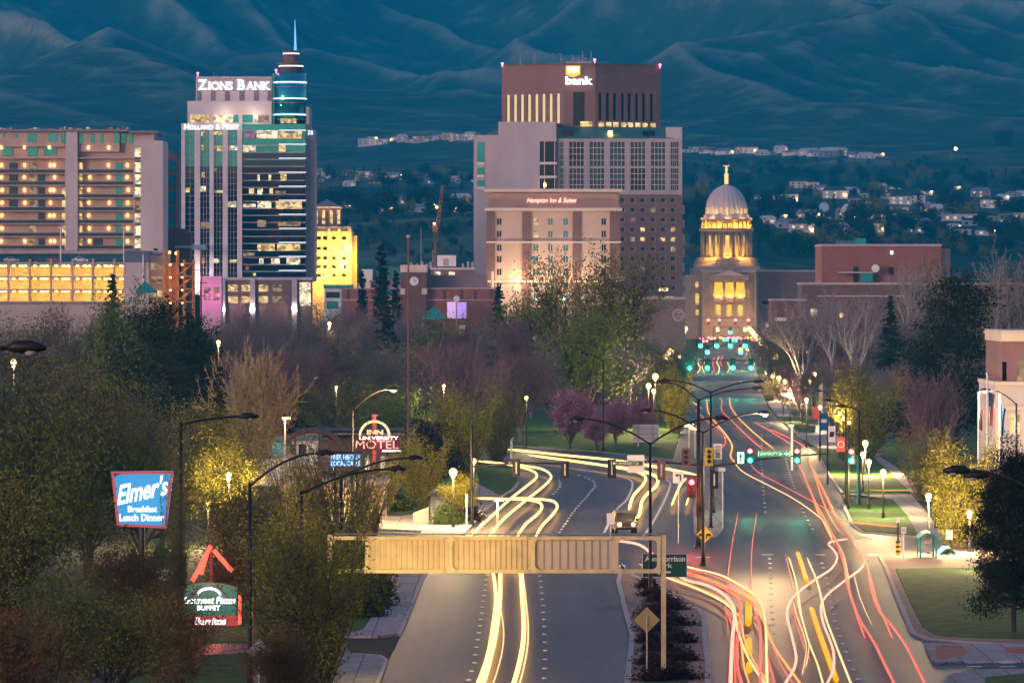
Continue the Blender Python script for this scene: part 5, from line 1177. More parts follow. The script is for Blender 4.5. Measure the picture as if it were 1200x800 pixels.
# named trees
for a in [
 ('half_bare', 660, 296, 760, 100, 'tall half bare olive tree left of a twin in front of the tan hotel'),
 ('half_bare', 727, 286, 740, 120, 'tallest half bare olive tree with dark forked trunk before the bank tower'),
 ('far_green', 690, 348, 690, 105, 'round bright green tree below the tan hotel corner'),
 ('far_green', 612, 344, 850, 62, 'rounded green tree right of the dark spruce below the hotel'),
 ('far_olive', 636, 336, 930, 58, 'olive tree before the left foot of the tan hotel'),
 ('bare_purple', 592, 368, 800, 60, 'bare purple tree just in front of the dark spruce by the hotel'),
 ('bare_purple', 540, 398, 640, 120, 'broad bare purple tree behind the yellow willows left of the road'),
 ('bare_purple', 610, 408, 660, 90, 'bare purple tree between the spruce and the blossom trees'),
 ('bare_grey', 668, 382, 700, 100, 'bare blue grey tree standing behind the largest blossom tree'),
 ('bare_grey', 722, 396, 715, 70, 'slim bare grey tree behind the white board by the boulevard'),
 ('spruce', 585, 333, 900, 52, 'dark spruce with pointed tip left of the tan hotel'),
 ('spruce', 452, 340, 860, 62, 'dark spruce below the teal canopy left of the clock tower'),
 ('cypress', 447, 284, 1190, 24, 'tall lone dark conifer rising above the brick block left of the clock'),
 ('cypress', 464, 316, 1190, 14, 'short dark conifer right beside the tall lone conifer'),
 ('cypress', 424, 316, 1180, 16, 'small dark conifer between gold block and tall lone conifer'),
 ('pine', 192, 352, 540, 105, 'big black pine in the middle of the trees on the left'),
 ('pine2', 228, 372, 560, 70, 'black pine adjoining the big pine on its right side'),
 ('spruce', 131, 318, 690, 44, 'dark spruce top poking up before the yellow parking garage'),
 ('far_green', 158, 336, 640, 60, 'rounded grey green tree beside the spruce before the garage'),
 ('spruce_slim', 257, 424, 430, 30, 'small slim black spruce left of the lit beige bare tree'),
 ('blossom', 668, 456, 630, 52, 'largest purple blossom tree on the lawn left of the boulevard'),
 ('blossom', 722, 468, 640, 44, 'purple blossom tree behind the white back of the sign board'),
 ('blossom', 752, 466, 660, 40, 'purple blossom tree nearest the boulevard lamp posts'),
 ('blossom', 700, 486, 625, 30, 'small purple blossom tree beside the largest blossom tree'),
 ('wand_yellow', 540, 452, 540, 80, 'tall yellow green willow above the left signal mast'),
 ('wand_yellow', 494, 505, 470, 64, 'yellow green willow right of the neon motel sign'),
 ('wand_olive', 583, 440, 590, 50, 'olive willow at the corner of the park lawn'),
 ('small_green', 541, 556, 432, 36, 'small bright green street tree beside the bus shelter on the left'),
 ('lit_bare', 300, 408, 500, 56, 'small bare tree lit beige by a lamp amid the left trees'),
 ('near_yellow', 252, 505, 400, 90, 'yellow lit leafy tree right of the blue diner sign'),
 ('wand_olive', 400, 505, 350, 80, 'thin olive willow in front of the diner windows'),
 ('wand_yellow', 792, 428, 700, 36, 'thin yellow green tree between blossom trees and the lamp posts'),
 ('wand_yellow', 768, 420, 760, 40, 'olive yellow tree behind the street lamps left of the boulevard'),
 ('birch', 938, 345, 900, 74, 'white barked bare birch nearest the boulevard on the right'),
 ('birch2', 975, 334, 880, 76, 'white barked bare birch in the middle of three right of the capitol'),
 ('birch', 1006, 340, 870, 76, 'white barked bare birch left of the dark spruce on the right'),
 ('birch2', 1064, 298, 960, 80, 'tall white bare tree before the lit windows of the low brick building'),
 ('birch', 1166, 292, 800, 90, 'tall pale bare tree behind the dark pine at the right edge'),
 ('spruce', 1043, 344, 780, 52, 'dark blue green spruce right of the three white birches'),
 ('pine', 1122, 322, 610, 118, 'huge black pine left of the mauve corner office'),
 ('pine2', 1085, 412, 600, 80, 'lower black pine at the left foot of the huge pine'),
 ('far_olive', 1092, 306, 1050, 60, 'olive leafy tree before the blank brick theatre'),
 ('far_olive', 1195, 306, 900, 60, 'olive leafy tree at the far right edge behind the pale bare tree'),
 ('wand_yellow', 1014, 430, 600, 84, 'wide yellow green willow right of the boulevard banners'),
 ('wand_olive', 1060, 440, 650, 50, 'olive willow with pale stems right of the wide yellow willow'),
 ('bare_purple', 1100, 432, 520, 86, 'bare purple tree left of the flag poles'),
 ('wand_olive', 1085, 500, 480, 60, 'low olive willow in front of the bare purple tree by the flags'),
 ('wand_yellow', 1122, 508, 395, 72, 'yellow green poplar behind the green bus shelter'),
 ('wand_yellow', 1150, 530, 400, 60, 'second yellow green poplar towards the corner office'),
 ('near_pine', 1188, 530, 296, 84, 'near dark pine at the right edge above the lawn'),
 ('bare_brown', 918, 432, 800, 26, 'slim brown street tree left of the globe lamp on the right walk'),
 ('wand_olive', 902, 440, 900, 26, 'thin olive street tree at the near end of the bright lamps'),
 ]: ptree(*a[:5], a[5])
for i, (k, px, top, D, w, lab) in enumerate([
 ('near_grey', 30, 400, 345, 190, 'large hazy grey green tree at the left edge under the cobra lamp head'),
 ('near_olive', 105, 420, 360, 120, 'large olive tree with visible trunk left of the black pine'),
 ('near_green', 20, 440, 260, 170, 'dark green tree filling the left edge beside the diner sign'),
 ('near_grey', 190, 478, 380, 120, 'grey green tree in front of the big black pine'),
 ('near_green', 75, 660, 205, 140, 'low dark green tree below the blue diner sign'),
 ('near_olive', -15, 560, 225, 150, 'dark olive tree cut by the left edge halfway down'),
 ('near_rust', 20, 705, 190, 110, 'rust brown bush in the bottom left corner'),
 ('near_rust', 285, 640, 308, 100, 'rust leaved small tree around the green pizza sign'),
 ('near_olive', 135, 690, 205, 130, 'olive brown small tree left of the green pizza sign foot'),
 ('near_olive', 290, 560, 310, 130, 'olive tree between diner sign and street lamp post'),
 ('wand_yellow', 352, 588, 285, 100, 'yellow green willow around the near street lamp post'),
 ('wand_olive', 330, 640, 262, 100, 'olive willow before the grey diamond sign at bottom left'),
 ('wand_yellow', 374, 590, 250, 90, 'yellow willow under the left end of the sign gantry'),
 ('near_rust', 150, 632, 268, 110, 'rust brown tree below the blue diner sign'),
 ('near_green', 178, 628, 345, 120, 'green tree behind the neon peak on its left'),
 ('near_rust', 205, 690, 222, 80, 'rust tree at the left foot of the green pizza sign'),
 ('near_olive', 100, 560, 352, 110, 'olive tree behind the post of the blue diner sign'),
 ('near_olive', 350, 610, 244, 110, 'olive tree hiding the left leg of the sign gantry'),
 ('near_rust', 330, 735, 215, 90, 'rust olive bush behind the grey diamond sign back'),
 ('near_green', 165, 490, 350, 130, 'mid green tree behind the blue diner sign'),
 ('near_olive', 255, 470, 420, 110, 'olive tree above the yellow lit tree'),
 ('near_green', 5, 530, 290, 80, 'deep green tree left of the blue diner sign'),
 ('wand_yellow', 446, 536, 455, 50, 'yellow willow screening the foot of the neon motel sign'),
 ('near_grey', 105, 680, 240, 120, 'grey green tree just under the blue diner sign'),
 ]): ptree(k, px, top, D, w, lab)
_t = ptree('wand_olive', 208, 510, 234, 30, 'very slim olive sapling against the post of the lamp over the yellow lit tree'); _t.scale = (.19, .19, _t.scale[2])
# rows of park trees
def zone(phrase, group, spec):
    L = sorted(spec, key=lambda q: q[1]); adj = {'bare_purple': 'bare purple', 'bare_grey': 'bare grey', 'bare_brown': 'bare brown', 'far_green': 'green', 'far_olive': 'olive', 'wand_yellow': 'yellow green', 'wand_olive': 'olive', 'spruce': 'dark', 'pine': 'black', 'near_green': 'dark green', 'near_olive': 'olive', 'half_bare': 'thin leaved'}
    n = {}
    for q in L:
        a = adj.get(q[0], 'dark'); i = n.get(a, 0); n[a] = i+1
        ptree(q[0], q[1], q[2], q[3], q[4], '%s %s tree from the left %s' % (ordl(i), a, phrase), group)
Zr = random.Random(3)
def band(px0, px1, step, top, D, kinds, w):
    out = []; p = px0
    while p < px1:
        out.append((Zr.choice(kinds), p+Zr.uniform(-.3, .3)*step, top+Zr.uniform(-12, 12), D*Zr.uniform(.94, 1.06), w*Zr.uniform(.8, 1.25))); p += step
    return out
zone('in the row below the parking garage', 'trees below the parking garage', band(-10, 250, 26, 368, 820, ['bare_brown', 'far_olive', 'far_green', 'bare_brown'], 60))
zone('in the row under the glass bank tower', 'trees under the glass bank tower', band(250, 480, 24, 366, 900, ['bare_purple', 'bare_grey', 'bare_grey', 'far_olive'], 62))
zone('in the park left of the motel sign', 'park trees behind the motel', band(262, 520, 30, 404, 690, ['bare_grey', 'bare_purple', 'far_olive', 'bare_brown'], 66))
zone('in the dark strip behind the motel roof', 'trees behind the motel roof', band(280, 480, 30, 452, 600, ['bare_brown', 'far_olive', 'far_green', 'bare_purple'], 56))
zone('at the foot of the low brick block', 'trees before the brick block', band(385, 600, 24, 372, 1000, ['far_olive', 'bare_purple', 'far_green', 'bare_grey'], 50))
zone('along the left kerb below the emblem block', 'street trees left of the boulevard', band(705, 806, 17, 392, 980, ['far_olive', 'far_green', 'wand_olive', 'bare_grey'], 38))
zone('on the back lawn left of the boulevard', 'trees on the back lawn', band(600, 790, 24, 444, 800, ['bare_purple', 'bare_grey', 'far_olive'], 50))
zone('behind the three white birches', 'trees behind the birches', band(905, 1060, 22, 372, 1000, ['bare_purple', 'bare_brown', 'bare_grey', 'far_olive'], 48))
zone('in the thicket right of the wide yellow willow', 'thicket right of the boulevard', band(940, 1180, 24, 420, 720, ['bare_brown', 'bare_purple', 'far_olive', 'bare_grey'], 54))
zone('in the back row at the right edge', 'back row at the right edge', band(1070, 1230, 24, 330, 1080, ['bare_grey', 'far_olive', 'bare_purple'], 54))
zone('along the right kerb near the capitol', 'street trees near the capitol', [('far_olive', 896+i*3.2, 402+i*2.0, 1600-i*150, 12+i) for i in range(5)]+[('wand_yellow', 816-i*4.5, 396+i*3.5, 1700-i*180, 13+i*1.5) for i in range(5)])
ptree('wand_olive', 338, 520, 405, 60, 'olive willow in front of the white motel house wall'); ptree('wand_olive', 432, 540, 400, 46, 'slim olive willow before the right end of the diner'); ptree('wand_yellow', 372, 545, 415, 50, 'yellow willow before the left diner window')
# low shrubs and hedges
def shrub_mesh(leaf, n, size, seed, flat=.6):
    rng = np.random.default_rng(seed); c = rng.normal(0, .36, (n, 3)); r = np.linalg.norm(c, axis=1)[:, None]; c = c/r*np.minimum(r, 1)*(1+.12*np.sin(5*c[:, :1])+.1*np.cos(7*c[:, 1:2])); c[:, 2] = np.abs(c[:, 2])*1.1
    return leaf_mesh('shrub', c, size, rng, M[leaf], .6)
SH = {k: shrub_mesh(k, 2600, .15, i) for i, k in enumerate(('hedge', 'shrub_dark', 'leaf_olive', 'leaf_rust'))}
def shrub(k, px, py, r, h, label, group=None):
    x, y = G(px, py); o = bpy.data.objects.new('shrub', SH[k]); COL.objects.link(o); o.location = (x, y, ground_z(x, y)); o.scale = (r*1.3, r*1.3, h*1.2); o.rotation_euler = (0, 0, rnd.uniform(0, 6)); return tag(o, label, 'shrub', group)
for i, (px, py, w) in enumerate(((758, 690, 1.0), (764, 700, 1.2), (775, 707, 1.3), (788, 716, 1.3), (770, 722, 1.5), (790, 735, 1.5), (770, 742, 1.5), (794, 755, 1.4), (775, 765, 1.5), (760, 728, 1.1), (795, 776, 1.4), (762, 755, 1.1), (778, 788, 1.5), (764, 780, 1.2), (796, 798, 1.4), (766, 800, 1.3))):
    shrub('shrub_dark', px, py, w*.75, .62, '%s dark maroon shrub from the far end of the median bed' % ordl(i), 'shrubs in the median bed')
for i, (px, py, w, k) in enumerate(((434, 672, 1.3, 'hedge'), (438, 690, 1.3, 'leaf_olive'), (430, 712, 1.6, 'hedge'), (424, 724, 1.4, 'hedge'), (410, 700, 1.8, 'leaf_olive'), (396, 690, 2, 'hedge'), (444, 700, .9, 'shrub_dark'))):
    shrub(k, px, py, w, 1.5 if i < 6 else 1, '%s clipped shrub along the left sidewalk below the gantry' % ordl(i), 'shrubs along the left sidewalk')
for i, (px, py, w, k) in enumerate(((528, 615, 1.2, 'hedge'), (522, 616, 1.0, 'hedge'), (548, 611, 1.2, 'shrub_dark'), (470, 598, 1.3, 'hedge'), (330, 545, 3.2, 'shrub_dark'), (312, 540, 3.6, 'shrub_dark'), (492, 560, 2.6, 'shrub_dark'), (508, 560, 2.4, 'shrub_dark'))):
    shrub(k, px, py, w, 1.4 if i < 4 else 4.5, ['low green hedge left of the small street tree', 'low green hedge at the foot of the bus shelter', 'low dark bush by the signal pole', 'low green shrub left of the stone wall', 'tall maroon bush behind the white motel house', 'wide maroon bush left of the white motel house', 'tall maroon bush right of the neon motel sign', 'second maroon bush right of the neon motel sign'][i])
# ------------------------------------------------------------------ the foothills: houses and trees
WALLS = {k: mat('house_'+k, c, .8, .1, .3) for k, c in dict(white=(.55, .55, .58), cream=(.42, .38, .33), grey=(.22, .23, .25), brown=(.2, .14, .1)).items()}
ROOFS = {k: mat('roofing_'+k, c, .85, .15, .3) for k, c in dict(dark=(.06, .06, .07), grey=(.25, .27, .3), pale=(.55, .58, .62)).items()}
M['hwin'] = emat('hwin', (1, .7, .35), 1.1, False); M['hlamp'] = emat('hlamp', (1, .6, .2), 30)
def house(px, py, w, label, group, wall='white', roof='dark', lit=1, d0=2400, storeys=1, flatroof=False, rz=0):
    q = on_hill(px, py, d0)
    if q is None: return None
    x, y, z = q; T = thing('house', label, 'house', (x, y, z-1), group, rz); h = 3.1*storeys+1; d = w*.6
    b = MB().box(-w/2, -d/2, -3, w/2, d/2, h); b.build('wall', WALLS[wall], T, local=True)
    r = MB(); e_ = .5
    if flatroof: r.box(-w/2-e_, -d/2-e_, h, w/2+e_, d/2+e_, h+.5)
    else: r._add([(-w/2-e_, -d/2-e_, h), (w/2+e_, -d/2-e_, h), (w/2+e_, d/2+e_, h), (-w/2-e_, d/2+e_, h), (-w/2+d*.25, 0, h+d*.28), (w/2-d*.25, 0, h+d*.28)], [(0,1,5,4),(2,3,4,5),(1,2,5),(3,0,4)])
    r.build('roof', ROOFS[roof], T, local=True)
    n = max(2, int(w/5))
    for s in range(storeys):
        for i in range(n):
            xx = -w/2+w*(i+.5)/n; m = M['hwin'] if rnd.random() < .38*lit else M['glassdark']; o = ubox('window', m, 0, 0, 0, 1.8, .2, 1.4, T); o.location = (xx, -d/2-.02, 2.3+3.1*s)
    if lit > 1:
        o = MB().ball((0, 0, 0), .8, 8).build('porch_lamp', M['hlamp'], T, local=True); o.location = (w*.4, -d/2-1, 3.4)
    return T
HR = random.Random(12)
def hill_houses(phrase, group, items):
    for i, q in enumerate(sorted(items, key=lambda q: q[0])):
        house(q[0], q[1], q[2], '%s house from the left %s' % (ordl(i), phrase), group, HR.choice(['white', 'white', 'cream', 'grey', 'white']), HR.choice(['dark', 'grey', 'pale']), HR.choice([0, 1, 1, 2, 2]), storeys=HR.choice([1, 1, 2]), flatroof=HR.random() < .25)
J = lambda a, s: a+HR.uniform(-s, s)
hill_houses('on the high ridge left of the bank tower', 'houses on the left ridge', [(J(430+i*7.2, 2), J(167-i*.25, 2), HR.uniform(9, 20)) for i in range(18)])
hill_houses('on the terrace below the left ridge', 'houses on the left terrace', [(J(372+i*9, 3), J(213, 6), HR.uniform(10, 18)) for i in range(21)])
hill_houses('on the bench above the low brick block', 'houses on the left bench', [(J(374+i*12.5, 4), J(246, 4), HR.uniform(9, 16)) for i in range(15)])
hill_houses('on the ridge right above the capitol', 'houses on the capitol ridge', [(J(806+i*11, 3), J(177+i*.4, 2), HR.uniform(12, 26)) for i in range(21)])
hill_houses('on the slope right of the dome', 'houses right of the dome', [(J(900+i*13, 5), J(232, 12), HR.uniform(10, 20)) for i in range(24)])
hill_houses('on the low slope behind the brick theatre', 'houses behind the theatre', [(J(900+i*12, 5), J(266, 12), HR.uniform(9, 17)) for i in range(26)])
house(1113, 258, 40, 'long pale teal flat house under the star bright lamp on the right slope', None, 'white', 'pale', 1, flatroof=True)
house(1040, 232, 44, 'wide white flat roofed house on the right slope', None, 'white', 'pale', 0, flatroof=True)
house(437, 170, 34, 'large white terrace at the left end of the high ridge', None, 'white', 'pale', 1, storeys=2, flatroof=True)
def hill_trees(phrase, group, items):
    n = {}
    for q in sorted(items, key=lambda q: q[0]):
        p = on_hill(q[0], q[1])
        if p is None: continue
        k = HR.choice(['hill_tree', 'hill_tree', 'hill_conifer', 'hill_olive']); a = {'hill_tree': 'dark round', 'hill_conifer': 'dark pointed', 'hill_olive': 'olive'}[k]; i = n.get(a, 0); n[a] = i+1
        tree(k, p[0], p[1], q[2], '%s %s tree from the left %s' % (ordl(i), a, phrase), group, z=p[2]-.6, name='hill_tree')
hill_trees('among the houses below the left ridge', 'trees on the left terrace', [(J(368+i*5, 4), J(216, 9), HR.uniform(8, 16)) for i in range(40)])
hill_trees('on the bench above the low brick block', 'trees on the left bench', [(J(368+i*6.5, 4), J(250, 8), HR.uniform(8, 18)) for i in range(30)])
hill_trees('on the slope right of the dome', 'trees right of the dome', [(J(802+i*7, 5), J(222, 16), HR.uniform(8, 18)) for i in range(58)])
hill_trees('in the band behind the brick theatre', 'trees behind the theatre', [(J(802+i*6, 5), J(262, 18), HR.uniform(8, 17)) for i in range(68)])
hill_trees('on the low ground left of the capitol', 'trees left of the capitol', [(J(802+i*5, 3), J(292, 12), HR.uniform(8, 16)) for i in range(8)]+[(J(890+i*9, 5), J(292, 12), HR.uniform(9, 16)) for i in range(34)])
hill_trees('on the scrubby slope below the left bench', 'scrub on the left slope', [(J(370+i*3.1, 3), J(283, 24), HR.uniform(3, 7)) for i in range(60)])
hill_trees('on the bluff under the capitol ridge', 'scrub on the capitol bluff', [(J(804+i*6, 4), J(198, 9), HR.uniform(3, 8)) for i in range(62)])
for px, py, i in ((1170, 172, 0), (1180, 171, 1), (1176, 173, 2)):
    p = on_hill(px, py); tree('hill_tree', p[0], p[1], 18, '%s dark tree of the clump alone on the right ridge' % ['leftmost', 'rightmost', 'middle'][i], 'clump on the right ridge', z=p[2]-.6, name='hill_tree')
p = on_hill(1120, 183); T = thing('hill_lamp', 'bright orange lamp alone on the right ridge', 'lamp', p); MB().cyl(p[0], p[1], p[2]-1, p[2]+7, .2).build('pole', M['steel'], T); MB().ball((p[0], p[1], p[2]+7.6), 1.6, 10).build('lamp', M['hlamp'], T)
# ------------------------------------------------------------------ street lights
M['lamplens'] = emat('lamplens', (1, .6, .2), 12); M['lampdim'] = mat('lampdim', (.25, .25, .27), .3, .05, 2)
def streetlight(label, px, top, D, arms, r=.11, group='cobra head street lights'):
    x = X(px, D); z0 = ground_z(x, D); zt = Z(top, D)
    T = thing('street_lamp', label, 'street lamp', (x, D, z0), group)
    MB().tube([(x, D, z0), (x, D, z0+.8), (x, D, zt)], [r*1.5, r*1.15, r*.75], 10).build('pole', M['steel'], T, True)
    MB().cyl(x, D, z0, z0+.25, r*2.4, r*2, 12).build('pole_base', M['steel'], T)
    for (ax, ay, lit) in arms:
        xe, ze = X(ax, D), Z(ay, D); s = 1 if xe > x else -1; hl = .85
        pts = [(x+(xe-x)*t_, D, zt-.15+(ze-zt+.15)*math.sin(t_*math.pi/2)**.9) for t_ in [k/9 for k in range(10)]]
        MB().tube(pts, [.06]*9+[.045], 8).build('arm', M['steel'], T, True)
        h = MB(); h.tube([(xe-s*.1, D, ze), (xe+s*.12, D, ze+.03), (xe+s*.5, D, ze+.02), (xe+s*hl, D, ze-.01)], [.06, .15, .17, .06], 10); hd = h.build('lamp_head', M['steel'], T, True)
        MB().ball((xe+s*.48, D, ze-.11), .16 if not lit else .2, 10, .6).build('lens', M['lamplens'] if lit else M['lampdim'], hd, True)
        if lit: point('lamp_light', (xe+s*.48, D, ze-.5), 5200*lit, (1, .62, .28), T, .2)
for a in [
 ('double armed street lamp on the median beside the green park sign', 762, 518, 330, [(683, 491, 0), (838, 490, 0)]),
 ('double armed street lamp behind the yellow two way arrow sign', 824, 505, 368, [(764, 481, 0), (889, 484, .8)]),
 ('tall double armed street lamp nearest the white speed sign', 833, 458, 424, [(785, 446, 0), (884, 447, 0)]),
 ('thick double armed street lamp carrying the lit red signal', 818.5, 467, 393, [(780, 448, 0), (882, 455, 0)], .16),
 ('single armed street lamp among willows at left, nearest the camera', 353, 575, 270, [(457, 549.5, 0)]),
 ('single armed street lamp whose head hangs over the left bus shelter', 400, 556, 300, [(479, 536.5, 0)]),
 ('single armed street lamp reaching over the blue reader board', 293, 566, 250, [(372, 531, 0)]),
 ('lit single armed street lamp above the neon motel sign', 413, 480, 430, [(455, 456, 1.2)]),
 ('thin street lamp on the lawn left of the blossom trees', 707, 422, 622, [(689, 415, 0)]),
 ('street lamp reaching in from the left edge', -70, 414, 120, [(12, 407.5, 0)]),
 ('street lamp with dark head over the yellow lit tree', 212, 494, 240, [(282, 488, 0)]),
 ('street lamp at the right edge, upper head of two', 1240, 590, 180, [(1133, 551, 0)]),
 ('street lamp at the right edge, lower head of two', 1243, 596, 184, [(1156, 557, 0)]),
 ('lit street lamp bent over the flag poles', 1191, 472, 450, [(1160, 457, .5)]),
 ('right kerb street lamp first behind the red and white banners', 1007, 481, 470, [(990, 476, 0)]),
 ('right kerb street lamp second behind the banners', 991, 475, 560, [(973, 469, 0)]),
 ('right kerb street lamp third behind the banners', 973, 464, 680, [(962, 458, 0)]),
 ('right kerb street lamp farthest of those with dark heads', 953, 446, 850, [(947, 441, 0)]),
 ]: streetlight(*a)
M['globe'] = emat('globe', (1, .56, .14), 7)
def globe(label, px, py, D, group='globe lamps', r=.3, watts=0, c=(1, .68, .3)):
    x = X(px, D); z = Z(py, D); z0 = ground_z(x, D)
    T = thing('globe_lamp', label, 'street lamp', (x, D, z0), group)
    MB().tube([(x, D, z0), (x, D, z0+.6), (x, D, z0+.7), (x, D, z-.35)], [.16, .13, .075, .06], 8).build('post', M['steel'], T)
    MB().lathe([(.16, z-.42), (.2, z-.3), (.1, z-.28)], x, D, 10).build('collar', M['steel'], T)
    MB().ball((x, D, z), r*.8, 12).build('globe', M['globe'], T, True)
    if watts: point('lamp_light', (x, D-.6, z-.4), watts*5, c, T, .25)
for q in [
 ('globe lamp on the right lawn nearest the grey path', 1035, 553, 442, .33, 500), ('globe lamp on the right lawn just left of the one by the path', 1018, 541, 460, .33, 500),
 ('globe lamp behind the green right hand signal', 1011, 532, 500, .3, 300), ('globe lamp glowing yellow under the willow', 1014, 519, 545, .4, 1800),
 ('dim globe lamp at the willow foot', 1004, 509, 600, .22, 0), ('globe lamp on a tall post beside the red banner', 945, 468, 640, .3, 400),
 ('bright yellow globe lamp at the near end of the right lamp row', 926, 459, 760, .5, 900), ('small globe lamp between banners and willow', 984, 484, 600, .3, 200),
 ('small globe lamp lowest before the willow', 995, 495, 560, .24, 0), ('tiny globe lamp beside the willow left edge', 988, 490, 590, .22, 0),
 ('globe lamp left of the white obelisk', 949, 446, 800, .34, 200), ('globe lamp by the blue banner', 961, 477, 640, .3, 150),
 ('bright globe lamp second in the right lamp row', 920, 447, 900, .6, 900), ('bright globe lamp third in the right lamp row', 913, 443, 960, .62, 900), ('bright globe lamp fourth in the right lamp row', 906, 440, 1020, .62, 900), ('yellow globe lamp at the far end of the right lamp row', 899, 436, 1090, .62, 900),
 ('white globe lamp leftmost above the blossom trees', 739, 446, 720, .45, 800), ('large white globe lamp above the blossom trees', 768, 441, 720, .55, 900), ('lower white globe lamp beside the boulevard mast', 760, 452, 690, .45, 700), ('small lower globe lamp beside the boulevard mast', 766, 458, 670, .36, 400),
 ('yellow globe lamp farther up the left kerb', 786, 421, 1020, .5, 500), ('white globe lamp farther up the left kerb', 797, 418, 1060, .55, 500),
 ('star bright yellow lamp right of the left signal mast', 531, 553, 425, .42, 700), ('smaller yellow lamp beside the signal mast on the left', 555, 540, 455, .3, 300),
 ('amber lamp dim amid the bare purple trees', 617, 466, 640, .3, 100), ('cluster lamp beside the yellow poplar nearest the shelter', 1088, 581, 385, .3, 1000), ('cluster lamp right of the yellow poplar', 1097, 583, 424, .22, 0),
 ('lamp inside the yellow lit tree right of the diner sign', 268, 556, 394, .26, 1000), ('low lamp lighting the yellow tree from below', 244, 590, 392, .22, 500), ('small lamp among the bare trees under the glass tower', 386, 379, 880, .4, 300), ('small lamp before the black pine on its right', 256, 401, 520, .26, 300), ('tiny lamp in the park behind the motel roof', 394, 454, 640, .26, 300), ('tiny lamp low in the bare purple trees', 520, 452, 600, .24, 300), ('lamp at the foot of the bare birches', 955, 438, 860, .4, 500), ('lamp glowing through the poplar', 1136, 600, 388, .26, 900), ('lamp glowing through the dark near pine', 1160, 647, 360, .24, 150), ('lamp at the left edge under the cobra head', 16, 424, 420, .3, 500), ('lamp between the bare birches', 986, 369, 1200, .7, 300)]:
    globe(q[0], q[1], q[2], q[3], r=q[4], watts=q[5])
xr = lambda D: 23.3+(D-296)*.0392
for i in range(9):
    D = 1090+i*95
    for s, nm in ((1, 'right'), (-1, 'left')):
        x = xr(D)+(1.5 if s > 0 else -21.5); globe('%s lamp up the far boulevard on its %s kerb' % (ordl(i), nm), 600+x*FPX/D, Z(0, 1) and YH+(CAMZ-5.2)*FPX/D, D, 'far boulevard lamps', 1.0, 2600)
for i, (px, py) in enumerate(((334, 491), (583, 587))):
    D = 480 if i == 0 else 420; x = X(px, D); T = thing('path_lamp', ['yellow path lamp beside the maroon bushes', 'amber low path lamp on the corner lawn'][i], 'street lamp', (x, D, 0)); MB().cyl(x, D, 0, Z(py, D), .07).build('post', M['cream'], T); MB().box(x-.25, D-.25, Z(py, D), x+.5, D+.25, Z(py, D)+.18).build('lamp_head', M['globe'], T); point('lamp_light', (x, D-.4, Z(py, D)-.2), 250, (1, .6, .2), T)
# ------------------------------------------------------------------ signals, masts, signs
SIG = {'r': emat('sig_red', (1, .05, .06), 26), 'a': emat('sig_amber', (1, .5, .05), 10), 'g': emat('sig_green', (.02, 1, .55), 26), 'off': M['dark'], 'w': emat('sig_white', (1, .95, .9), 20)}
M['sigyellow'] = mat('sigyellow', (.5, .36, .04), .5, .1, 1)
def signal(label, px, py, D, state, front=True, h=1.25, body=None, big=1.0, group='traffic lights'):
    """three lens signal; front faces the camera, back shows the rear of its back plate"""
    x, z = X(px, D), Z(py, D); T = thing('traffic_light', label, 'traffic light', (x, D, z-h/2), group); w_ = h*.16
    s = -1 if front else 1
    MB().box(x-w_, D-.02, z-h/2, x+w_, D+.22, z+h/2).build('housing', body or M['dark'], T)
    MB().box(x-w_-.14, D+(.09 if front else .05), z-h/2-.14, x+w_+.14, D+(.12 if front else .08), z+h/2+.14).build('back_plate', M['dark'] if not body else body, T)
    if front:
        for k, nm in enumerate(('r', 'a', 'g')):
            zc = z+h*(.33-.33*k); on = nm in state
            l = MB().tube([(x, D-.06, zc), (x, D-.021, zc)], h*.125*(big if on else 1), 14).build('lens', SIG[nm] if on else M['dark'], T, True)
            v = MB(); v.tube([(x+h*.145*math.cos(a), D-.14, zc+h*.145*math.sin(a)) for a in [math.pi*k_/8 for k_ in range(9)]], .02, 4); v.build('visor', M['dark'], l)
    else: MB().box(x-.06, D-.06, z-h*.4, x+.06, D-.02, z+h*.4).build('bracket', M['galv'], T)
    return T
def mast(label, px, base_D, ztop, ends, r=.14, m=None, group='signal masts', y=None):
    x = X(px, base_D); T = thing('signal_mast', label, 'signal pole', (x, base_D, 0), group)
    MB().tube([(x, base_D, 0), (x, base_D, .5), (x, base_D, ztop)], [r*1.4, r, r*.7], 10).build('pole', m or M['steel'], T, True)
    for (ax, ay, aD, zs) in ends: MB().tube([(x, base_D, zs), ((x+X(ax, aD))/2, (base_D+aD)/2, (zs+Z(ay, aD))/2+.15), (X(ax, aD), aD, Z(ay, aD))], [r*.7, r*.55, r*.35], 8).build('mast_arm', m or M['steel'], T, True)
    return T
mast_px = mast
mast('left signal mast by the bus shelter with two signals seen from behind', 553, 430, Z(497, 430), [(663, 543, 430, Z(546, 430))])
signal('signal seen from behind on the left mast, nearest its pole', 605, 548, 429.7, '', False, 1.2); signal('signal seen from behind at the tip of the left mast', 662, 550, 429.7, '', False, 1.2)
mast('median mast reaching left with the green street name board', 822, 402, Z(538, 402), [(713, 541, 402, Z(545, 402))], .12)
signal('signal seen from behind at the tip of the median mast', 717, 549, 401.7, '', False, 1.2); signal('signal seen from behind right of the street name board', 775, 551, 401.7, '', False, 1.2, M['brickdark'])
mast('signal mast over the right carriageway with UNIVERSITY board', 836, 452, Z(532, 452), [(968, 531, 452, Z(546, 452))], .15)
signal('lit red and green signal left of the UNIVERSITY board', 879, 533.5, 451.6, 'rg', True, 1.25, big=1.35); signal('lit red and green signal right of the UNIVERSITY board', 934, 533.5, 451.6, 'rg', True, 1.25, big=1.35)
mast('signal pole on the right lawn corner', 994, 460, Z(520, 460), [], .12); signal('lit red and green signal on the right lawn pole', 997.5, 534, 459.6, 'rg', True, 1.25, big=1.35)
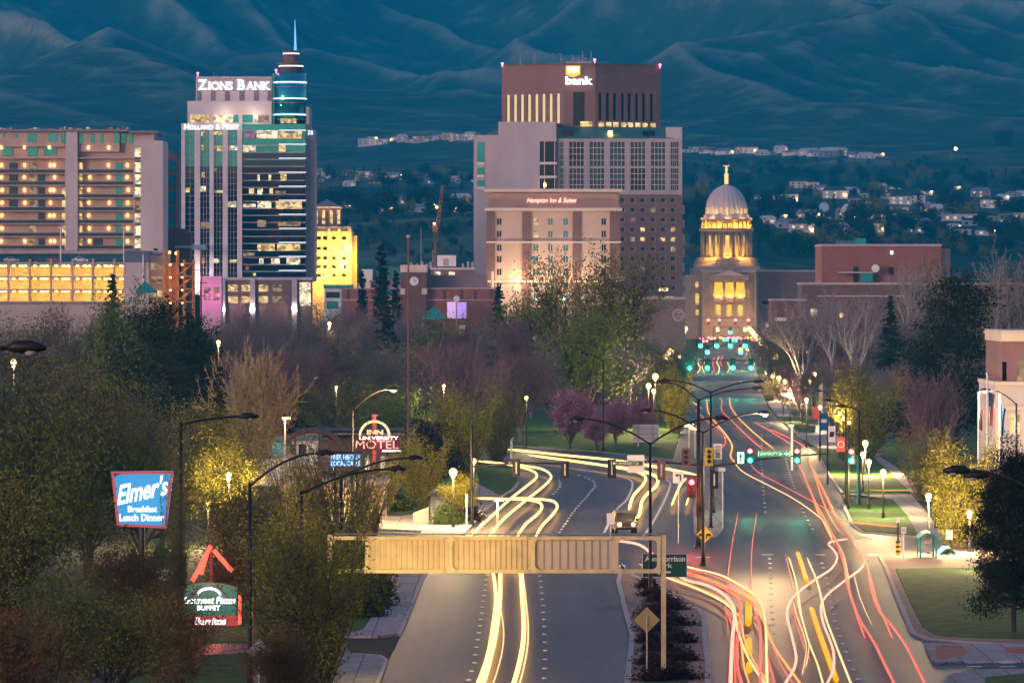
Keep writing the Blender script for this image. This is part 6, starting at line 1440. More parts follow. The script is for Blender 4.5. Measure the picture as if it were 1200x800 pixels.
mast('slim green signal pole behind the lawn pole', 1005, 470, Z(533, 470), [], .1, M['teal'])
signal('lit red signal low on the thick median pole', 810.5, 571, 392.5, 'r', True, 1.3, big=1.3); signal('signal with dark lenses turned aside above the lit red one', 804, 536, 400.5, '', True, 1.2, M['brickdark'])
signal('yellow bodied signal on the tall median pole', 831, 535, 422.5, '', True, 1.2, M['sigyellow']); signal('signal with pale back plate on the median pole', 837, 562, 423.0, '', False, 1.2)
signal('small walk signal low on the median pole', 820, 597, 392.5, '', True, .7)
FAR = [(933, 427, [(808, 'g'), (829, 'g'), (859, 'g'), (880, 'g')], 'first far crossing'), (1235, 402, [(821, 'g'), (840, 'g'), (856, 'g'), (873, 'g')], 'second far crossing'), (1250, 409.5, [(829, 'g'), (868, 'gw')], 'second far crossing, lower pair'), (1680, 387, [(841, 'w'), (856, 'g'), (873, 'w')], 'third far crossing'), (1890, 377, [(830, 'r'), (843, 'r'), (862, 'r'), (877, 'r'), (889, 'g')], 'last crossing before the capitol')]
for D, py, L, nm in FAR:
    q = mast('mast arm carrying the signals of the %s' % nm, L[0][0]-5, D+.6, Z(py, D)+1.2, [(L[-1][0]+2, py-4, D+.6, Z(py-4, D))], .13)
    for i, (px, st) in enumerate(L): signal('%s signal from the left at the %s' % (ordl(i), nm), px, py, D, {'w': 'ra', 'gw': 'ga'}.get(st, st), True, 1.9, big=2.1 if D > 1100 else 1.7); point('signal_glow', (X(px, D), D-1.2, Z(py, D)-.6), 220 if D < 1700 else 500, {'g': (.02, 1, .5), 'r': (1, .06, .05)}.get(st, (1, .7, .5)), None, .3)
for k, (px, py, c) in enumerate([(822, 383, 'r'), (826, 388, 'r'), (836, 382, 'r'), (849, 381, 'r'), (856, 380, 'r'), (870, 382, 'r'), (883, 384, 'r'), (846, 391, 'a'), (866, 391, 'a'), (835, 396, 'a'), (862, 395, 'r'), (878, 390, 'a'), (832, 391, 'r'), (870, 396, 'a'), (850, 397, 'g'), (860, 398, 'g')]):
    D = FPX*(CAMZ-1.0)/(py-YH) if py > 389 else 1960-(py-380)*14; D = min(D, 1975)
    x = X(px, D); T = thing('parked_car', '%s car with glowing lights in the far traffic below the capitol' % ordl(k), 'car', (x, D, 0), 'far traffic below the capitol')
    car_parts(T, PAINT[['silver', 'black', 'white', 'blue'][k % 4]])
    for s in (-1, 1): 
        o = MB().ball((0, 0, 0), .42, 10).build('lit_lamp', SIG[c], T, True, local=True); o.location = (s*.62, -2.28, .75)
for px, D in ((879, 451), (934, 451), (997.5, 459)): point('signal_glow', (X(px, D), D-1.0, Z(538, D)), 130, (.02, 1, .5), None, .25)
point('signal_glow', (X(810.5, 392), 391, Z(568, 392)), 320, (1, .05, .05), None, .25)
# flat signs
M['signgreen'] = mat('signgreen', (.01, .075, .045), .5, .1, 1); M['signyellow'] = mat('signyellow', (.75, .42, .02), .5, .06, 1); M['signwhite'] = mat('signwhite', (.72, .7, .72), .5, .05, 1); M['signlityellow'] = mat('signlityellow', (.45, .36, .18), .45, .1, 1, metal=.3); M['signgrey'] = mat('signgrey', (.32, .33, .35), .5, .1, 1, metal=.3)  # diamond's rear panel: yellow light on it put into its colour
M['bluelight'] = emat('bluelight', (.05, .25, .6), .9, False)
def sign(name, label, D, pts, m, base=None, post=None, rim=None, post_dy=.1, th=.04, group=None, cat='sign'):
    """panel outline in photo pixels at depth D; post (px, top) down to the ground"""
    cx = sum(p[0] for p in pts)/len(pts); T = thing(name, label, cat, (X(cx, D), D, base if base is not None else ground_z(X(cx, D), D)), group)
    MB().extr_xz([(X(a, D), Z(b, D)) for a, b in pts], D, D+th).build('panel', m, T)
    if rim:
        c0 = (X(cx, D), Z(sum(p[1] for p in pts)/len(pts), D)); b = MB(); n = len(pts); o_ = [(X(a, D), Z(q, D)) for a, q in pts]; i_ = [(c0[0]+(x-c0[0])*rim[1], c0[1]+(z-c0[1])*rim[1]) for x, z in o_]
        for k in range(n): k2 = (k+1) % n; b.quad((*[o_[k][0]], D-.03, o_[k][1]), (o_[k2][0], D-.03, o_[k2][1]), (i_[k2][0], D-.03, i_[k2][1]), (i_[k][0], D-.03, i_[k][1]))
        b.build('rim', rim[0], T)
    for p in (post or []): MB().tube([(X(p[0], D), D+post_dy, ground_z(X(p[0], D), D)), (X(p[0], D), D+post_dy, Z(p[1], D))], p[2] if len(p) > 2 else .05, 8).build('post', M['galv'] if len(p) < 4 else p[3], T)
    return T
rect = lambda a, b, c, d: [(a, d), (c, d), (c, b), (a, b)]
dia = lambda x, y, r: [(x, y+r), (x+r, y), (x, y-r), (x-r, y)]
def arrow(T, D, pts, m, y=-.03, name='arrow'): return MB().extr_xz([(X(a, D), Z(b, D)) for a, b in pts], D+y, D+y+.02).build(name, m, T)
def stext(T, D, t_, a, b, c, d, m, y=-.03, **k): return text_part('lettering', t_, m, X(a, D), Z(d, D), X(c, D), Z(b, D), D+y, T, th=.015, **k)
D = 331; T = sign('park_sign', 'green Ann Morrison Park guide sign on the median lamp post', D, rect(752.5, 648.5, 805.5, 676), M['signgreen'], rim=(M['signwhite'], .97))
stext(T, D, 'Ann Morrison', 755.5, 651, 803, 657.5, M['paint'], off=.02); stext(T, D, 'Park', 770, 659.5, 788, 665, M['paint'], off=.02)
arrow(T, D, [(768, 670), (773, 673.5), (773, 671.2), (786, 671.2), (786, 668.8), (773, 668.8), (773, 666.5)], M['paint'])
D = 371.5; T = sign('warning_sign', 'yellow diamond two way arrow sign before the median lamp post', D, dia(826, 626, 9.6), M['signyellow'])
for s in (-1, 1): arrow(T, D, [(826+s*1.5, 630.5), (826+s*2.7, 630.5), (826+s*2.7, 627), (826+s*5.5, 627.6), (826+s*5.4, 629), (826+s*7.6, 626.2), (826+s*5.4, 623.6), (826+s*5.5, 625), (826+s*1.5, 624.8)], M['dark'])
MB().tube([(X(826, 371.7), 371.7, 0), (X(826, 371.7), 371.7, Z(634, 371.7))], .06, 8).build('post', M['steel'], T)
D = 423.2; T = sign('speed_sign', 'pale speed limit sign high on the median pole', D, rect(836.5, 520, 846, 538), M['signwhite']); stext(T, D, 'SPEED', 838, 522, 844.6, 525, M['dark']); stext(T, D, 'LIMIT', 838, 526, 844.6, 529, M['dark']); stext(T, D, '30', 838.6, 530, 844, 536.5, M['dark'], off=.03)
D = 451.4; T = sign('lane_sign', 'white lane sign with up arrow hung from the signal mast', D, rect(864, 529.5, 872, 543), M['signwhite']); arrow(T, D, [(867.4, 541.5), (868.6, 541.5), (868.6, 535), (870.2, 535), (868, 531.5), (865.8, 535), (867.4, 535)], M['dark'])
T = sign('street_name_sign', 'green UNIVERSITY street board with arrow between the green signals', D, rect(888.5, 528, 926, 534.6), M['signgreen'], rim=(M['signwhite'], .965)); stext(T, D, 'UNIVERSITY Dr', 890.5, 529.6, 917, 533.2, M['paint'], off=.01); arrow(T, D, [(918.5, 530.8), (921.5, 530.8), (921.5, 529.3), (924.8, 531.4), (921.5, 533.5), (921.5, 532), (918.5, 532)], M['paint'])
D = 401.4; T = sign('street_name_sign', 'green street board with left arrow on the median mast', D, rect(716, 540, 754, 545.2), M['signgreen'], rim=(M['signwhite'], .965)); stext(T, D, 'UNIVERSITY Dr', 724, 541.2, 749, 544.2, M['paint'], off=.01); arrow(T, D, [(717.5, 542.6), (720, 544.3), (720, 543.2), (722.6, 543.2), (722.6, 542), (720, 542), (720, 540.9)], M['paint'])
T = sign('blank_board', 'blank white board back behind the green street board', 401.9, rect(735, 533, 755, 553.5), M['signwhite'])
D = 400.5; T = sign('lane_sign', 'white lane use sign left of the lit red signal', D, rect(788.5, 552, 801, 566), M['signwhite']); arrow(T, D, [(797, 563), (798.2, 563), (798.2, 556), (794, 556), (794, 554.6), (791, 556.6), (794, 558.6), (794, 557.2), (797, 557.2)], M['dark'])
MB().tube([(X(795, 400.6), 400.6, 0), (X(795, 400.6), 400.6, Z(560, 400.6))], .05, 8).build('post', M['galv'], T)
T = sign('sign_board', 'large pale sign board seen from behind on the back lawn', 640, rect(741.5, 497, 772, 518), M['signwhite'], post=[(748, 499, .1), (765, 499, .1)], post_dy=-.12)
for py in (502, 508, 513): MB().box(X(741.5, 640), 639.9, Z(py+.5, 640), X(772, 640), 640, Z(py, 640)).build('batten', M['signgrey'], T)
D = 264; T = sign('warning_sign', 'yellow lit diamond sign seen from behind in front of the gantry post', D, dia(758, 726, 15.5), M['signlityellow'], post=[(758, 722, .04)], post_dy=-.06)
D = 330.5; T = sign('small_sign', 'small white box sign on the median beside the dark lamp post', D, rect(765, 692, 773, 707), M['signwhite'], post=[(769, 694, .05), (757.5, 692, .03)])
D = 262.5; T = sign('warning_sign', 'grey diamond sign seen from behind at the bottom left', D-30, dia(304, 763, 15), M['signgrey'], post=[(304, 757, .05)], post_dy=-.06); MB().box(X(297, 232.5), 232.5, Z(800, 232.5), X(312, 232.5), 232.54, Z(781, 232.5)).build('plaque', M['signgrey'], T)
D = 373; T = sign('bus_stop_sign', 'white bus stop sign on a thin post before the green shelter', D, rect(1056, 617, 1062, 625), M['signwhite'], post=[(1059, 617, .05, M['white'])]); stext(T, D, 'BUS', 1057, 619, 1061, 622, M['dark'])
D = 412; T = sign('small_sign', 'small pale square sign beside the khaki jeep', D, rect(711, 601, 720, 614), M['signwhite'], post=[(715.5, 603, .04)])
D = 425; T = sign('post_sign', 'grey marker post on the corner walk left', D, rect(545.6, 579, 548, 590), M['signwhite'], post=[(547, 580, .06, M['white'])])
T = thing('crossing_post', 'walk signal post with yellow and black striped foot on the right corner', 'post', (X(1052.5, 383), 383, 0)); x = X(1052.5, 383)
MB().cyl(x, 383, 0, Z(612, 383), .07).build('post', M['steel'], T); MB().box(x-.14, 382.8, Z(612, 383), x+.14, 383.1, Z(606, 383)).build('signal_box', M['white'], T)
b = MB()
for k in range(6): b.mi(k % 2).cyl(x, 383, .05+k*.17, .05+(k+1)*.17, .17, n=12)
b.build('striped_foot', [M['signyellow'], M['dark']], T)
for px, t_, D, lab in ((599.5, 515, 600, 'white post with small camera head at the edge of the cross street'), (928, 500, 560, 'white camera post beside the right carriageway'), (847, 552, 425, 'pale thin post on the tip of the median')):
    T = thing('camera_post', lab, 'post', (X(px, D), D, 0)); x = X(px, D); MB().cyl(x, D, 0, Z(t_, D), .13 if D > 500 else .05).build('post', M['white'], T); MB().box(x-.35, D-.2, Z(t_, D), x+.2, D+.2, Z(t_, D)+.3).build('camera', M['white'], T)
for px, t_ in ((807.5, 500), (814.5, 503)):
    D = 600; x = X(px, D); T = thing('twin_lamp_post', ['pale T shaped lamp post left of its twin beside the red housing', 'pale T shaped lamp post right of its twin'][px > 810], 'lamp post', (x, D, 0), 'pale T shaped lamp posts'); MB().cyl(x, D, 0, Z(t_, D), .1).build('post', M['cream'], T); MB().box(x-.55, D-.2, Z(t_, D), x+.55, D+.2, Z(t_, D)+.35).build('lamp_head', M['globe'], T)
# ------------------------------------------------------------------ sign gantry over the left carriageway
D = 263; M['gantry'] = mat('gantry', (.64, .52, .27), .5, .16, 1.3, detail=8); M['gantrypanel'] = mat('gantrypanel', (.62, .48, .26), .5, .14, 1.1, detail=8); M['gantrypale'] = mat('gantrypale', (.52, .43, .33), .5, .06, .5)
gx_ = lambda p: X(p, D); gz_ = lambda p: Z(p, D)
T = thing('sign_gantry', 'cream steel sign gantry seen from behind, spanning the left carriageway', 'sign gantry', (gx_(777.5), D, 0))
MB().box(gx_(774.8), D-.12, 0, gx_(780.4), D+.12, gz_(626.5)).build('post', M['gantry'], T)
MB().box(gx_(384), D-.12, 0, gx_(389), D+.12, gz_(626.5)).build('post', M['gantry'], T)
MB().box(gx_(389.2), D-.2, gz_(632), gx_(774.7), D+.1, gz_(628)).build('beam', M['gantry'], T); MB().box(gx_(389.2), D-.2, gz_(671), gx_(774.7), D+.1, gz_(666.5)).build('beam', M['gantry'], T)
for px in (430, 528, 625, 722.5, 772): MB().box(gx_(px-2), D-.18, gz_(666.6), gx_(px+2), D+.08, gz_(631.9)).build('strut', M['gantry'], T)
for a, c, m in ((432, 526, 'gantrypanel'), (530, 623, 'gantrypanel'), (627, 720.5, 'gantrypale')):
    b = MB(); b.box(gx_(a), D-.02, gz_(667), gx_(c), D+.05, gz_(631.5)); n = 15 if m == 'gantrypanel' else 10
    for k in range(1, n): x = gx_(a)+(gx_(c)-gx_(a))*k/n; b.box(x-.03, D-.075, gz_(666), x+.03, D-.02, gz_(632.5))
    p = b.build('sign_panel', M[m], T)
for a, c in ((391, 428), (432, 526), (530, 623), (627, 720.5), (724.5, 770)):  # gusset plates round the corners
    for (px, s) in ((a, 1), (c, -1)):
        for (py, t_) in ((632, 1), (666.5, -1)):
            r = .24; x0, z0 = gx_(px), gz_(py); MB().extr_xz([(x0, z0), (x0+s*r, z0)]+[(x0+s*r*(1-math.sin(k*math.pi/10)), z0-t_*r*(1-math.cos(k*math.pi/10))) for k in range(1, 5)]+[(x0, z0-t_*r)], D-.17, D+.07).build('gusset', M['gantry'], T)
for px in (430, 528, 625, 722.5):
    for zz_ in (630, 668.7):
        for s in (-1, 1): MB().box(gx_(px)+s*.28-.11, D-.235, gz_(zz_)-.08, gx_(px)+s*.28+.11, D-.2, gz_(zz_)+.08).build('splice_plate', M['gantrypale'], T)
MB().tube([(gx_(392), D+.13, gz_(625.5)), (gx_(770), D+.13, gz_(625.5))], .035, 6).build('conduit', M['galv'], T)
for px in (455, 560): point('gantry_lamp', (gx_(px), D-4.5, gz_(672)), 200, (1, .68, .16), T, .3)
# ------------------------------------------------------------------ lit signs on the left
D = 331; T = sign('diner_sign', "blue lit Elmer's diner sign with red rim among the left trees", D, [(137, 616), (195, 619), (203, 551.5), (130, 552.5)], emat('elmerblue', (.015, .33, .70), 1.0), rim=(emat('elmerred', (.55, .06, .06), .9, False), .90), th=.5, post=[(166, 617, .22, M['steel'])], post_dy=.25)
el = emat('signwhitelit', (1, 1, 1), 2.6, False)
stext(T, D, "Elmer's", 137.5, 556.5, 197, 591.5, el, y=-.06, off=.02, slant=.25, rise=.13); stext(T, D, 'Breakfast', 150, 592.5, 184, 599.5, el, y=-.06, off=.02); stext(T, D, 'Lunch Dinner', 140, 602, 192, 610, el, y=-.06, off=.02)
point('sign_glow', (X(166, D), D-2.5, Z(585, D)), 120, (.4, .7, 1), T, .5)
D = 300; M['neonred'] = emat('neonred', (1, .09, .05), 2.6); T = sign('pizza_sign', 'teal green lit pizza sign with red neon rim low among the left trees', D, [(212, 721), (276, 721), (278, 688), (262, 683.5), (245, 682), (228, 683.5), (211, 688)], emat('pizzagreen', (.0, .22, .15), .75), th=.4, post=[(228, 720, .15, M['steel']), (262, 720, .15, M['steel'])], post_dy=.2)
MB().box(X(211, D), D-.02, Z(733, D), X(279, D), D+.4, Z(721.6, D)).build('red_panel', emat('pizzared', (.55, .06, .04), .8, False), T)
for px in (208.5, 281): MB().tube([(X(px, D), D, Z(731, D)), (X(px, D), D, Z(697, D))], .09, 8).build('neon_tube', M['neonred'], T)
MB().tube([(X(245+13*math.cos(a), D), D-.06, Z(697-8*math.sin(a), D)) for a in [math.pi*k/10 for k in range(11)]], .07, 6).build('arch_mark', el, T)
stext(T, D, 'Gourmet Pizzas', 215, 698.5, 276, 707, el, y=-.06, off=.03, slant=.2); stext(T, D, 'BUFFET', 231, 709, 258, 714.5, el, y=-.06, off=.03); stext(T, D, 'Burritos', 228, 723, 265, 731.5, el, y=-.06, off=.03, slant=.2)
T = thing('neon_peak', 'red neon peaked roof frame rising above the green pizza sign', 'neon sign', (X(247, D), D+1, 0)); 
for a, b, c, d in ((246, 640, 224, 682), (249, 645, 271, 670), (241, 650, 234, 674)): MB().tube([(X(a, D), D+1, Z(b, D)), (X(c, D), D+1, Z(d, D))], .13, 8).build('neon_tube', M['neonred'], T)
MB().tube([(X(246, D), D+1.1, 0), (X(246, D), D+1.1, Z(636, D))], .1, 8).build('post', M['brickdark'], T)
point('neon_glow', (X(247, D), D-2, Z(668, D)), 260, (1, .15, .08), T, .5)
D = 500; T = thing('motel_sign', 'red neon MOTEL sign under a glowing arch left of the road', 'neon sign', (X(443, D), D, 0)); M['neonpink'] = emat('neonpink', (1, .35, .3), 2.2, False); M['neonpeach'] = emat('neonpeach', (1, .5, .22), 2.2)
MB().tube([(X(438.5, D), D+.2, 0), (X(438.5, D), D+.2, Z(485, D))], .22, 8).build('post', M['brickred'], T)
MB().tube([(X(439+17*math.cos(a), D), D-.1, Z(510-16.5*math.sin(a), D)) for a in [math.pi*k/16 for k in range(17)]], .12, 6).build('arch', M['neonpeach'], T)
MB().box(X(416, D), D-.02, Z(527, D), X(469, D), D+.18, Z(509.5, D)).build('panel', mat('motelpanel', (.03, .004, .008), .5, .1, 1), T)
text_part('lettering', 'MOTEL', M['neonpink'], X(417, D), Z(525.5, D), X(467, D), Z(516, D), D-.14, T, th=.08)
text_part('lettering', 'UNIVERSITY', el, X(421, D), Z(515, D), X(467, D), Z(511, D), D-.14, T, th=.08, off=.02)
text_part('lettering', 'INN', M['neonpeach'], X(430, D), Z(509, D), X(449, D), Z(503.5, D), D-.14, T, th=.08, off=.04)
MB().box(X(448, D), D-.1, Z(529, D), X(470, D), D+.1, Z(527.2, D)).build('light_bar', el, T); text_part('lettering', 'T', M['neonred'], X(436.5, D), Z(493, D), X(443, D), Z(486, D), D-.2, T, th=.08)
point('neon_glow', (X(443, D), D-3, Z(515, D)), 420, (1, .15, .1), T, .6)
D = 380; T = thing('reader_board', 'blue lit reader board with two rows of white letters left of the motel sign', 'sign', (X(405, D), D, 0)); MB().box(X(387, D), D, Z(546.5, D), X(423, D), D+.3, Z(531.5, D)).build('panel', M['bluelight'], T); MB().box(X(385.5, D), D-.05, Z(531.4, D), X(426, D), D+.35, Z(528.8, D)).build('top_rail', M['dark'], T)
ltb = emat('readerletters', (.6, .85, 1), 1.8, False); text_part('lettering', 'FREE HBO 29', ltb, X(388, D), Z(538, D), X(422, D), Z(532.5, D), D-.03, T, th=.02, off=.01); text_part('lettering', 'LOCAL CALLS', ltb, X(388, D), Z(545.5, D), X(422, D), Z(540, D), D-.03, T, th=.02, off=.01)
for px in (392, 418): MB().cyl(X(px, D), D+.15, 0, Z(546.5, D), .1).build('post', M['steel'], T)
# ------------------------------------------------------------------ shelters, wall, flags, banners, poles
def shelter(label, D, a, top, c, m, arch):
    x0, x1 = X(a, D), X(c, D); zt = Z(top, D); T = thing('bus_shelter', label, 'bus shelter', ((x0+x1)/2, D, .12))
    for x in (x0, x1):
        for y in (0, 2.6): MB().box(x-.06, D+y-.06, .1, x+.06, D+y+.06, zt-(.35 if arch else 0)).build('post', m, T)
    w_ = x1-x0; P = [(x0-.15+(w_+.3)*k/12, zt-.35+.45*math.sin(math.pi*k/12)) for k in range(13)] if arch else [(x0-.15, zt-.1), (x0+.1, zt+.1), (x1-.1, zt+.1), (x1+.15, zt-.1)]
    MB().extr_xz(P+[(p[0], p[1]-.14) for p in P[::-1]], D-.3, D+2.9).build('roof', m, T)
    gm = bpy.data.materials.get('shelterglass') or mat('shelterglass', (.35, .42, .4), .15, .05, 1, spec=.6)
    MB().box(x0+.07, D+2.58, .5, x1-.07, D+2.62, zt-.5).build('back_pane', gm, T); MB().box(x0+.2, D+1.9, .45, x1-.2, D+2.4, .55).build('bench', M['galv'], T)
    MB().box(x0+.5, D+2.5, 1.1, x0+1.0, D+2.57, 1.8).build('timetable', M['signwhite'], T); return T
shelter('green framed bus shelter on the right beside the lawn', 376, 1078.5, 625, 1097, M['teal'], True); shelter('second green framed shelter half hidden by the poplar', 382, 1104, 643, 1118, M['teal'], True)
t2 = shelter('arched bus shelter on the left corner walk', 436, 503, 575, 521, mat('shelterdark', (.04, .06, .05), .4, .1, 1), True); point('shelter_lamp', (X(512, 436), 437, 4.0), 130, (1, .75, .4), t2, .3)
solo('stone_wall', MB().extr_xz([(X(484, 432), .1), (X(502, 432), .1), (X(502, 432), 1.5), (X(484, 432), 1.0)], 432, 432.4), M['sand'], 'low tan stone wall left of the arched bus shelter', 'wall')
solo('concrete_block', MB().box(X(441, 342), 342, .1, X(447, 342), 342.5, 2.2), M['concrete'], 'pale gate pier by the clipped shrubs left of the gantry', 'gate pier')
b = MB(); p0, p1 = G(447, 686), G(462, 668)
T = thing('handrail', 'pale metal handrail along the left sidewalk by the gate pier', 'railing', (*p0, .1))
for z in (.6, 1.05): MB().tube([(*p0, z), (*p1, z)], .04, 6).build('rail', M['cream'], T)
for k in range(6): q = Vector(p0).lerp(Vector(p1), k/5); MB().cyl(q.x, q.y, .1, 1.08, .035).build('baluster', M['cream'], T)
T = thing('tall_pole', 'very tall thin red brown pole left of the neon motel sign', 'flag pole', (X(478.5, 520), 520, 0)); x = X(478.5, 520); MB().tube([(x, 520, 0), (x, 520, Z(278, 520))], [.13, .08], 8).build('pole', M['brickdark'], T); MB().ball((x, 520, Z(277, 520)), .22, 10).build('finial', M['galv'], T)
M['flagred'] = mat('flagred', (.5, .02, .04), .8, .1, 1); M['flagblue'] = mat('flagblue', (.02, .07, .25), .8, .1, 1)
def flag(label, px, D, top, f0, f1, kind, w=1.0):
    x = X(px, D); zt = Z(top, D); T = thing('flag_pole', label.replace('flag on', 'flag pole for'), 'flag pole', (x, D, 0)); MB().tube([(x, D, 0), (x, D, zt)], [.11, .06], 8).build('pole', M['white'], T); MB().ball((x, D, zt), .14, 10).build('finial', M['galv'], T)
    if not kind: return
    n = 14; za, zb = Z(f0, D), Z(f1, D); b = MB(); nx = 8
    for i in range(n):
        for j in range(nx):
            def P(i, j): u = j/nx; v = i/n; return (x+.1+u*w*(.55+.45*(1-v))+.05*math.sin(5*v+3*u), D+.14*math.sin(u*9+v*2), za+(zb-za)*v-.25*u)
            k = (0 if j % 2 else 1) if kind == 'us' else 0
            if kind == 'us' and i < 6 and j < 4: k = 2
            b.mi(k); b.quad(P(i+1, j), P(i+1, j+1), P(i, j+1), P(i, j))
    solo('flag', b, [M['flagred'], M['signwhite'], M['flagblue']] if kind == 'us' else [M['flagblue']]*3 if kind == 'blue' else [M['brownstone']]*3, label, 'flag')
flag('limp red and white striped flag on the white pole by the corner office', 1157, 440, 437, 459, 497, 'us', .55); flag('dark limp flag on the shorter pole left of the striped one', 1146.5, 450, 460, 478, 502, 'dark', .35); flag('blue limp flag on the pole beside the corner office', 1171.5, 452, 462, 476, 508, 'blue', .45)
M['bannerred'] = mat('bannerred', (.55, .09, .08), .8, .1, 1); M['bannerblue'] = mat('bannerblue', (.02, .10, .32), .8, .1, 1)
for lab, D, px, b_, d_, w_, pp, m, em in (('faded red street banner farthest of the four', 655, 956, 476, 491, 7.5, 961, 'bannerred', 0), ('blue street banner second farthest', 590, 965.5, 484, 504, 9.5, 960.8, 'bannerblue', 1), ('white street banner with dark emblem', 520, 974.5, 499, 518, 9, 969.8, 'signwhite', 2), ('red street banner with round emblem nearest the camera', 470, 985.5, 512, 529, 10, 991, 'bannerred', 3)):
    x = X(pp, D); T = thing('banner_post', 'dark post holding the '+lab.split(' banner')[0]+' banner', 'post', (x, D, 0)); MB().cyl(x, D, 0, Z(b_-4, D), .1, .07).build('post', M['steel'], T)
    for yy in (b_, d_): MB().tube([(x, D, Z(yy, D)), (X(px+(w_/2 if px > pp else -w_/2), D), D, Z(yy, D))], .03, 6).build('bracket', M['steel'], T)
    s = MB(); s.box(X(px-w_/2, D), D-.03, Z(d_, D), X(px+w_/2, D), D+.0, Z(b_, D)); o = solo('street_banner', s, M[m], lab, 'banner')
    if em:
        e_ = MB(); c = (X(px, D), D-.06, Z((b_+d_)/2, D))
        if em == 2: e_.extr_xz([(c[0]-.25, c[2]-.28), (c[0]+.2, c[2]-.28), (c[0]+.3, c[2]+.25), (c[0]-.15, c[2]+.25)], D-.06, D-.035)
        elif em == 1: e_.box(c[0]-.3, D-.06, c[2]-.1, c[0]+.3, D-.035, c[2]+.3)
        else: e_.tube([(c[0]+.28*math.cos(a), D-.05, c[2]+.28*math.sin(a)) for a in [2*math.pi*k/16 for k in range(17)]], .05, 5)
        e_.build('emblem', M['dark'] if em == 2 else M['signwhite'], o)
T = thing('obelisk', 'pale stone obelisk between the banners and the birches', 'monument', (X(964, 700), 700, 0)); x = X(964, 700)
MB().tube([(x, 700, 0), (x, 700, Z(452, 700)), (x, 700, Z(448.5, 700))], [.62, .5, .05], 4).build('shaft', M['capstone'], T); MB().box(x-1, 699, 0, x+1, 701, 1.2).build('plinth', M['capstone'], T); point('uplight', (x-.5, 697.5, .5), 150, (1, .85, .7), T, .2)
# crane and dishes beyond
D = 2250; T = thing('construction_crane', 'orange lattice crane jib leaning over the slope beyond the brick block', 'crane', (X(510, D), D, 0)); M['craneorange'] = mat('craneorange', (.28, .13, .06), .6, .1, .3)
b = MB(); a0, a1 = Vector((X(510.5, D), D, Z(283, D))), Vector((X(519, D), D, Z(217, D)))
for k in range(4):
    o_ = Vector(((-.8 if k % 2 else .8), (-.8 if k > 1 else .8), 0)); b.tube([a0+o_, a1+o_*.4], .22, 4)
for k in range(12):
    p, q = a0.lerp(a1, k/12), a0.lerp(a1, (k+1)/12); b.tube([p+Vector((-.8, -.8, 0)), q+Vector((.7, -.8, 0))], .14, 4); b.tube([p+Vector((.8, .8, 0)), q+Vector((-.7, .8, 0))], .14, 4)
b.build('jib', M['craneorange'], T); MB().box(X(507, D), D-2, Z(272, D), X(513, D), D+2, Z(264, D)).build('cab', M['craneorange'], T); MB().cyl(X(510, D), D, 0, Z(264, D), .6, .5, 6).build('mast', M['craneorange'], T)
for px, py in ((509, 262), (512, 243)): MB().ball((X(px, D), D-2.5, Z(py, D)), .45, 8).build('crane_lamp', M['hlamp'], T)
for i, (px, py, r) in enumerate(((965.5, 243, 2.2), (989.5, 244, 2.0))):
    q = on_hill(px, 268); T = thing('dish_tower', ['round blue white dish on a thin post right of the dome', 'tilted pale dish beside the round blue one'][i], 'dish antenna', q); rr = r*q[1]/2250
    MB().cyl(q[0], q[1], q[2]-1, Z(py, q[1]), .5).build('post', M['galv'], T); z = Z(py, q[1]); MB().extr_xz([(q[0]+rr*(1 if i == 0 else .6)*math.cos(a)+(.0 if i == 0 else .5*rr*math.sin(a)), z+rr*math.sin(a)) for a in [2*math.pi*k/20 for k in range(20)]], q[1]-1.2, q[1]-.8).build('dish', mat('dishblue%d' % i, (.3, .5, .6) if i == 0 else (.6, .6, .6), .5, .05, .5), T)
# ------------------------------------------------------------------ the waiting jeep
x, y = G(731.5, 625.5); T = thing('jeep', 'boxy khaki jeep with both headlights lit waiting at the median', 'car', (x, y, .02), None, R(4)); car_parts(T, PAINT['khaki'], 4.0, 1.75, 1.85, jeep=True, lit=True)
# ------------------------------------------------------------------ light trails along the lanes, at lamp height
TM = {'w': emat('trail_white', (1, .52, .12), 4.6), 'p': emat('trail_pinkwhite', (1, .38, .26), 1.8), 'r': emat('trail_red', (1, .115, .075), 1.25), 'o': emat('trail_orange', (1, .36, .06), 1.5), 'a': emat('trail_amber', (1, .42, .0), 1.2), 'c': emat('trail_peach', (1, .55, .22), 1.8)}
CNM = {'w': 'white headlight', 'p': 'pink white', 'r': 'red tail light', 'o': 'orange', 'a': 'amber', 'c': 'peach'}
def trail(pts, c, r, where, h=.75):
    P = [(*G(a, b, h), h) for a, b in smooth(pts, 7)]
    n = len(P); rad = [r*(.85 if c in 'rpc' else 1)*(1 if c == 'a' else min(1, .35+k/3, .35+(n-1-k)/3)) for k in range(n)]
    o = solo('light_trail', MB().tube(P, rad, 6), TM[c], '%s trail %s' % (CNM[c], where), 'light trail', 'light trails of passing cars', smooth=True)
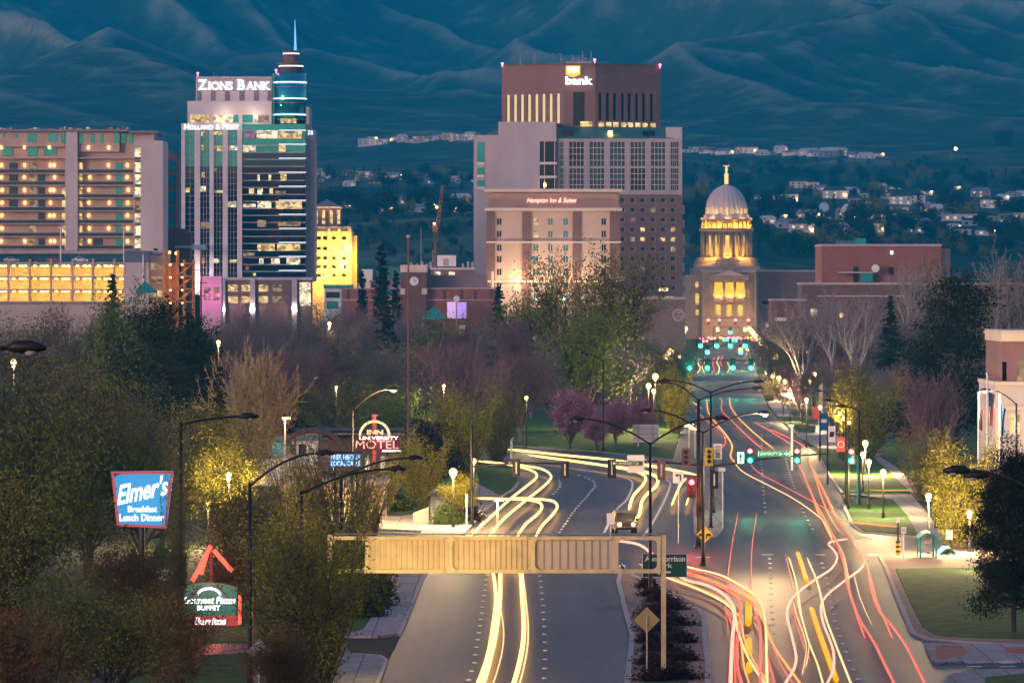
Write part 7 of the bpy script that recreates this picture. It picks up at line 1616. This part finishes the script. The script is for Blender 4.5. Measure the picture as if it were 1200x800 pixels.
for q in [
 ([(577,668),(584,700),(590,735),(588,765),(578,800),(566,830)], 'c', .04, 'hair thin beside the thick left one under the gantry'),
 ([(748,660),(782,674),(816,688),(846,702),(866,722),(872,748),(884,775),(902,802),(918,828)], 'o', .05, 'thin orange edge below the bundle'),
 ([(806,667),(838,675),(862,686),(884,700),(895,720),(903,748),(914,775),(930,802)], 'r', .05, 'thin inside the bundle upper bend'),
 ([(858,706),(863,724),(868,750),(872,780),(880,806)], 'o', .05, 'thin orange between the thick bundle lines'),
 ([(930,704),(934,722),(941,740),(945,757),(943,775),(940,790)], 'c', .03, 'hair thin loop beside the first S curve'),
 ([(934,700),(939,724),(946,744),(948,760),(944,783)], 'c', .03, 'second hair thin loop beside the first S curve'),
 ([(938,546),(947,568),(956,588),(974,622),(989,651),(995,684)], 'o', .05, 'thin orange beside the second from the kerb'),
 ([(951,545),(962,567),(972,587),(980,603),(999,629),(1017,657)], 'o', .05, 'thin orange beside the rightmost one'),
 ([(1000,668),(1008,700),(1022,732)], 'c', .025, 'hair thin pale between the two kerb lanes'),
 ([(551,628),(570,610),(596,586),(616,570),(627,561),(629,556),(624,551.5),(610,547),(590,543),(560,540)], 'w', 0.104, 'left of the pair bending off the cross street'),
 ([(573,628),(590,608),(616,586),(634,572),(645,561),(644,554.5),(634,549),(618,546),(596,542)], 'w', 0.104, 'right of the pair bending off the cross street'),
 ([(606,628),(616,614),(630,602),(635,594),(632,588.5),(620,585.6),(600,584.5),(556,583.5)], 'w', 0.112, 'left of the pair turning out by the bus shelter'),
 ([(628,628),(635,616),(648,602),(653,593),(648,587),(632,584.6),(600,583.2)], 'w', 0.112, 'right of the pair turning out by the bus shelter'),
 ([(551,628),(566,648),(577,668),(581,700),(578,730),(572,765),(560,800),(545,830)], 'w', 0.096, 'left edge of the bright lane under the gantry'),
 ([(606,628),(596,648),(587,668),(586,700),(582,735),(576,765),(566,800),(552,830)], 'w', 0.120, 'thick left one in the lane under the gantry'),
 ([(573,628),(596,650),(609,668),(612,700),(614,735),(611,765),(602,800),(590,830)], 'w', 0.120, 'thick right one in the lane under the gantry'),
 ([(628,628),(618,650),(613,668),(616,700),(619,735),(617,765),(609,800),(598,830)], 'c', 0.050, 'thin right edge of the lane under the gantry'),
 ([(594,526),(660,533),(720,539),(770,547),(816,556)], 'w', 0.128, 'upper of the two sweeping along the cross street'),
 ([(620,533),(680,541),(720,547),(744,551.5),(756,558),(754,567),(742,581),(737,597)], 'w', 0.128, 'sweeping round to the left headlight of the jeep'),
 ([(700,544),(745,550),(767,557),(771,563),(768,570),(758,579),(752,588),(749,603),(741,612)], 'w', 0.136, 'sweeping round to the right headlight of the jeep'),
 ([(804,560),(798,567),(793,577),(787,592)], 'w', 0.096, 'short one left of the lit red signal'), ([(809,574),(807,582),(804,592)], 'w', 0.080, 'shortest one under the lit red signal'),
 ([(720,633),(748,637.5),(766,650),(800,677),(824,684),(844,693),(857,706),(861,720),(858,752),(856,800),(854,830)], 'p', 0.115, 'thickest curling past the park sign'),
 ([(752,664),(786,678),(820,691),(848,705),(860,718),(866,744),(878,772),(896,800),(912,825)], 'c', 0.072, 'lower edge of the bundle past the median nose'),
 ([(770,652),(806,664),(840,672),(860,681),(880,694),(892,708),(896.5,726),(898,752),(899,800),(900,830)], 'c', 0.079, 'upper edge of the bundle past the park sign'),
 ([(770,657),(806,670),(832,680),(860,692),(880,702),(892,716),(898,736),(908,758),(920,776),(938,800),(955,825)], 'o', 0.065, 'drifting right out of the bundle'),
 ([(790,668),(822,678),(850,690),(866,704),(867,724),(864,752),(864,780),(869,800),(876,830)], 'r', 0.086, 'inside the bundle beside the thickest one'),
 ([(806,671),(836,680),(862,694),(880,706),(887,722),(891,740),(891,780),(891,830)], 'r', 0.094, 'below the amber bars'), ([(850,708),(855,725),(860,740),(861,770),(862,810)], 'r', 0.050, 'thin at the left of the bundle'), ([(898,760),(901,776),(908,800),(914,825)], 'r', 0.058, 'short at the bottom right of the bundle'),
 ([(877,694),(877,730)], 'a', 0.195, 'first and longest thick bar beside the buttons', .4), ([(877.5,749),(877.5,764)], 'a', 0.180, 'second thick bar beside the buttons', .4), ([(878,778),(878,785)], 'a', 0.165, 'last short thick bar beside the buttons', .4),
 ([(935,648),(939,660),(946,682)], 'a', 0.150, 'thick short bar in the middle lane', .4), ([(951,713),(957,732),(966,758),(980,796)], 'a', 0.150, 'thick long bar in the right lanes', .4),
 ([(994,631),(978,633.5),(971,637),(977,644),(981,653),(974,666),(956,678),(936,693),(925,706),(922.5,720),(926,738),(931,758),(933,771),(930,784),(920,800),(908,820)], 'p', 0.086, 'swinging left in a broad S through the junction'),
 ([(1023,631),(1008,633),(1001,636),(1008,646),(1013,657),(1008,666),(990,680),(972,694),(964,704),(962,714),(965,730),(972,748),(977,765),(976,785),(968,803),(958,825)], 'p', 0.079, 'swinging left in a second S right of the first'),
 ([(924,652),(931,674),(936,700),(940,724),(948,752),(958,778),(966,806),(972,830)], 'c', 0.058, 'thin between the two S curves'), ([(921,650),(929,690),(931,720),(940,750),(951,775)], 'r', 0.036, 'hair thin left of the first S curve'),
 ([(946,653),(957,680),(963,702),(968,724),(976,746),(986,772),(997,800),(1006,825)], 'c', 0.072, 'crossing the second S curve'),
 ([(900,502),(925,513),(944,525),(950,544),(960,566),(970,586),(977,602),(996,628),(1014,656),(1020,684),(1030,714),(1048,736),(1064,760),(1084,800),(1098,830)], 'r', 0.086, 'rightmost along the whole right kerb lane'),
 ([(1003,638),(1018,670),(1028,706),(1038,728),(1046,748)], 'r', 0.072, 'short twin of the rightmost one'),
 ([(884,494),(906,507),(929,523),(937,544),(946,566),(954,586),(972,620),(987,650),(993,684),(1000,706),(1008,726),(1024,752),(1040,784),(1050,805),(1060,830)], 'r', 0.086, 'second from the right kerb'),
 ([(979,632),(990,665),(996,695),(1004,720),(1014,748)], 'r', 0.065, 'short twin of the second from the kerb'),
 ([(949,541),(956,560),(962,580),(972,604),(985,625)], 'o', 0.043, 'thin inside the kerb lane above the crossing'), ([(939,548),(950,575),(957,596),(968,618),(979,640)], 'o', 0.043, 'thin inside the middle lane above the crossing'),
 ([(858,537),(870,552),(900,568),(930,584),(956,602),(966,612),(975,630)], 'c', 0.058, 'slanting lower across the lanes before the signals'), ([(879,543),(890,554),(920,570),(948,585),(968,596),(983,609),(999,633)], 'r', 0.050, 'slanting upper across the lanes before the signals'),
 ([(982,608),(1000,612),(1020,614),(1054,617)], 'o', 0.058, 'turning right by the lawn corner'), ([(1014,574),(1060,574),(1100,574)], 'o', 0.043, 'crossing the right side street low'), ([(1060,566),(1098,567)], 'o', 0.065, 'crossing the right side street high'),
 ([(865,599),(857,643),(852,683),(850,710),(854,738)], 'r', 0.032, 'thin left of two upright in the left turn lane'), ([(887,599),(881,643),(880,692)], 'r', 0.032, 'thin right of two upright in the left turn lane'),
 ([(855,465),(856,475),(865,489),(885,508),(908,527)], 'o', 0.094, 'wavy right one above the mast'), ([(843,466),(846,470),(846,481),(858,493),(875,510),(896,528)], 'r', 0.086, 'wavy middle one above the mast'), ([(828,467),(830,482),(837,493),(850,508),(858,522),(856,534),(861,541)], 'o', 0.101, 'wavy left one above the mast'), ([(814,480),(830,494),(845,504),(850,514),(848,522),(838,527)], 'r', 0.079, 'looping left above the mast'), ([(810,458),(807,463),(811,470),(822,478)], 'c', 0.072, 'short bent near the left kerb'),
 ([(820,420),(818,426),(821,431),(817,437)], 'c', 0.144, 'first far squiggle from the left', .8), ([(826,424),(823,430),(826,437)], 'c', 0.130, 'second far squiggle from the left', .8), ([(838,419),(835,426),(837,432),(834,438)], 'r', 0.144, 'third far squiggle from the left', .8), ([(843,417),(840,424),(843,431),(841,438)], 'c', 0.144, 'fourth far squiggle from the left', .8), ([(847,416),(844,424),(847,430)], 'r', 0.130, 'fifth far squiggle from the left', .8), ([(852,424),(855,431),(852,437)], 'c', 0.130, 'sixth far squiggle from the left', .8),
 ]: trail(*q)
# ------------------------------------------------------------------ the air
def haze():
    m = bpy.data.materials.new('haze_air'); m.use_nodes = True; t = m.node_tree
    t.nodes.remove(t.nodes['Principled BSDF']); v = t.nodes.new('ShaderNodeVolumePrincipled')
    v.inputs['Color'].default_value = (.0, .53, 1, 1); v.inputs['Density'].default_value = HAZE; v.inputs['Anisotropy'].default_value = 0
    t.links.new(v.outputs[0], t.nodes['Material Output'].inputs['Volume'])
    o = MB().box(-3000, -200, -1.5, 3000, 13600, 1700).build('haze', m); o['kind'] = 'stuff'
HAZE = 9.5e-5
haze()
